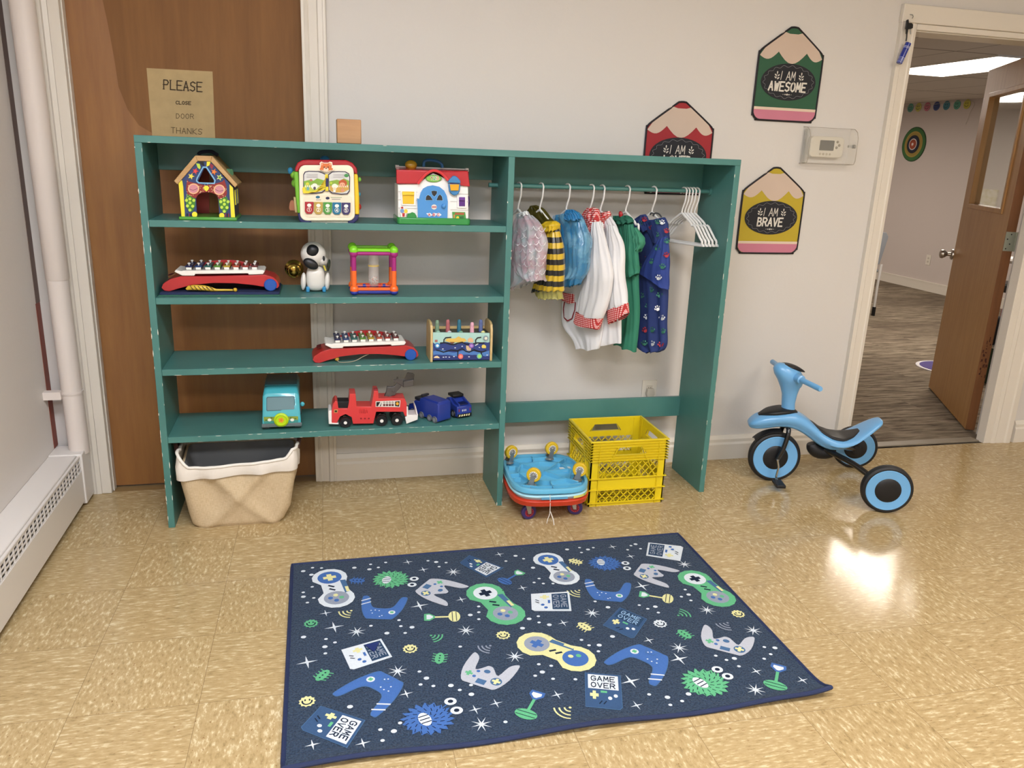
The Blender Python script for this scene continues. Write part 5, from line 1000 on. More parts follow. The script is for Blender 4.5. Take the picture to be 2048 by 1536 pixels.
# ------------------------------------------------------------ milk crate
t = thing('milk_crate', 'yellow plastic milk crate standing on the floor under the hanging clothes', 'crate', (1.76, -.29, 0)); CY = M('dcc41c', .32, coat=.2)
cx0, cx1, cy0, cy1, CH = 1.608, 1.932, -.438, -.152, .28
def crate_side(o, ux, n, Wd, name, handle=True, slant=True):
    o, ux, n = Vector(o), Vector(ux), Vector(n); uz = Vector((0, 0, 1)); Q = lambda a, z, d=0.: o + ux * a + uz * z + n * d; b = MB()
    def slab(a0, a1, z0, z1, d0, d1): b.obox(Q((a0 + a1) / 2, (z0 + z1) / 2, (d0 + d1) / 2), (ux, uz, n), ((a1 - a0) / 2, (z1 - z0) / 2, (d1 - d0) / 2), CY)
    t_ = .003; cm = Wd / 2; fm = [(cm - .075, .222), (cm - .052, .254), (cm + .052, .254), (cm + .075, .222)]
    panel = [(0.032, .198), (Wd - .032, .198), (Wd - .032, CH), (.032, CH)]
    b.prism([Q(a, z, -t_) for a, z in keyhole(panel, fm)], n * t_, CY)
    slab(.032, Wd - .032, .075, .122, -t_, -.0004); slab(.032, Wd - .032, 0, .016, -t_, -.0004)
    for a0, a1 in ((0.0, .032), (Wd - .032, Wd)): slab(a0, a1, 0, CH, -.005, .0)
    for z in (.016, .073, .122): slab(-.006, Wd + .006, z - .002, z + .002, 0, .007)
    zr_ = [.198 + .0117 * k for k in range(8)]
    for z in zr_:
        if .222 < z < .252:
            e = .075 - (z - .222) * .72; slab(-.007, cm - e, z - .0011, z + .0011, 0, .008); slab(cm + e, Wd + .007, z - .0011, z + .0011, 0, .008)
        else: slab(-.007, Wd + .007, z - .0011, z + .0011, 0, .008)
    for z0, z1 in ((.016, .073), (.122, .198)):
        p_ = .031; k = -8
        while k * p_ < Wd:
            for s in (1, -1):
                a0, zA, a1, zB = k * p_, z0, k * p_ + (z1 - z0) * .95, z1
                if s < 0: a0, a1 = a1, a0
                # clip between the corner posts
                def cl(a, z, a2, z2):
                    lo_, hi = .03, Wd - .03
                    if a == a2: return None
                    pts = []
                    for aa in (max(min(a, a2), lo_), min(max(a, a2), hi)): pts.append((aa, z + (z2 - z) * (aa - a) / (a2 - a)))
                    return pts if pts[1][0] - pts[0][0] > .004 else None
                q = cl(a0, zA, a1, zB)
                if q: 
                    A, B = Q(*q[0], -.0015), Q(*q[1], -.0015); dd = (B - A); b.obox((A + B) / 2, (dd, n, dd.cross(n)), (dd.length / 2, .0016, .0016), CY)
            k += 1
    if slant:
        for s in (-1, 1):
            A, B = Q(cm + s * .05, .256, .003), Q(cm + s * .115, .124, .003); dd = B - A; b.obox((A + B) / 2, (dd, n, dd.cross(n)), (dd.length / 2, .004, .001), CY)
    for a in (.034, Wd - .034):
        slab(a - .001, a + .001, .0, .27, 0, .006)
    return b.build(name, t, smooth=0)
crate_side((cx0, cy0, 0), (1, 0, 0), (0, -1, 0), cx1 - cx0, 'front_wall'); crate_side((cx1, cy1, 0), (-1, 0, 0), (0, 1, 0), cx1 - cx0, 'back_wall')
crate_side((cx0, cy1, 0), (0, -1, 0), (-1, 0, 0), cy1 - cy0, 'side_wall'); crate_side((cx1, cy0, 0), (0, 1, 0), (1, 0, 0), cy1 - cy0, 'side_wall')
b = MB(); k = 0
for x in [cx0 + .01 + .024 * i for i in range(14)]: b.box(x, x + .005, cy0, cy1, .008, .013, CY)
for y in [cy0 + .008 + .024 * i for i in range(12)]: b.box(cx0, cx1, y, y + .005, .008, .013, CY)
b.build('bottom_grid', t, smooth=0)
b = MB()
for x0, x1, y0, y1 in ((cx0 - .007, cx1 + .007, cy0 - .007, cy0 + .003), (cx0 - .007, cx1 + .007, cy1 - .003, cy1 + .007), (cx0 - .007, cx0 + .003, cy0, cy1), (cx1 - .003, cx1 + .007, cy0, cy1)): b.box(x0, x1, y0, y1, CH - .001, CH + .004, CY)
b.build('top_rim', t, bevel=.0015)

# ------------------------------------------------------------ two floor scooters, one upside down on the other
def sq_out(c, rx, ry, n=48, p=.55, z=0., rot=0.):
    P = []
    for k in range(n):
        q = 2 * math.pi * k / n; x = math.copysign(abs(math.cos(q)) ** p, math.cos(q)) * rx; y = math.copysign(abs(math.sin(q)) ** p, math.sin(q)) * ry
        P.append(Vector((c[0] + x * math.cos(rot) - y * math.sin(rot), c[1] + x * math.sin(rot) + y * math.cos(rot), z)))
    return P
sc0 = (1.432, -.38); SR = -.06
def slab2(prof, m, c=sc0): 
    b = MB(); b.loft([sq_out(c, rx, ry, z=z, rot=SR) for z, rx, ry in prof], m); return b
def caster(par, c, up, r, dirn, wheelm, hubm, name='caster'):
    c = Vector(c); u = Vector((0, 0, up)); dv = Vector(dirn).normalized(); s_ = Vector((-dv.y, dv.x, 0))
    b = MB().lathe([(.001, 0), (.02, 0), (.02, .003), (.014, .005), (.014, .012), (.001, .012)], c, u, STEEL, 20)
    wc = c + u * (.018 + r) + dv * .008
    for q in (-1, 1): b.prism([c + u * .010 + s_ * (q * .0125) - dv * .012, c + u * .010 + s_ * (q * .0125) + dv * .012, wc + s_ * (q * .0125) + dv * .006 + u * .004, wc + s_ * (q * .0125) - dv * .006 + u * .004], s_ * (q * .0016), STEEL)
    b.tube([wc - s_ * .016, wc + s_ * .016], .003, STEEL, 10); o = b.build(name, par)
    w_ = MB().lathe([(r * .55, -.009), (r * .9, -.009), (r, -.006), (r, .006), (r * .9, .009), (r * .55, .009)], wc, s_, wheelm, 28); wo = w_.build('wheel', o)
    h = MB().lathe([(.001, -.0098), (r * .58, -.0098), (r * .58, .0098), (.001, .0098)], wc, s_, hubm, 24)
    for k in range(12):
        a = k * math.pi / 6; dr1 = (dv * math.cos(a) + Vector((0, 0, 1)) * math.sin(a))
        for q in (-1, 1): h.obox(wc + dr1 * r * .36 + s_ * (.0102 * q), (dr1, s_, dr1.cross(s_)), (r * .15, .0006, .0012), BLACK)
    h.build('wheel_hub', wo)
RS = M('c2381f', .35, coat=.2)
t = thing('scooter_board', 'red edged floor scooter board on purple wheels, under the blue one', 'scooter board', (sc0[0], sc0[1], 0))
slab2([(.078, .145, .175), (.076, .158, .19), (.098, .163, .196), (.10, .160, .192)], RS).build('red_frame', t, bevel=.002)
b = slab2([(.099, .148, .178), (.1135, .158, .190), (.117, .158, .190), (.120, .154, .186)], M('a8d6e2', .4)); 
b.build('seat_deck', t, bevel=.001); 
b = MB(); out = sq_out(sc0, .1585, .1905, z=.1, rot=SR)
for k0, k1, c_ in ((38, 41, 'd8d070'), (41, 42, '9cc470'), (42, 44, 'e0cc5a'), (35, 37, '5f9cc0')):
    for k in range(k0, k1): A, B = out[k], out[k + 1]; n_ = Vector((A.x - sc0[0], A.y - sc0[1], 0)).normalized() * .001; b.face([A + n_ + Vector((0, 0, .006)), B + n_ + Vector((0, 0, .006)), B + n_ + Vector((0, 0, .016)), A + n_ + Vector((0, 0, .016))], M(c_, .5))
b.build('edge_print', t, smooth=0)
PU = M('3a2c66', .4); RH = M('b52a3a', .4)
for x, y, dx, dy in ((1.330, -.505, 1, .15), (1.525, -.49, 1, -.35), (1.345, -.25, 1, 0), (1.53, -.255, 1, 0)): caster(t, (x, y, .079), -1, .0305, (dx, dy, 0), PU, RH)
BS = M('62b2d6', .35, coat=.2)
t = thing('scooter_board', 'sky blue ribbed floor scooter board turned upside down with yellow wheels up', 'scooter board', (sc0[0], sc0[1], .12))
b = slab2([(.121, .145, .174), (.128, .158, .19), (.143, .158, .19), (.147, .156, .188), (.147, .146, .178), (.129, .144, .176)], BS); b.build('deck', t, bevel=.001)
b = MB()
def rib(P, h=.0175, w_=.0022):
    P = [Vector((sc0[0] + x * math.cos(SR) - y * math.sin(SR), sc0[1] + x * math.sin(SR) + y * math.cos(SR), .1285)) for x, y in P]
    for A, B in zip(P, P[1:]): dd = B - A; b.obox((A + B) / 2 + Vector((0, 0, h / 2)), (dd, (0, 0, 1), dd.cross(Vector((0, 0, 1)))), (dd.length / 2 + .0008, h / 2, w_), BS)
for P in ([(-.11, -.12), (.11, .12)], [(.11, -.12), (-.11, .12)], [(-.15, -.02), (.15, .02)], [(0, -.1), (.0, -.165)], [(-.02, .12), (-.02, .165)], [(-.085, .075), (0, .105), (.085, .075), (.11, 0), (.085, -.075), (0, -.105), (-.085, -.075), (-.11, 0), (-.085, .075)], [(-.12, -.13), (-.06, -.15), (.06, -.15), (.12, -.13)], [(-.12, .13), (-.06, .15), (.06, .15), (.12, .13)], [(-.135, -.06), (-.11, -.06)], [(.135, .06), (.1, .06)], [(.135, -.05), (.1, -.05)], [(-.135, .06), (-.11, .06)]): rib(P)
b.build('ribbing', t, smooth=0)
b = MB(); 
for x, y, w_, h in ((.085, .03, .012, .022), (.115, .045, .006, .03)):
    P = [Vector((sc0[0] + (x + a) * math.cos(SR) - (y + c_) * math.sin(SR), sc0[1] + (x + a) * math.sin(SR) + (y + c_) * math.cos(SR), .1375)) for a, c_ in ((-w_, -h), (w_, -h), (w_, h), (-w_, h))]; b.face(P, M('cfd8d8', .5))
b.build('label_plate', t, smooth=0)
for x, y, dx, dy in ((1.345, -.50, .9, -.4), (1.54, -.475, .9, -.3), (1.315, -.255, .9, .3), (1.495, -.235, .95, .1)): caster(t, (x, y, .138), 1, .0285, (dx, dy, 0), M('d8b42a', .35), M('e8e6e0', .4))
o = MB().tube(smooth_path([(1.402, -.566, .125), (1.403, -.572, .10), (1.404, -.572, .07), (1.402, -.574, .045), (1.394, -.58, .028), (1.39, -.584, .014)], 4), .0014, M('dcd8d0', .7), 6).tube(smooth_path([(1.404, -.573, .06), (1.412, -.576, .04), (1.418, -.58, .02), (1.42, -.582, .004)], 4), .002, M('dcd8d0', .7), 6).build('pull_string'); tag(o, 'white string hanging from the front of the scooter boards', 'string')

# ------------------------------------------------------------ hangers and dress-up clothes
HD = Vector((.42, -.905, 0)).normalized(); HN = Vector((-.905, -.42, 0)).normalized()    # along the hanger, and towards the room
HW = M('e4e3e0', .3, coat=.2)
def hanger(x, y=-.19, z=1.257, label='', d=HD, wd=.145, group='empty white hangers', drop=0.):
    t = thing('clothes_hanger', label, 'hanger', (x, y, z + .012), group)
    o = Vector((x, y, z)); uz = Vector((0, 0, 1))
    hook = [o + d * (.0155 * math.cos(a)) + uz * (.0155 * math.sin(a) - .003) for a in [math.radians(205 - 22 * k) for k in range(11)]]
    hook = [o + d * (-.016) + uz * -.012] + hook[1:] + [o + d * .012 - uz * .04, o + d * .0 - uz * .075, o - uz * .09]
    MB().tube(smooth_path(hook, 3), .0033, HW, 10).build('hook', t)
    nk = o - uz * .09
    fr = [nk, nk + d * .02 - uz * .012, nk + d * .05 - uz * .032, nk + d * .062 - uz * .045, nk + d * .075 - uz * .045, nk + d * wd * .9 - uz * .088, nk + d * wd - uz * .1, nk + d * (wd + .001) - uz * .112, nk + d * wd * .93 - uz * .119, nk - d * wd * .93 - uz * .119, nk - d * (wd + .001) - uz * .112, nk - d * wd - uz * .1, nk - d * wd * .9 - uz * .088, nk - d * .075 - uz * .045, nk - d * .062 - uz * .045, nk - d * .05 - uz * .032, nk - d * .02 - uz * .012]
    MB().tube(smooth_path(fr, 3, True), .0048, HW, 10, True).build('frame', t); return t
k5 = crop(980, 330, .2539)
def cloth(name, par, rows, hx, thick, mat, off=0., k=5, amp=.006, ph=0., crease=.004, label=None, M_=30, N=72, topt=.25, wig=1.0, closed=True):
    """rows: (left, right) crop points; a flattened hanging tube whose front and back bulge and fold"""
    o = Vector((hx, -.19, 1.2)) + HN * off
    R = []
    for (a, b_) in rows: (u1, v1), (u2, v2) = k5(a, b_); R.append((PP(u1, v1, o, HN), PP(u2, v2, o, HN)))
    def foldf(c_, s_, t_):
        q1 = math.sin(k * math.pi * c_ * (.9 + .25 * math.sin(1.7 * t_ + ph)) + ph + 1.2 * math.sin(3.1 * t_ + 2 * ph)); q2 = math.sin(k * 1.7 * c_ + 3.3 * t_ + 2.2 * ph)
        cr_ = math.sin(7 * t_ + 5 * c_ + ph) * math.sin(6 * c_ - 8 * t_ + 2 * ph) + .6 * math.sin(17 * t_ - 9 * c_ + ph) * math.sin(11 * c_ + 5 * t_)
        return (amp * (.35 + t_) * (.62 * q1 + .38 * q2) + crease * cr_) * min(1, s_ * 2)
    Ls = smooth_path([r_[0] for r_ in R], 5); Rs = smooth_path([r_[1] for r_ in R], 5); n = len(Ls); rings = []
    for i in range(n):
        t_ = i / (n - 1); a, b_ = Ls[i], Rs[i]; mid = (a + b_) / 2; hw = (b_ - a) / 2; th = thick * (topt + (1 - topt) * min(1, t_ * 2.2)); ring = []
        for j in range(N):
            q = 2 * math.pi * j / N; c_, s_ = math.cos(q), math.sin(q); e = abs(s_) ** .75 * (1 if s_ > 0 else -1)
            fold = foldf(c_, abs(s_), t_)
            ring.append(mid + hw * c_ + HN * (e * th + fold) + Vector((0, 0, -.004 * math.sin(k * math.pi * c_ + ph) * (t_ > .97))))
        rings.append(ring)
    b = MB().loft(rings, mat, caps=False); ob = b.build(name, par, smooth=180, label=label)
    def S(u, v, l=0):       # point on the room-facing surface behind crop point (u, v)
        (uu, vv), = k5((u, v)); P = PP(uu, vv, o, HN); best = min(range(n), key=lambda i: abs((Ls[i] + Rs[i]).z / 2 - P.z)); a, b_ = Ls[best], Rs[best]; t_ = best / (n - 1)
        W = (b_ - a).length; c_ = max(-.98, min(.98, ((P - a).dot(b_ - a) / W / W) * 2 - 1)); s_ = math.sqrt(1 - c_ * c_); th = thick * (topt + (1 - topt) * min(1, t_ * 2.2))
        fold = foldf(c_, s_, t_)
        # keep the picture position: slide along the sight line to the bulged surface
        dep = s_ ** .75 * th + fold + .0022 + .0008 * l; return PP(uu, vv, o + HN * dep, HN)
    return ob, S
def merge(o, mb):        # printed pattern becomes faces of the fabric it is printed on
    me = o.data; k0 = len(me.materials)
    for m in mb.mats: me.materials.append(m)
    bm = bmesh.new(); bm.from_mesh(me); vs = [bm.verts.new(v) for v in mb.v]
    for fc, mi in zip(mb.f, mb.m): q = bm.faces.new([vs[i] for i in fc]); q.material_index = k0 + mi; q.smooth = False
    bm.to_mesh(me); bm.free()
HX = {'mermaid': 1.327, 'bee': 1.415, 'blue': 1.523, 'coat1': 1.622, 'coat2': 1.666, 'green': 1.773, 'navy': 1.887}
HL = {'mermaid': 'white hanger carrying the sheer pink skirt, nearest the divider', 'bee': 'white hanger carrying the yellow and black striped skirt', 'blue': 'white hanger carrying the shiny blue skirt', 'coat1': 'white hanger of the first white coat, next to the blue skirt', 'coat2': 'white hanger of the second white coat, next to the green scrubs', 'green': 'white hanger carrying the green scrub top', 'navy': 'white hanger carrying the navy paw print scrubs'}
for k_, x in HX.items(): hanger(x, label=HL[k_], group='white hangers carrying clothes', wd=.085)
for i, x in enumerate((2.02, 2.033, 2.047, 2.061, 2.077)):
    hanger(x, -.187, 1.257, 'empty white plastic hanger in the bunch at the right end of the rod', Vector((.36 + .02 * i, -.93, 0)).normalized(), .122)
# sheer mermaid skirt
t = thing('mermaid_skirt', 'sheer iridescent pink skirt with white scale mesh, hanging nearest the divider', 'dress-up skirt', (1.33, -.19, 1.05))
SHM = sheer('d8c4cc', .62, 'iridescent_organza', 'b9c9cc', webs=False, rough=.15)
rows = [((215, 385), (300, 365)), ((190, 470), (345, 450)), ((150, 560), (385, 520)), ((140, 680), (415, 640)), ((140, 800), (418, 780)), ((150, 900), (400, 900)), ((165, 985), (300, 930))]
cloth('organza_layer', t, rows, HX['mermaid'], .030, SHM, 0, 6, .008, .5, .006)
rows = [((200, 420), (330, 395)), ((180, 520), (400, 470)), ((165, 650), (440, 600)), ((180, 760), (435, 740)), ((240, 860), (400, 850)), ((330, 900), (410, 915))]
b0, S = cloth('scale_mesh_layer', t, rows, HX['mermaid'], .036, sheer('e2b6c2', .4, 'pink_scale_organza', 'd8dfe2', rough=.15), .004, 5, .007, 1.7, .006)
b = MB(); SW_ = M('f0eef0', .4, alpha=.85)
for rI in range(8):
    for cI in range(6):
        u, v = 215 + 50 * cI + (25 if rI % 2 else 0) + random.uniform(-8, 8), 500 + 56 * rI + random.uniform(-8, 8)
        if u > 425 or v > 890: continue
        dstroke(b, S, [(u - 27, v - 10), (u - 17, v + 12), (u, v + 24), (u + 17, v + 12), (u + 27, v - 10)], 4.5, SW_, 1)
        if random.random() < .4: dpoly(b, S, star(u, v + 18, 9, 2.5, 4, .3), SW_, 2)
merge(b0, b)
cloth('waistband', t, [((245, 375), (290, 360)), ((240, 400), (300, 395))], HX['mermaid'], .01, M('dfe0df', .5), .01, 2, .002)
# bee skirt
t = thing('bee_skirt', 'yellow and black striped satin skirt with dark tulle top', 'dress-up skirt', (1.42, -.19, 1.05))
STR = stripes('caa81e', '17150f', .0415, .62, 'bee_stripe_satin', .32, -.1)
cloth('striped_layer', t, [((430, 470), (520, 448)), ((425, 520), (535, 500)), ((430, 640), (558, 620)), ((415, 760), (570, 750)), ((380, 880), (572, 870)), ((345, 1000), (572, 990))], HX['bee'], .03, STR, .004, 6, .006, .8, .002)
cloth('tulle_underskirt', t, [((440, 600), (550, 600)), ((400, 800), (565, 800)), ((360, 950), (565, 940)), ((375, 1030), (562, 1040)), ((400, 1050), (560, 1058))], HX['bee'], .024, sheer('c8c060', .5, 'yellow_tulle'), -.002, 7, .006, 2.)
cloth('gathered_top', t, [((325, 322), (365, 315)), ((300, 370), (420, 345)), ((310, 430), (470, 410)), ((350, 500), (520, 470)), ((400, 560), (500, 540))], HX['bee'], .022, M('4a4212', .35, var=.5, scale=40), -.012, 8, .006, .3, .006)
cloth('waist_ruffle', t, [((440, 445), (515, 440)), ((420, 480), (530, 470)), ((440, 530), (520, 520))], HX['bee'], .03, M('cfae26', .35), .012, 9, .006, 1., .003)
# blue skirt
t = thing('blue_skirt', 'shiny sheer turquoise blue skirt between the striped skirt and white coats', 'dress-up skirt', (1.52, -.19, 1.05))
cloth('satin_layer', t, [((520, 395), (700, 370)), ((510, 450), (735, 430)), ((545, 560), (750, 560)), ((570, 700), (745, 700)), ((575, 850), (735, 850)), ((578, 970), (705, 935))], HX['blue'], .026, M('2f78a8', .3, bump=.4, bs=40, coat=.2), 0, 5, .007, .4, .006)
cloth('organza_layer', t, [((495, 400), (690, 365)), ((505, 470), (745, 450)), ((560, 600), (778, 580)), ((570, 740), (775, 720)), ((575, 860), (745, 850)), ((600, 900), (715, 900))], HX['blue'], .034, sheer('4f9ac4', .42, 'blue_organza', '8cc4de', rough=.12), .003, 6, .008, 1.4, .007)
cloth('waistband', t, [((600, 352), (655, 350)), ((590, 390), (690, 375)), ((600, 440), (720, 430))], HX['blue'], .012, M('2f7ab0', .4), .018, 6, .004)
# white coats with gingham
GH = gingham(); WC = M('dddcdc', .8, var=.04, bump=.25, bs=30); RP = M('8a1c26', .7)
t = thing('white_coat', 'white play coat with red gingham collar and pocket, left of the two', 'dress-up coat', (1.62, -.19, 1.0), 'white coats trimmed with red gingham')
b0, S = cloth('body', t, [((748, 370), (850, 360)), ((750, 480), (880, 470)), ((730, 620), (900, 600)), ((690, 800), (905, 780)), ((580, 980), (900, 960)), ((570, 1120), (895, 1100)), ((580, 1260), (885, 1260)), ((660, 1370), (870, 1390)), ((690, 1450), (855, 1455))], HX['coat1'], .018, WC, -.004, 1.3, .006, .6, .003)
b = MB(); 
dstroke(b, S, [(590, 1060), (578, 1130), (580, 1200), (610, 1228), (645, 1210), (668, 1140), (672, 1080)], 9, RP, 1, False); b.build('pocket_piping', t, smooth=0)
cloth('gingham_band', t, [((572, 1000), (700, 1015)), ((572, 1030), (695, 1050)), ((575, 1075), (690, 1085))], HX['coat1'], .02, GH, .0, 1, .001, .6, .0, topt=1)
cloth('collar', t, [((770, 338), (820, 335)), ((735, 380), (850, 350)), ((725, 430), (862, 400)), ((790, 500), (860, 460)), ((790, 555), (825, 520))], HX['coat1'], .022, GH, .002, 3, .006, .2)
cloth('sleeve', t, [((805, 450), (865, 445)), ((790, 560), (895, 540)), ((778, 700), (925, 680)), ((755, 850), (962, 850)), ((728, 960), (955, 950)), ((700, 1080), (925, 1100)), ((685, 1160), (885, 1215))], HX['coat1'], .026, WC, .034, 1.0, .005, 1.2, .0035)
cloth('cuff', t, [((684, 1155), (884, 1210)), ((676, 1200), (868, 1260)), ((668, 1235), (852, 1302))], HX['coat1'], .0265, GH, .034, 1, .001, 2.4, 0., topt=1)
t = thing('white_coat', 'white play coat with red gingham collar, beside the green scrub top', 'dress-up coat', (1.67, -.19, 1.0), 'white coats trimmed with red gingham')
cloth('body', t, [((880, 430), (950, 405)), ((885, 520), (1000, 490)), ((890, 650), (1030, 620)), ((880, 800), (1035, 800)), ((865, 1000), (1040, 1000)), ((850, 1200), (1030, 1200)), ((842, 1330), (1030, 1330)), ((838, 1415), (1028, 1410))], HX['coat2'], .018, WC, .0, 1.2, .006, 2.1, .003)
cloth('collar', t, [((860, 380), (945, 362)), ((870, 420), (945, 395)), ((870, 470), (905, 450)), ((885, 525), (900, 500))], HX['coat2'], .02, GH, .006, 2, .004, .2)
cloth('sleeve', t, [((925, 470), (985, 480)), ((915, 600), (1040, 590)), ((930, 720), (1055, 700)), ((960, 860), (1050, 840)), ((940, 980), (1062, 960)), ((925, 1100), (1075, 1060)), ((926, 1160), (1082, 1090))], HX['coat2'], .022, WC, .03, 1.0, .005, .4, .0035)
cloth('cuff', t, [((925, 1155), (1082, 1085)), ((932, 1210), (1086, 1130)), ((940, 1260), (1090, 1170))], HX['coat2'], .0225, GH, .03, 1, .001, .8, 0., topt=1)
# green scrubs
GS = M('2f7a60', .75, bump=.2, bs=40)
t = thing('scrub_shirt', 'plain green scrub top with a red toy clipped at the neck', 'dress-up top', (1.78, -.19, 1.0))
cloth('body', t, [((985, 400), (1100, 395)), ((1000, 480), (1130, 470)), ((1020, 600), (1145, 590)), ((1030, 760), (1160, 750)), ((1035, 950), (1168, 940)), ((1040, 1150), (1170, 1150)), ((1010, 1330), (1160, 1350)), ((985, 1405), (1145, 1470))], HX['green'], .024, GS, 0, 2, .006, .9, .003)
cloth('sleeve', t, [((1060, 470), (1125, 470)), ((1065, 600), (1150, 600)), ((1055, 720), (1165, 740)), ((1050, 855), (1168, 825)), ((1055, 900), (1168, 860))], HX['green'], .02, GS, .03, 1.5, .004, .3, .003)
cloth('collar', t, [((970, 400), (1090, 398)), ((975, 440), (1120, 425)), ((1010, 480), (1125, 450))], HX['green'], .02, M('286a54', .75), .012, 3, .004, .3)
cloth('patterned_sleeve', t, [((1135, 500), (1150, 490)), ((1138, 560), (1200, 560)), ((1140, 640), (1212, 610)), ((1150, 690), (1185, 670))], HX['green'], .018, M('3a8468', .7), .02, 3, .004, 1.3)
p = PP(*k5((1030, 390))[0], Vector((HX['green'], -.19, 1)) + HN * .02, HN); MB().ell(p, (.009, .009, .014), M('b0202a', .3, coat=.5), 14, 8, ((1, 0, .3), (0, 1, 0), (-.3, 0, 1))).build('red_clip', t)
# navy paw scrubs
NS = M('22346c', .75, bump=.2, bs=40)
t = thing('scrub_suit', 'navy blue scrubs covered in green, red and white paw prints', 'dress-up top', (1.89, -.19, 1.0))
def paw(b, S, u, v, r_, m, rot=0.):
    def rt(x, y): return (u + (x * math.cos(rot) - y * math.sin(rot)) * r_, v + (x * math.sin(rot) + y * math.cos(rot)) * r_)
    dpoly(b, S, [rt(.62 * math.cos(q) * (1 + .12 * math.cos(3 * q)), .25 + .45 * math.sin(q)) for q in [i * math.pi / 7 for i in range(14)]], m, 1)
    for x, y in ((-.75, -.15), (-.28, -.65), (.28, -.65), (.75, -.15)): dpoly(b, S, [rt(x + .2 * math.cos(q), y + .28 * math.sin(q)) for q in [i * math.pi / 5 for i in range(10)]], m, 1)
b0, S = cloth('body', t, [((1150, 440), (1375, 425)), ((1145, 500), (1395, 480)), ((1150, 600), (1400, 560)), ((1155, 720), (1400, 700)), ((1165, 880), (1400, 880)), ((1172, 1050), (1400, 1040)), ((1165, 1250), (1390, 1250)), ((1158, 1400), (1392, 1400)), ((1215, 1462), (1370, 1455)), ((1260, 1472), (1330, 1472))], HX['navy'], .03, NS, -.004, 2, .008, .5, .003)
b = MB(); PG, PRd, PWh = M('3d7d68', .7), M('a8303a', .7), M('dfe2e6', .7)
for u, v, m in ((1235, 505, PRd), (1320, 560, PG), (1180, 800, PG), (1225, 745, PRd), (1265, 985, PG), (1335, 1025, PG), (1190, 1030, PG), (1245, 1112, PG), (1320, 1130, PWh), (1235, 1197, PWh), (1355, 1205, PWh), (1222, 1300, PRd), (1362, 1310, PG), (1275, 1300, PG), (1215, 1405, PG), (1275, 1408, PWh), (1345, 1415, PRd), (1180, 620, PG)): paw(b, S, u, v, 27, m, random.uniform(-.5, .5))
merge(b0, b)
b0, S = cloth('sleeve', t, [((1325, 590), (1395, 560)), ((1290, 640), (1405, 640)), ((1240, 740), (1408, 760)), ((1190, 830), (1406, 870)), ((1186, 855), (1404, 960)), ((1300, 905), (1402, 985))], HX['navy'], .022, M('2a3f86', .75, bump=.2, bs=40), .034, 1.2, .004, 1.1, .003)
b = MB()
for u, v, m in ((1315, 655, PG), (1270, 760, PG), (1358, 800, PG), (1328, 888, PWh), (1390, 710, PRd), (1395, 600, PG)): paw(b, S, u, v, 27, m, random.uniform(-.4, .4))
merge(b0, b)
b0, S = cloth('collar', t, [((1185, 395), (1225, 388)), ((1140, 432), (1240, 425)), ((1145, 480), (1255, 475)), ((1170, 520), (1270, 520))], HX['navy'], .02, NS, .014, 1.5, .005, .7)
paw_c = MB()
for u, v, m in ((1180, 460, PG), (1215, 430, PRd)): paw(paw_c, S, u, v, 24, m, .4)
merge(b0, paw_c)
b0, S = cloth('shoulder', t, [((1235, 450), (1372, 412)), ((1240, 500), (1392, 450)), ((1262, 560), (1402, 530)), ((1290, 620), (1404, 590))], HX['navy'], .024, NS, .012, 1.3, .004, 1.9, .002, topt=.8)
b = MB()
for u, v, m in ((1320, 450, PG), (1355, 452, PWh), (1310, 550, PG), (1390, 520, PRd), (1270, 500, PRd)): paw(b, S, u, v, 25, m, .4)
merge(b0, b)
q = [PP(u, v, Vector((HX['navy'], -.19, 1)) + HN * .035, HN) for u, v in k5((1262, 392), (1270, 378), (1290, 385), (1285, 402), (1300, 380), (1330, 385), (1350, 410))]
MB().tube(smooth_path(q, 4), .003, M('3f4144', .4), 8).build('toy_stethoscope', t)

# ------------------------------------------------------------ tricycle
TO, TF, TS = Vector((2.92, -.44, 0)), Vector((-.935, .355, 0)).normalized(), Vector((.355, .935, 0)).normalized()
uz = Vector((0, 0, 1))
def T(f_, s_, z): return TO + TF * f_ + TS * s_ + uz * z
TB = M('6daadc', .3, coat=.3, var=.03); TK = M('17171a', .45); TKG = M('141417', .2, coat=.5); CHR = M('b8b8b4', .15, metal=1)
t = thing('tricycle', 'light blue and black ride-on tricycle standing by the doorway', 'tricycle', TO)
def sering(c, up, side, hh, hw, n=28, p=.6, low=1.):
    P = []
    for k in range(n):
        q = 2 * math.pi * k / n; a = math.copysign(abs(math.cos(q)) ** p, math.cos(q)); b_ = math.copysign(abs(math.sin(q)) ** p, math.sin(q)); P.append(c + up * (b_ * hh) + side * (a * hw * (low if b_ < 0 else 1)))
    return P
st = [(.548, .268, .262, .018), (.54, .28, .248, .036), (.515, .302, .244, .052), (.47, .320, .250, .06), (.415, .332, .262, .062), (.36, .334, .258, .058), (.315, .318, .240, .054), (.275, .290, .215, .056), (.235, .258, .190, .064), (.19, .240, .176, .076), (.145, .236, .184, .084), (.10, .252, .205, .084), (.06, .282, .235, .074), (.02, .312, .268, .058), (-.006, .326, .292, .042), (-.014, .324, .31, .02)]
sm = smooth_path([(a, b_, c_, ) for a, b_, c_, d_ in st], 3); sw = smooth_path([(a, d_, 0) for a, b_, c_, d_ in st], 3)
rings = [sering(T(p[0], 0, (p[1] + p[2]) / 2), uz, TS, max(.002, (p[1] - p[2]) / 2), w_[1], low=.72) for p, w_ in zip(sm, sw)]
MB().loft(rings, TB).build('body', t, smooth=60)
def topz(f_): 
    for a, b_ in zip(st, st[1:]):
        if a[0] >= f_ >= b_[0]: k_ = (a[0] - f_) / (a[0] - b_[0]); return a[1] + (b_[1] - a[1]) * k_, a[3] + (b_[3] - a[3]) * k_
    return .3, .04
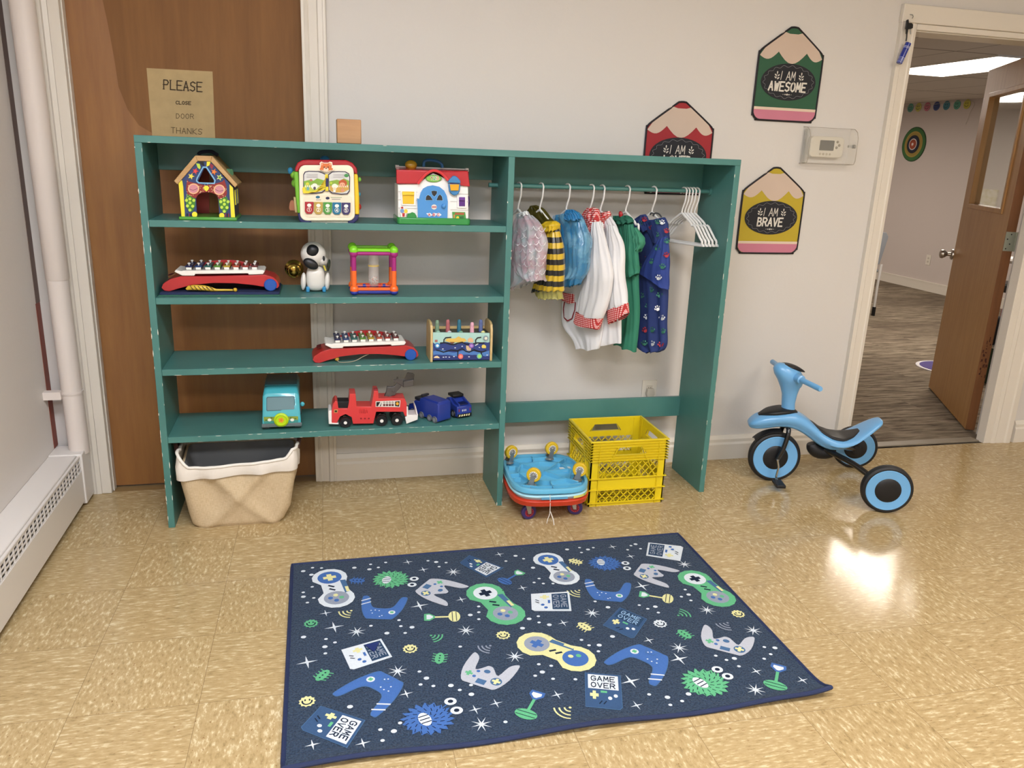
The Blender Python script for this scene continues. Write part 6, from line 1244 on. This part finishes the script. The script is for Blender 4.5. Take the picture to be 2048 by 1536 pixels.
def pad(f0, f1, name, hwk, hh, mat, dz=0.):
    R = []
    for k_ in range(15):
        f_ = f0 + (f1 - f0) * k_ / 14; z, hw = topz(f_); e = math.sin(math.pi * min(max(k_ / 14, .02), .98)) ** .45; R.append(sering(T(f_, 0, z - .002 + dz), uz, TS, hh * e, hw * hwk * e, p=.8))
    return MB().loft(R, mat).build(name, t, smooth=60)
pad(.285, .075, 'seat_pad', .86, .010, TK); pad(.508, .345, 'front_cowl', .86, .016, TK, .004)
# steering head
CS = T(.398, 0, 0); SD = Vector((.105, .994, 0)).normalized(); SFw = Vector((-.994, .105, 0)).normalized()
def H(f_, s_, z): return Vector((2.560, -.306, 0)) + SFw * f_ + SD * s_ + uz * z
col = [(.0, .335, .030, .026), (.004, .37, .029, .026), (.004, .41, .033, .030), (.006, .44, .042, .036), (.012, .462, .054, .046), (.018, .485, .066, .052), (.022, .508, .070, .052), (.028, .528, .058, .044), (.034, .542, .036, .03), (.036, .547, .012, .012)]
R = []
for f_, z, ry, rx in col:
    tilt = .16 if z > .45 else 0
    R.append([H(f_ + ry * math.cos(q), rx * math.sin(q), z + ry * math.cos(q) * tilt * 1.6) for q in [2 * math.pi * k_ / 28 for k_ in range(28)]])
MB().loft(R, TB).build('steering_column', t, smooth=60)
R = []
for k_ in range(13):
    f_ = .078 - .125 * k_ / 12; e = math.sin(math.pi * min(max(k_ / 12, .03), .97)) ** .5; z = .536 + .2 * (f_ - .02) - ((f_ - .02) / .09) ** 2 * .016; R.append(sering(H(f_, 0, z), uz, SD, .012 * e, .036 * e, p=.8))
MB().loft(R, TK).build('head_cover', t, smooth=60)
for s_ in (-1, 1):
    hz = .497; a = H(.005, s_ * .04, hz); e_ = H(-.008, s_ * .225, hz + .002); d_ = e_ - a
    MB().tube([a, a + d_ * .22, a + d_ * .24, a + d_ * .27, a + d_ * .97, e_], [.021, .019, .013, .0115, .0115, .009], TB, 16).build('handlebar_grip', t)
# fork, wheels
fw_ = H(.0, 0, 0); fx = Vector((2.531, -.292, 0)); FRR = .116
ax = Vector((.25, .968, 0)).normalized(); fwd = Vector((-.968, .25, 0)).normalized()
def Wf(f_, s_, z): return fx + fwd * f_ + ax * s_ + uz * z
def trike_wheel(c, a, r_, w_, hubr=.052):
    a = a.normalized(); c = Vector(c)
    o = MB().lathe([(r_ * .80, -w_ * .46), (r_ * .90, -w_ * .5), (r_ * .975, -w_ * .36), (r_, -w_ * .12), (r_, w_ * .12), (r_ * .975, w_ * .36), (r_ * .90, w_ * .5), (r_ * .80, w_ * .46)], c, a, M('1b1b1d', .55), 56).build('wheel', t)
    MB().lathe([(.02, -w_ * .47), (r_ * .76, -w_ * .50), (r_ * .83, -w_ * .54), (r_ * .85, -w_ * .49), (r_ * .85, w_ * .49), (r_ * .83, w_ * .54), (r_ * .76, w_ * .50), (.02, w_ * .47)], c, a, TB, 56).build('rim', o)
    MB().lathe([(.001, -w_ * .66), (hubr * .6, -w_ * .64), (hubr * .95, -w_ * .56), (hubr, -w_ * .5), (hubr, w_ * .5), (hubr * .95, w_ * .56), (hubr * .6, w_ * .64), (.001, w_ * .66)], c, a, TK, 40).build('hub_cap', o)
trike_wheel(fx + uz * FRR, ax, FRR, .042, .056)
RR = .103; rn = Vector((2.823, -.673, 0)); rf = Vector((3.012, -.205, 0)); ra = (rf - rn).normalized()
trike_wheel(rn + uz * RR, ra, RR, .042); trike_wheel(rf + uz * RR, ra, RR, .042)
b = MB()
for s_ in (-1, 1): b.tube(smooth_path([Wf(-.03, 0, .262), Wf(-.035, s_ * .025, .262), Wf(-.034, s_ * .042, .238), Wf(-.02, s_ * .046, .17), Wf(.0, s_ * .044, FRR)], 5), .0105, TKG, 14)
b.build('fork', t)
R = []
for k_ in range(9): q = math.radians(58 + 9 * k_); c_ = Wf(.126 * math.cos(math.radians(42 + 9 * k_)), 0, FRR + .128 * math.sin(math.radians(42 + 9 * k_))); R.append([c_ + ax * x for x in (-.026, -.022, 0, .022, .026)])
b = MB()
R = [[Wf(.13 * math.cos(math.radians(a)), s_, FRR + .128 * math.sin(math.radians(a)) - abs(s_) * .2 + dz) for s_, dz in ((-.026, 0), (0, .004), (.026, 0), (.026, -.004), (0, .0), (-.026, -.004))] for a in range(40, 98, 8)]
b.loft(R, TK).build('mudguard', t)
cr = [Wf(0, -.05, FRR), Wf(.0, -.056, FRR), Wf(-.006, -.06, FRR - .03), Wf(.0, -.062, FRR - .075), Wf(.0, -.07, FRR - .082), Wf(0, -.085, FRR - .082)]
MB().tube(cr, .0048, CHR, 10).build('crank', t); MB().obox(Wf(.002, -.115, FRR - .086), (ax, fwd, uz), (.036, .02, .007), TK).build('pedal', t, bevel=.003)
cr = [Wf(0, .05, FRR), Wf(.0, .056, FRR), Wf(.006, .06, FRR + .03), Wf(.0, .062, FRR + .06), Wf(0, .08, FRR + .065)]
MB().tube(cr, .0048, CHR, 10).build('crank', t); MB().obox(Wf(.002, .105, FRR + .065), (ax, fwd, uz), (.03, .02, .007), TK).build('pedal', t, bevel=.003)
MB().lathe([(.001, 0), (.006, 0), (.005, .004), (.001, .005)], Wf(0, -.054, FRR), -ax, CHR, 12).build('axle_nut', t)
# rear frame
b = MB(); b.tube(smooth_path([T(.262, 0, .19), T(.252, 0, .168), T(.225, 0, .152), T(.19, 0, .152), T(.16, 0, .165)], 4), [.022, .024, .026, .028, .029, .03, .03, .03, .03, .029, .028, .028, .027, .026, .024, .022, .02], TK, 14); b.build('frame_bracket', t)
b = MB()
for wc in (rn, rf):
    s_ = (wc - TO).dot(TS); e = wc + uz * RR; inn = e - ra * (.03 if s_ < 0 else -.03) * -1
    inn = e + ra * (.03 if s_ < 0 else -.03)
    b.tube(smooth_path([T(.22, .0, .165), T(.19, s_ * .10, .166), T(.11, s_ * .45, .15), T(.04, s_ * .75, .115), inn], 5), .0125, TKG, 14)
b.build('rear_frame', t)
MB().tube([rf + uz * RR - ra * .03, rf + uz * RR - ra * .05], .02, TK, 16).build('axle_cap', t)

# ------------------------------------------------------------ game rug
RX0, RX1, RY0, RY1 = .449, 1.866, -1.69, -.737
def rz(x, y):
    e = max(0, min(1, (RY0 + .045 - y) / .045)); cnr = max(0, 1 - math.hypot(x - RX1, y - RY0) / .09)
    return .009 + e * e * (.007 + .006 * math.sin(x * 11 + 1)) + .014 * cnr * cnr 
NX, NY = 90, 60; vs = []; fs = []
for j in range(NY + 1):
    for i in range(NX + 1):
        x, y = RX0 + (RX1 - RX0) * i / NX, RY0 + (RY1 - RY0) * j / NY; vs.append((x, y, rz(x, y)))
for j in range(NY):
    for i in range(NX): a = j * (NX + 1) + i; fs.append((a, a + 1, a + NX + 2, a + NX + 1))
rb = MB().add(vs, fs, rugmat())
f = lambda x, y, l=0: Vector((x, y, rz(x, y) + .0008 + .0005 * l))
rug = None
cA, cB = crop(560, 1060, .30991), crop(1060, 1060, .30273)
DONE = []
def fl(p): u, v = p; P = PZ(u, v, .0095); return (P.x, P.y)
GW, GG, GB, GY_, GGr, NV, SB_ = RG('d0d8df'), RG('62b082'), RG('456aa8'), RG('d6d49c'), RG('8f97a6'), RG('202a3c'), RG('496a90')
class Loc:     # motif coordinates: origin between the two traced points, unit = their distance
    def __init__(s, A, B):
        s.a, s.b = fl(A), fl(B); s.c = ((s.a[0] + s.b[0]) / 2, (s.a[1] + s.b[1]) / 2); dx, dy = s.b[0] - s.a[0], s.b[1] - s.a[1]; s.L = math.hypot(dx, dy); s.ex = (dx / s.L, dy / s.L); s.ey = (-s.ex[1], s.ex[0])
    def __call__(s, x, y, l=0): return f(s.c[0] + (x * s.ex[0] + y * s.ey[0]) * s.L, s.c[1] + (x * s.ex[1] + y * s.ey[1]) * s.L, l)
def plus(g, x, y, r_, w_, m, l, rot=0.):
    for a in (rot, rot + math.pi / 2): dstroke(rb, g, [(x - r_ * math.cos(a), y - r_ * math.sin(a)), (x + r_ * math.cos(a), y + r_ * math.sin(a))], w_, m, l, False)
def dogbone(A, B, body, dk, ring, flip=1, out=None):
    g0 = Loc(A, B); g = (lambda x, y, l=0: g0(x, y * flip, l)); P = []
    for k in range(15): q = math.radians(60 + 240 * k / 14); P.append((-.5 + .44 * math.cos(q), .44 * math.sin(q)))
    for k in range(15): q = math.radians(-120 + 240 * k / 14); P.append((.5 + .44 * math.cos(q), .44 * math.sin(q)))
    P2_ = []
    for k in range(9): q = math.radians(80 + 25 * k); P2_.append((-.5 + .44 * math.cos(q), .44 * math.sin(q)))
    P2_ += [(-.2, -.26), (.2, -.26)]
    for k in range(9): q = math.radians(-100 + 25 * k); P2_.append((.5 + .44 * math.cos(q), .44 * math.sin(q)))
    P2_ += [(.2, .36), (-.2, .36)]
    if out: dstroke(rb, g, P2_ + P2_[:1], .07, out, 1)
    dpoly(rb, g, P2_, body, 2); dpoly(rb, g, [(-.28, .36), (.28, .36), (.34, .24), (-.3, .22)], SB_, 3); dpoly(rb, g, [(.05, .36), (.3, .36), (.3, .28), (.05, .28)], GY_, 4)
    dell(rb, g, -.5, 0, .3, .3, ring, 3); plus(g, -.5, 0, .16, .12, dk, 4); dell(rb, g, .5, 0, .3, .3, GGr if body is not GY_ else GB, 3)
    for x, y, m in ((.38, .0, GY_), (.52, .12, GG), (.62, -.02, GB), (.48, -.14, GB)): dell(rb, g, x, y, .065, .06, m, 4, 10)
    for x in (-.08, .08): dstroke(rb, g, [(x - .03, -.08), (x + .05, .02)], .06, NV, 3)
dogbone(cA((320, 310))[0], cA((365, 440))[0], GW, GY_, GB); dogbone(cA((1325, 410))[0], cA((1455, 540))[0], GG, NV, GW, 1, GG)
dogbone(cB((120, 200))[0], cB((225, 310))[0], GW, GY_, GB); dogbone(cB((1090, 325))[0], cB((1240, 445))[0], GG, NV, GW, 1, GG); dogbone(cB((45, 755))[0], cB((300, 850))[0], GY_, GB, GGr, 1, GY_)
def boomer(A, B, up):      # A, B grips (A striped), up = point at the body back
    g0 = Loc(A, B); u_ = fl(up); sy = 1 if ((u_[0] - g0.c[0]) * g0.ey[0] + (u_[1] - g0.c[1]) * g0.ey[1]) > 0 else -1; h = abs(((u_[0] - g0.c[0]) * g0.ey[0] + (u_[1] - g0.c[1]) * g0.ey[1])) / g0.L
    g = lambda x, y, l=0: g0(x, y * sy, l); P = [(v.x, v.y) for v in smooth_path([Vector((x, y, 0)) for x, y in ((-.56, -.02), (-.5, -.1), (-.4, -.04), (-.26, h * .42), (0, h * .5), (.26, h * .42), (.4, -.04), (.5, -.1), (.56, -.02), (.5, h * .5), (.34, h * .95), (.2, h), (-.2, h), (-.34, h * .95), (-.5, h * .5))], 4, True)]
    dstroke(rb, g, P + P[:1], .022, SB_, 1); dpoly(rb, g, P, GB, 2)
    for k in (0, 1): dstroke(rb, g, [(-.56 + .03 * k, h * (.16 + .18 * k)), (-.36 + .03 * k, h * (.02 + .18 * k))], .035, GW, 3)
    dell(rb, g, .27, h * .68, .085, .085, GW, 3); plus(g, .27, h * .68, .05, .045, GG, 4, .7)
    for x, y in ((-.25, .62), (-.2, .75), (-.15, .6), (-.05, .62), (.05, .85), (.0, .9)): dell(rb, g, x, h * y, .018, .018, GW, 3, 8)
    dstroke(rb, g, [(-.12, h * .95), (-.08, h * .8), (.08, h * .8), (.12, h * .95)], .012, SB_, 4)
boomer(cA((550, 440))[0], cA((805, 450))[0], cA((640, 575))[0]); boomer(cA((625, 1185))[0], cA((375, 1050))[0], cA((700, 940))[0])
boomer(cB((380, 340))[0], cB((650, 365))[0], cB((530, 470))[0]); boomer(cB((825, 1010))[0], cB((520, 870))[0], cB((800, 790))[0])
def pad_(A, B, up):        # grey two-grip controller, d-pad side first
    g0 = Loc(A, B); u_ = fl(up); q_ = (u_[0] - g0.c[0]) * g0.ey[0] + (u_[1] - g0.c[1]) * g0.ey[1]; sy = 1 if q_ > 0 else -1; h = abs(q_) / g0.L; g = lambda x, y, l=0: g0(x, y * sy, l)
    P = [(v.x, v.y) for v in smooth_path([Vector((x, y, 0)) for x, y in ((-.54, -.08), (-.46, -.12), (-.34, .02), (-.26, h * .45), (-.12, h * .3), (-.04, h * .2), (.06, h * .2), (.12, h * .3), (.26, h * .45), (.34, .02), (.46, -.12), (.54, -.08), (.52, h * .5), (.38, h * .95), (.2, h), (-.2, h), (-.38, h * .95), (-.52, h * .5))], 3, True)]
    dpoly(rb, g, P, RG('b4b8c2'), 2); dell(rb, g, -.3, h * .68, .12, .12, SB_, 3); plus(g, -.3, h * .68, .09, .06, GY_, 4)
    plus(g, .32, h * .66, .08, .06, GG, 3); dell(rb, g, 0, h * .42, .07, .06, SB_, 3, 14); dpoly(rb, g, [(-.12, h * .75), (.08, h * .75), (.08, h * .93), (-.12, h * .93)], SB_, 3); dell(rb, g, .17, h * .5, .04, .04, GB, 3, 10); dell(rb, g, .18, h * .72, .04, .04, GB, 3, 10)
pad_(cA((1050, 480))[0], cA((1185, 360))[0], cA((940, 340))[0]); pad_(cA((1525, 900))[0], cA((1245, 815))[0], cA((1290, 1010))[0])
pad_(cB((885, 372))[0], cB((955, 265))[0], cB((725, 240))[0]); pad_(cB((1468, 730))[0], cB((1155, 650))[0], cB((1260, 800))[0])
def handheld(cv_, TL, TR, BR, BL, body, scr, txt, m2):
    q = [fl(cv_(p)[0]) for p in (TL, TR, BR, BL)]
    def g(x, y, l=0):   # x to the right, y down from the screen end
        a = [q[0][i] + (q[1][i] - q[0][i]) * x for i in (0, 1)]; c_ = [q[3][i] + (q[2][i] - q[3][i]) * x for i in (0, 1)]; return f(a[0] + (c_[0] - a[0]) * y, a[1] + (c_[1] - a[1]) * y, l)
    O = [(0, 0), (1, 0), (1, .93), (.93, 1), (0, 1)]; dstroke(rb, g, O + O[:1], .03, GW if body is GW else SB_, 1); dpoly(rb, g, O, body, 2); dpoly(rb, g, [(.07, .04), (.93, .04), (.93, .47), (.07, .47)], scr, 3)
    gt = lambda x, y, l=0: g(x, y, l)
    dtext(rb, gt, 'GAME', (.16, .23), (.18, 0), (0, -.14), txt, .028, 4, .72); dtext(rb, gt, 'OVER', (.16, .43), (.18, 0), (0, -.14), txt, .028, 4, .72)
    plus(g, .24, .66, .12, .09, GY_, 4); dpoly(rb, g, [(.42, .52), (.6, .52), (.6, .58), (.42, .58)], m2, 4)
    for x, y in ((.68, .72), (.84, .64)): dell(rb, g, x, y, .06, .05, GW if body is not GW else GB, 4, 10)
    for x in (.38, .5): dstroke(rb, g, [(x, .9), (x + .07, .82)], .03, NV, 4)
DB = RG('3b5578'); SD_ = RG('2e4560')
handheld(cA, (1440, 245), (1330, 305), (1160, 215), (1225, 165), DB, GW, NV, GG); handheld(cB, (255, 410), (270, 535), (15, 535), (10, 425), GW, SD_, GGr, GB)
handheld(cA, (650, 705), (720, 820), (460, 905), (400, 775), GW, SD_, GGr, GB); handheld(cA, (545, 1230), (430, 1405), (130, 1285), (265, 1140), DB, GW, NV, GG)
handheld(cB, (770, 170), (785, 85), (1010, 110), (990, 205), GW, SD_, GGr, GB); handheld(cB, (595, 515), (770, 590), (680, 720), (485, 630), DB, SD_, RG('8fb0d0'), GG); handheld(cB, (365, 945), (595, 965), (610, 1190), (370, 1165), DB, GW, NV, GG)
def monster(C, r_, E1_, E2_, Mo, m, m2):
    c = fl(C); e = [fl(E1_), fl(E2_)]; mo = fl(Mo); random.seed(int(C[0])); P = []
    for k in range(36): q = 2 * math.pi * k / 36; rr_ = r_ * (1.12 if k % 2 else .9) * random.uniform(.95, 1.05); P.append((c[0] + rr_ * math.cos(q), c[1] + rr_ * math.sin(q) * .9))
    dpoly(rb, f, P, m, 1)
    for ring_ in range(1, 4):
        for k in range(5 + 5 * ring_):
            q = 2 * math.pi * k / (5 + 5 * ring_) + ring_; rr_ = r_ * .28 * ring_; x, y = c[0] + rr_ * math.cos(q), c[1] + rr_ * math.sin(q) * .9
            dstroke(rb, f, [(x, y), (x + r_ * .16 * math.cos(q + .5), y + r_ * .16 * math.sin(q + .5))], r_ * .035, m2, 2)
    d = math.atan2(e[1][1] - e[0][1], e[1][0] - e[0][0]); dell(rb, f, mo[0], mo[1], r_ * .42, r_ * .26, GW, 3, 16, d)
    for k in (-1, 0, 1): x, y = mo[0] + math.cos(d) * k * r_ * .2, mo[1] + math.sin(d) * k * r_ * .2; dstroke(rb, f, [(x - math.sin(d) * r_ * .22, y + math.cos(d) * r_ * .22), (x + math.sin(d) * r_ * .22, y - math.cos(d) * r_ * .22)], r_ * .05, NV, 4, False)
    for p in e:
        dstroke(rb, f, [(c[0] + (p[0] - c[0]) * .6, c[1] + (p[1] - c[1]) * .6), p], r_ * .06, m, 1); dell(rb, f, p[0], p[1], r_ * .27, r_ * .24, GW, 3, 16); dell(rb, f, p[0], p[1], r_ * .12, r_ * .11, NV, 4, 12)
monster(cA((715, 318))[0], .056, cA((866, 318))[0], cA((852, 356))[0], cA((688, 325))[0], GG, NV); monster(cA((955, 1220))[0], .060, cA((1100, 1110))[0], cA((1140, 1168))[0], cA((935, 1225))[0], GB, NV)
monster(cB((495, 220))[0], .053, cB((630, 222))[0], cB((641, 256))[0], cB((468, 215))[0], GB, NV); monster(cB((1155, 1010))[0], .060, cB((1237, 925))[0], cB((1305, 970))[0], cB((1125, 1012))[0], GG, NV)
def stick(A, B, m1, m2, m3):   # joystick: cup end A, round striped base B
    g = Loc(A, B); dstroke(rb, g, [(-.3, .0), (.3, 0)], .1, m3, 1); dpoly(rb, g, [(-.72, .24), (-.72, -.24), (-.5, -.26), (-.28, -.07), (-.28, .07), (-.5, .26)], m1, 2); dpoly(rb, g, [(-.62, .16), (-.62, -.16), (-.5, -.17), (-.36, -.04), (-.36, .04), (-.5, .17)], GW, 3)
    dell(rb, g, .5, 0, .24, .38, m2, 2, 20)
    for x in (.42, .58): dstroke(rb, g, [(x, -.32), (x, .32)], .03, NV, 3)
stick(cA((1540, 280))[0], cA((1450, 332))[0], GG, GB, GB); stick(cA((965, 565))[0], cA((1125, 560))[0], GG, GY_, GY_); stick(cA((1655, 1070))[0], cA((1587, 1190))[0], GB, GG, GG); stick(cB((755, 430))[0], cB((910, 455))[0], GG, GY_, GY_); stick(cB((1640, 915))[0], cB((1620, 1028))[0], GB, GG, GG)
def wifi(C, D, m):       # apex C, opening towards D
    c, d = fl(C), fl(D); a0 = math.atan2(d[1] - c[1], d[0] - c[0]); L = math.hypot(d[0] - c[0], d[1] - c[1])
    for k in (.35, .68, 1.0): dstroke(rb, f, [(c[0] + L * k * math.cos(a0 + a), c[1] + L * k * math.sin(a0 + a)) for a in [-.7 + .2 * i for i in range(8)]], .0045, m, 1)
    dell(rb, f, c[0], c[1], .004, .004, m, 1, 8)
for cv_, C, D, m in ((cA, (460, 522), (400, 555), GY_), (cA, (975, 682), (1035, 705), GG), (cA, (1357, 748), (1300, 780), GGr), (cB, (325, 400), (275, 430), GY_), (cB, (980, 565), (1040, 545), GG), (cB, (1305, 615), (1270, 650), GGr), (cB, (265, 1175), (195, 1225), GY_)): wifi(cv_(C)[0], cv_(D)[0], m)
def coin(C, m):
    c = fl(C); dpoly(rb, f, star(c[0], c[1], .022, .018, 11), m, 1); dstroke(rb, f, [(c[0] + .012 * math.cos(a), c[1] + .012 * math.sin(a)) for a in [math.radians(170 + 20 * k) for k in range(11)]], .004, NV, 2); 
    for s_ in (-.005, .006): dell(rb, f, c[0] + s_, c[1] + .005, .0022, .004, NV, 2, 8)
for cv_, C, m in ((cA, (200, 605), GG), (cA, (840, 768), GY_), (cA, (175, 1108), GY_), (cA, (1440, 680), GY_), (cB, (1375, 555), GY_), (cB, (860, 620), GW)): coin(cv_(C)[0], m)
def bug(C, m, rot):
    c = fl(C); g = lambda x, y, l=0: f(c[0] + x * math.cos(rot) - y * math.sin(rot), c[1] + x * math.sin(rot) + y * math.cos(rot), l); dell(rb, g, 0, 0, .026, .013, m, 2, 16)
    for x in (-.016, -.005, .006, .017):
        for s_ in (-1, 1): dstroke(rb, g, [(x, s_ * .010), (x + .003, s_ * .020)], .0032, m, 1)
    for x in (-.012, 0, .012): dell(rb, g, x, 0, .0028, .0028, NV, 3, 8)
for cv_, C, m, a in ((cA, (497, 328), GB, -.3), (cA, (1030, 830), GG, 1.3), (cA, (275, 940), GG, .9), (cB, (300, 210), GY_, -.7), (cB, (360, 640), GY_, -1.1), (cB, (1020, 690), GG, -1.2)): bug(cv_(C)[0], m, a)
S4A = [(825, 208), (925, 257), (900, 490), (1170, 450), (295, 538), (350, 628), (175, 855), (815, 1058), (1260, 1160), (1395, 1120), (210, 1388), (535, 1378), (1565, 375), (1415, 158)]
S8A = [(1118, 272), (495, 658), (1200, 650), (760, 912), (1515, 818), (1300, 1255)]
S4B = [(545, 112), (665, 175), (740, 372), (220, 615), (785, 730), (985, 853), (665, 1000), (180, 1090), (705, 1160), (1495, 935), (1800, 995)]
S8B = [(1020, 228), (410, 550), (1170, 530), (1475, 665), (985, 780), (1490, 1058)]
for cv_, L4, L8 in ((cA, S4A, S8A), (cB, S4B, S8B)):
    for i, p in enumerate(L4): c = fl(cv_(p)[0]); R_ = .030 if i in (2, 5, 6) else .019; dpoly(rb, f, star(c[0], c[1], R_, R_ * .17, 4, .15), GW, 1)
    for p in L8: c = fl(cv_(p)[0]); dpoly(rb, f, star(c[0], c[1], .028, .006, 8, .2), GW, 1)
DA = [(150, 267), (210, 245), (268, 247), (203, 290), (208, 368), (150, 404), (151, 432), (218, 440), (177, 470), (480, 245), (585, 223), (635, 243), (577, 255), (682, 211), (955, 200), (1008, 208), (1072, 212), (1027, 238), (152, 692), (297, 705), (355, 727), (290, 755), (293, 798), (587, 620), (690, 667), (768, 583), (780, 622), (852, 629), (808, 666), (1282, 495), (1228, 550), (1283, 532), (1283, 577), (1565, 635), (1163, 754), (900, 915), (945, 958), (907, 999), (990, 1008), (1103, 1005), (1160, 1034), (1233, 1002), (1235, 1062), (1670, 868), (1750, 878), (1693, 918), (1647, 942), (1762, 962), (452, 1142), (775, 1247), (648, 1290), (735, 1300), (662, 1360), (1455, 1240), (1520, 168), (1458, 202), (1572, 187), (1633, 245), (1672, 315), (1640, 340), (1608, 575), (1667, 558), (1672, 598), (1738, 613)]
DBs = [(245, 130), (327, 118), (340, 150), (383, 130), (418, 118), (667, 105), (697, 95), (645, 132), (730, 125), (20, 252), (60, 323), (88, 355), (17, 352), (152, 355), (430, 473), (515, 512), (722, 498), (778, 522), (828, 508), (848, 547), (1025, 395), (1048, 428), (1000, 442), (1063, 467), (545, 705), (55, 570), (62, 613), (127, 628), (340, 728), (390, 763), (457, 762), (452, 803), (60, 887), (140, 898), (83, 938), (33, 965), (152, 985), (300, 988), (787, 1088), (908, 1107), (1005, 1132), (927, 1157), (1047, 1085), (1227, 832), (1298, 860), (1350, 850), (1380, 902), (1548, 775), (1618, 780), (1590, 822), (1547, 852)]
for cv_, L in ((cA, DA), (cB, DBs)):
    for i, p in enumerate(L):
        c = fl(cv_(p)[0]); r_ = .0055 + .0022 * (i % 3 == 0)
        if any(math.hypot(c[0] - d[0], c[1] - d[1]) < .02 for d in DONE): continue
        DONE.append(c); dell(rb, f, c[0], c[1], r_, r_ * .9, GW, 1, 9)
o = rb.build('game_rug', smooth=0, recalc=False); tag(o, 'navy rectangular rug printed with game controllers, handhelds, monsters and stars', 'rug')
edge = []
for i in range(61): x = RX0 + (RX1 - RX0) * i / 60; edge.append((x, RY0, rz(x, RY0) - .003))
for i in range(1, 40): y = RY0 + (RY1 - RY0) * i / 40; edge.append((RX1, y, rz(RX1, y) - .003))
for i in range(61): x = RX1 + (RX0 - RX1) * i / 60; edge.append((x, RY1, rz(x, RY1) - .003))
for i in range(1, 40): y = RY1 + (RY0 - RY1) * i / 40; edge.append((RX0, y, rz(RX0, y) - .003))
MB().tube(edge, .0065, M('1d2a4e', .7, bump=.5, bs=200), 8, True).build('binding', o, label='dark blue sewn edge binding')
b = MB(); P = [PZ(u, v, .0145) for u, v in cA((548, 745), (642, 724), (608, 788))]; b.prism(P, (0, 0, .002), M('1d2f66', .5)); tag(b.build('felt_triangle', smooth=0), 'small dark blue triangle lying on the white handheld printed at the left of the rug', 'triangle')
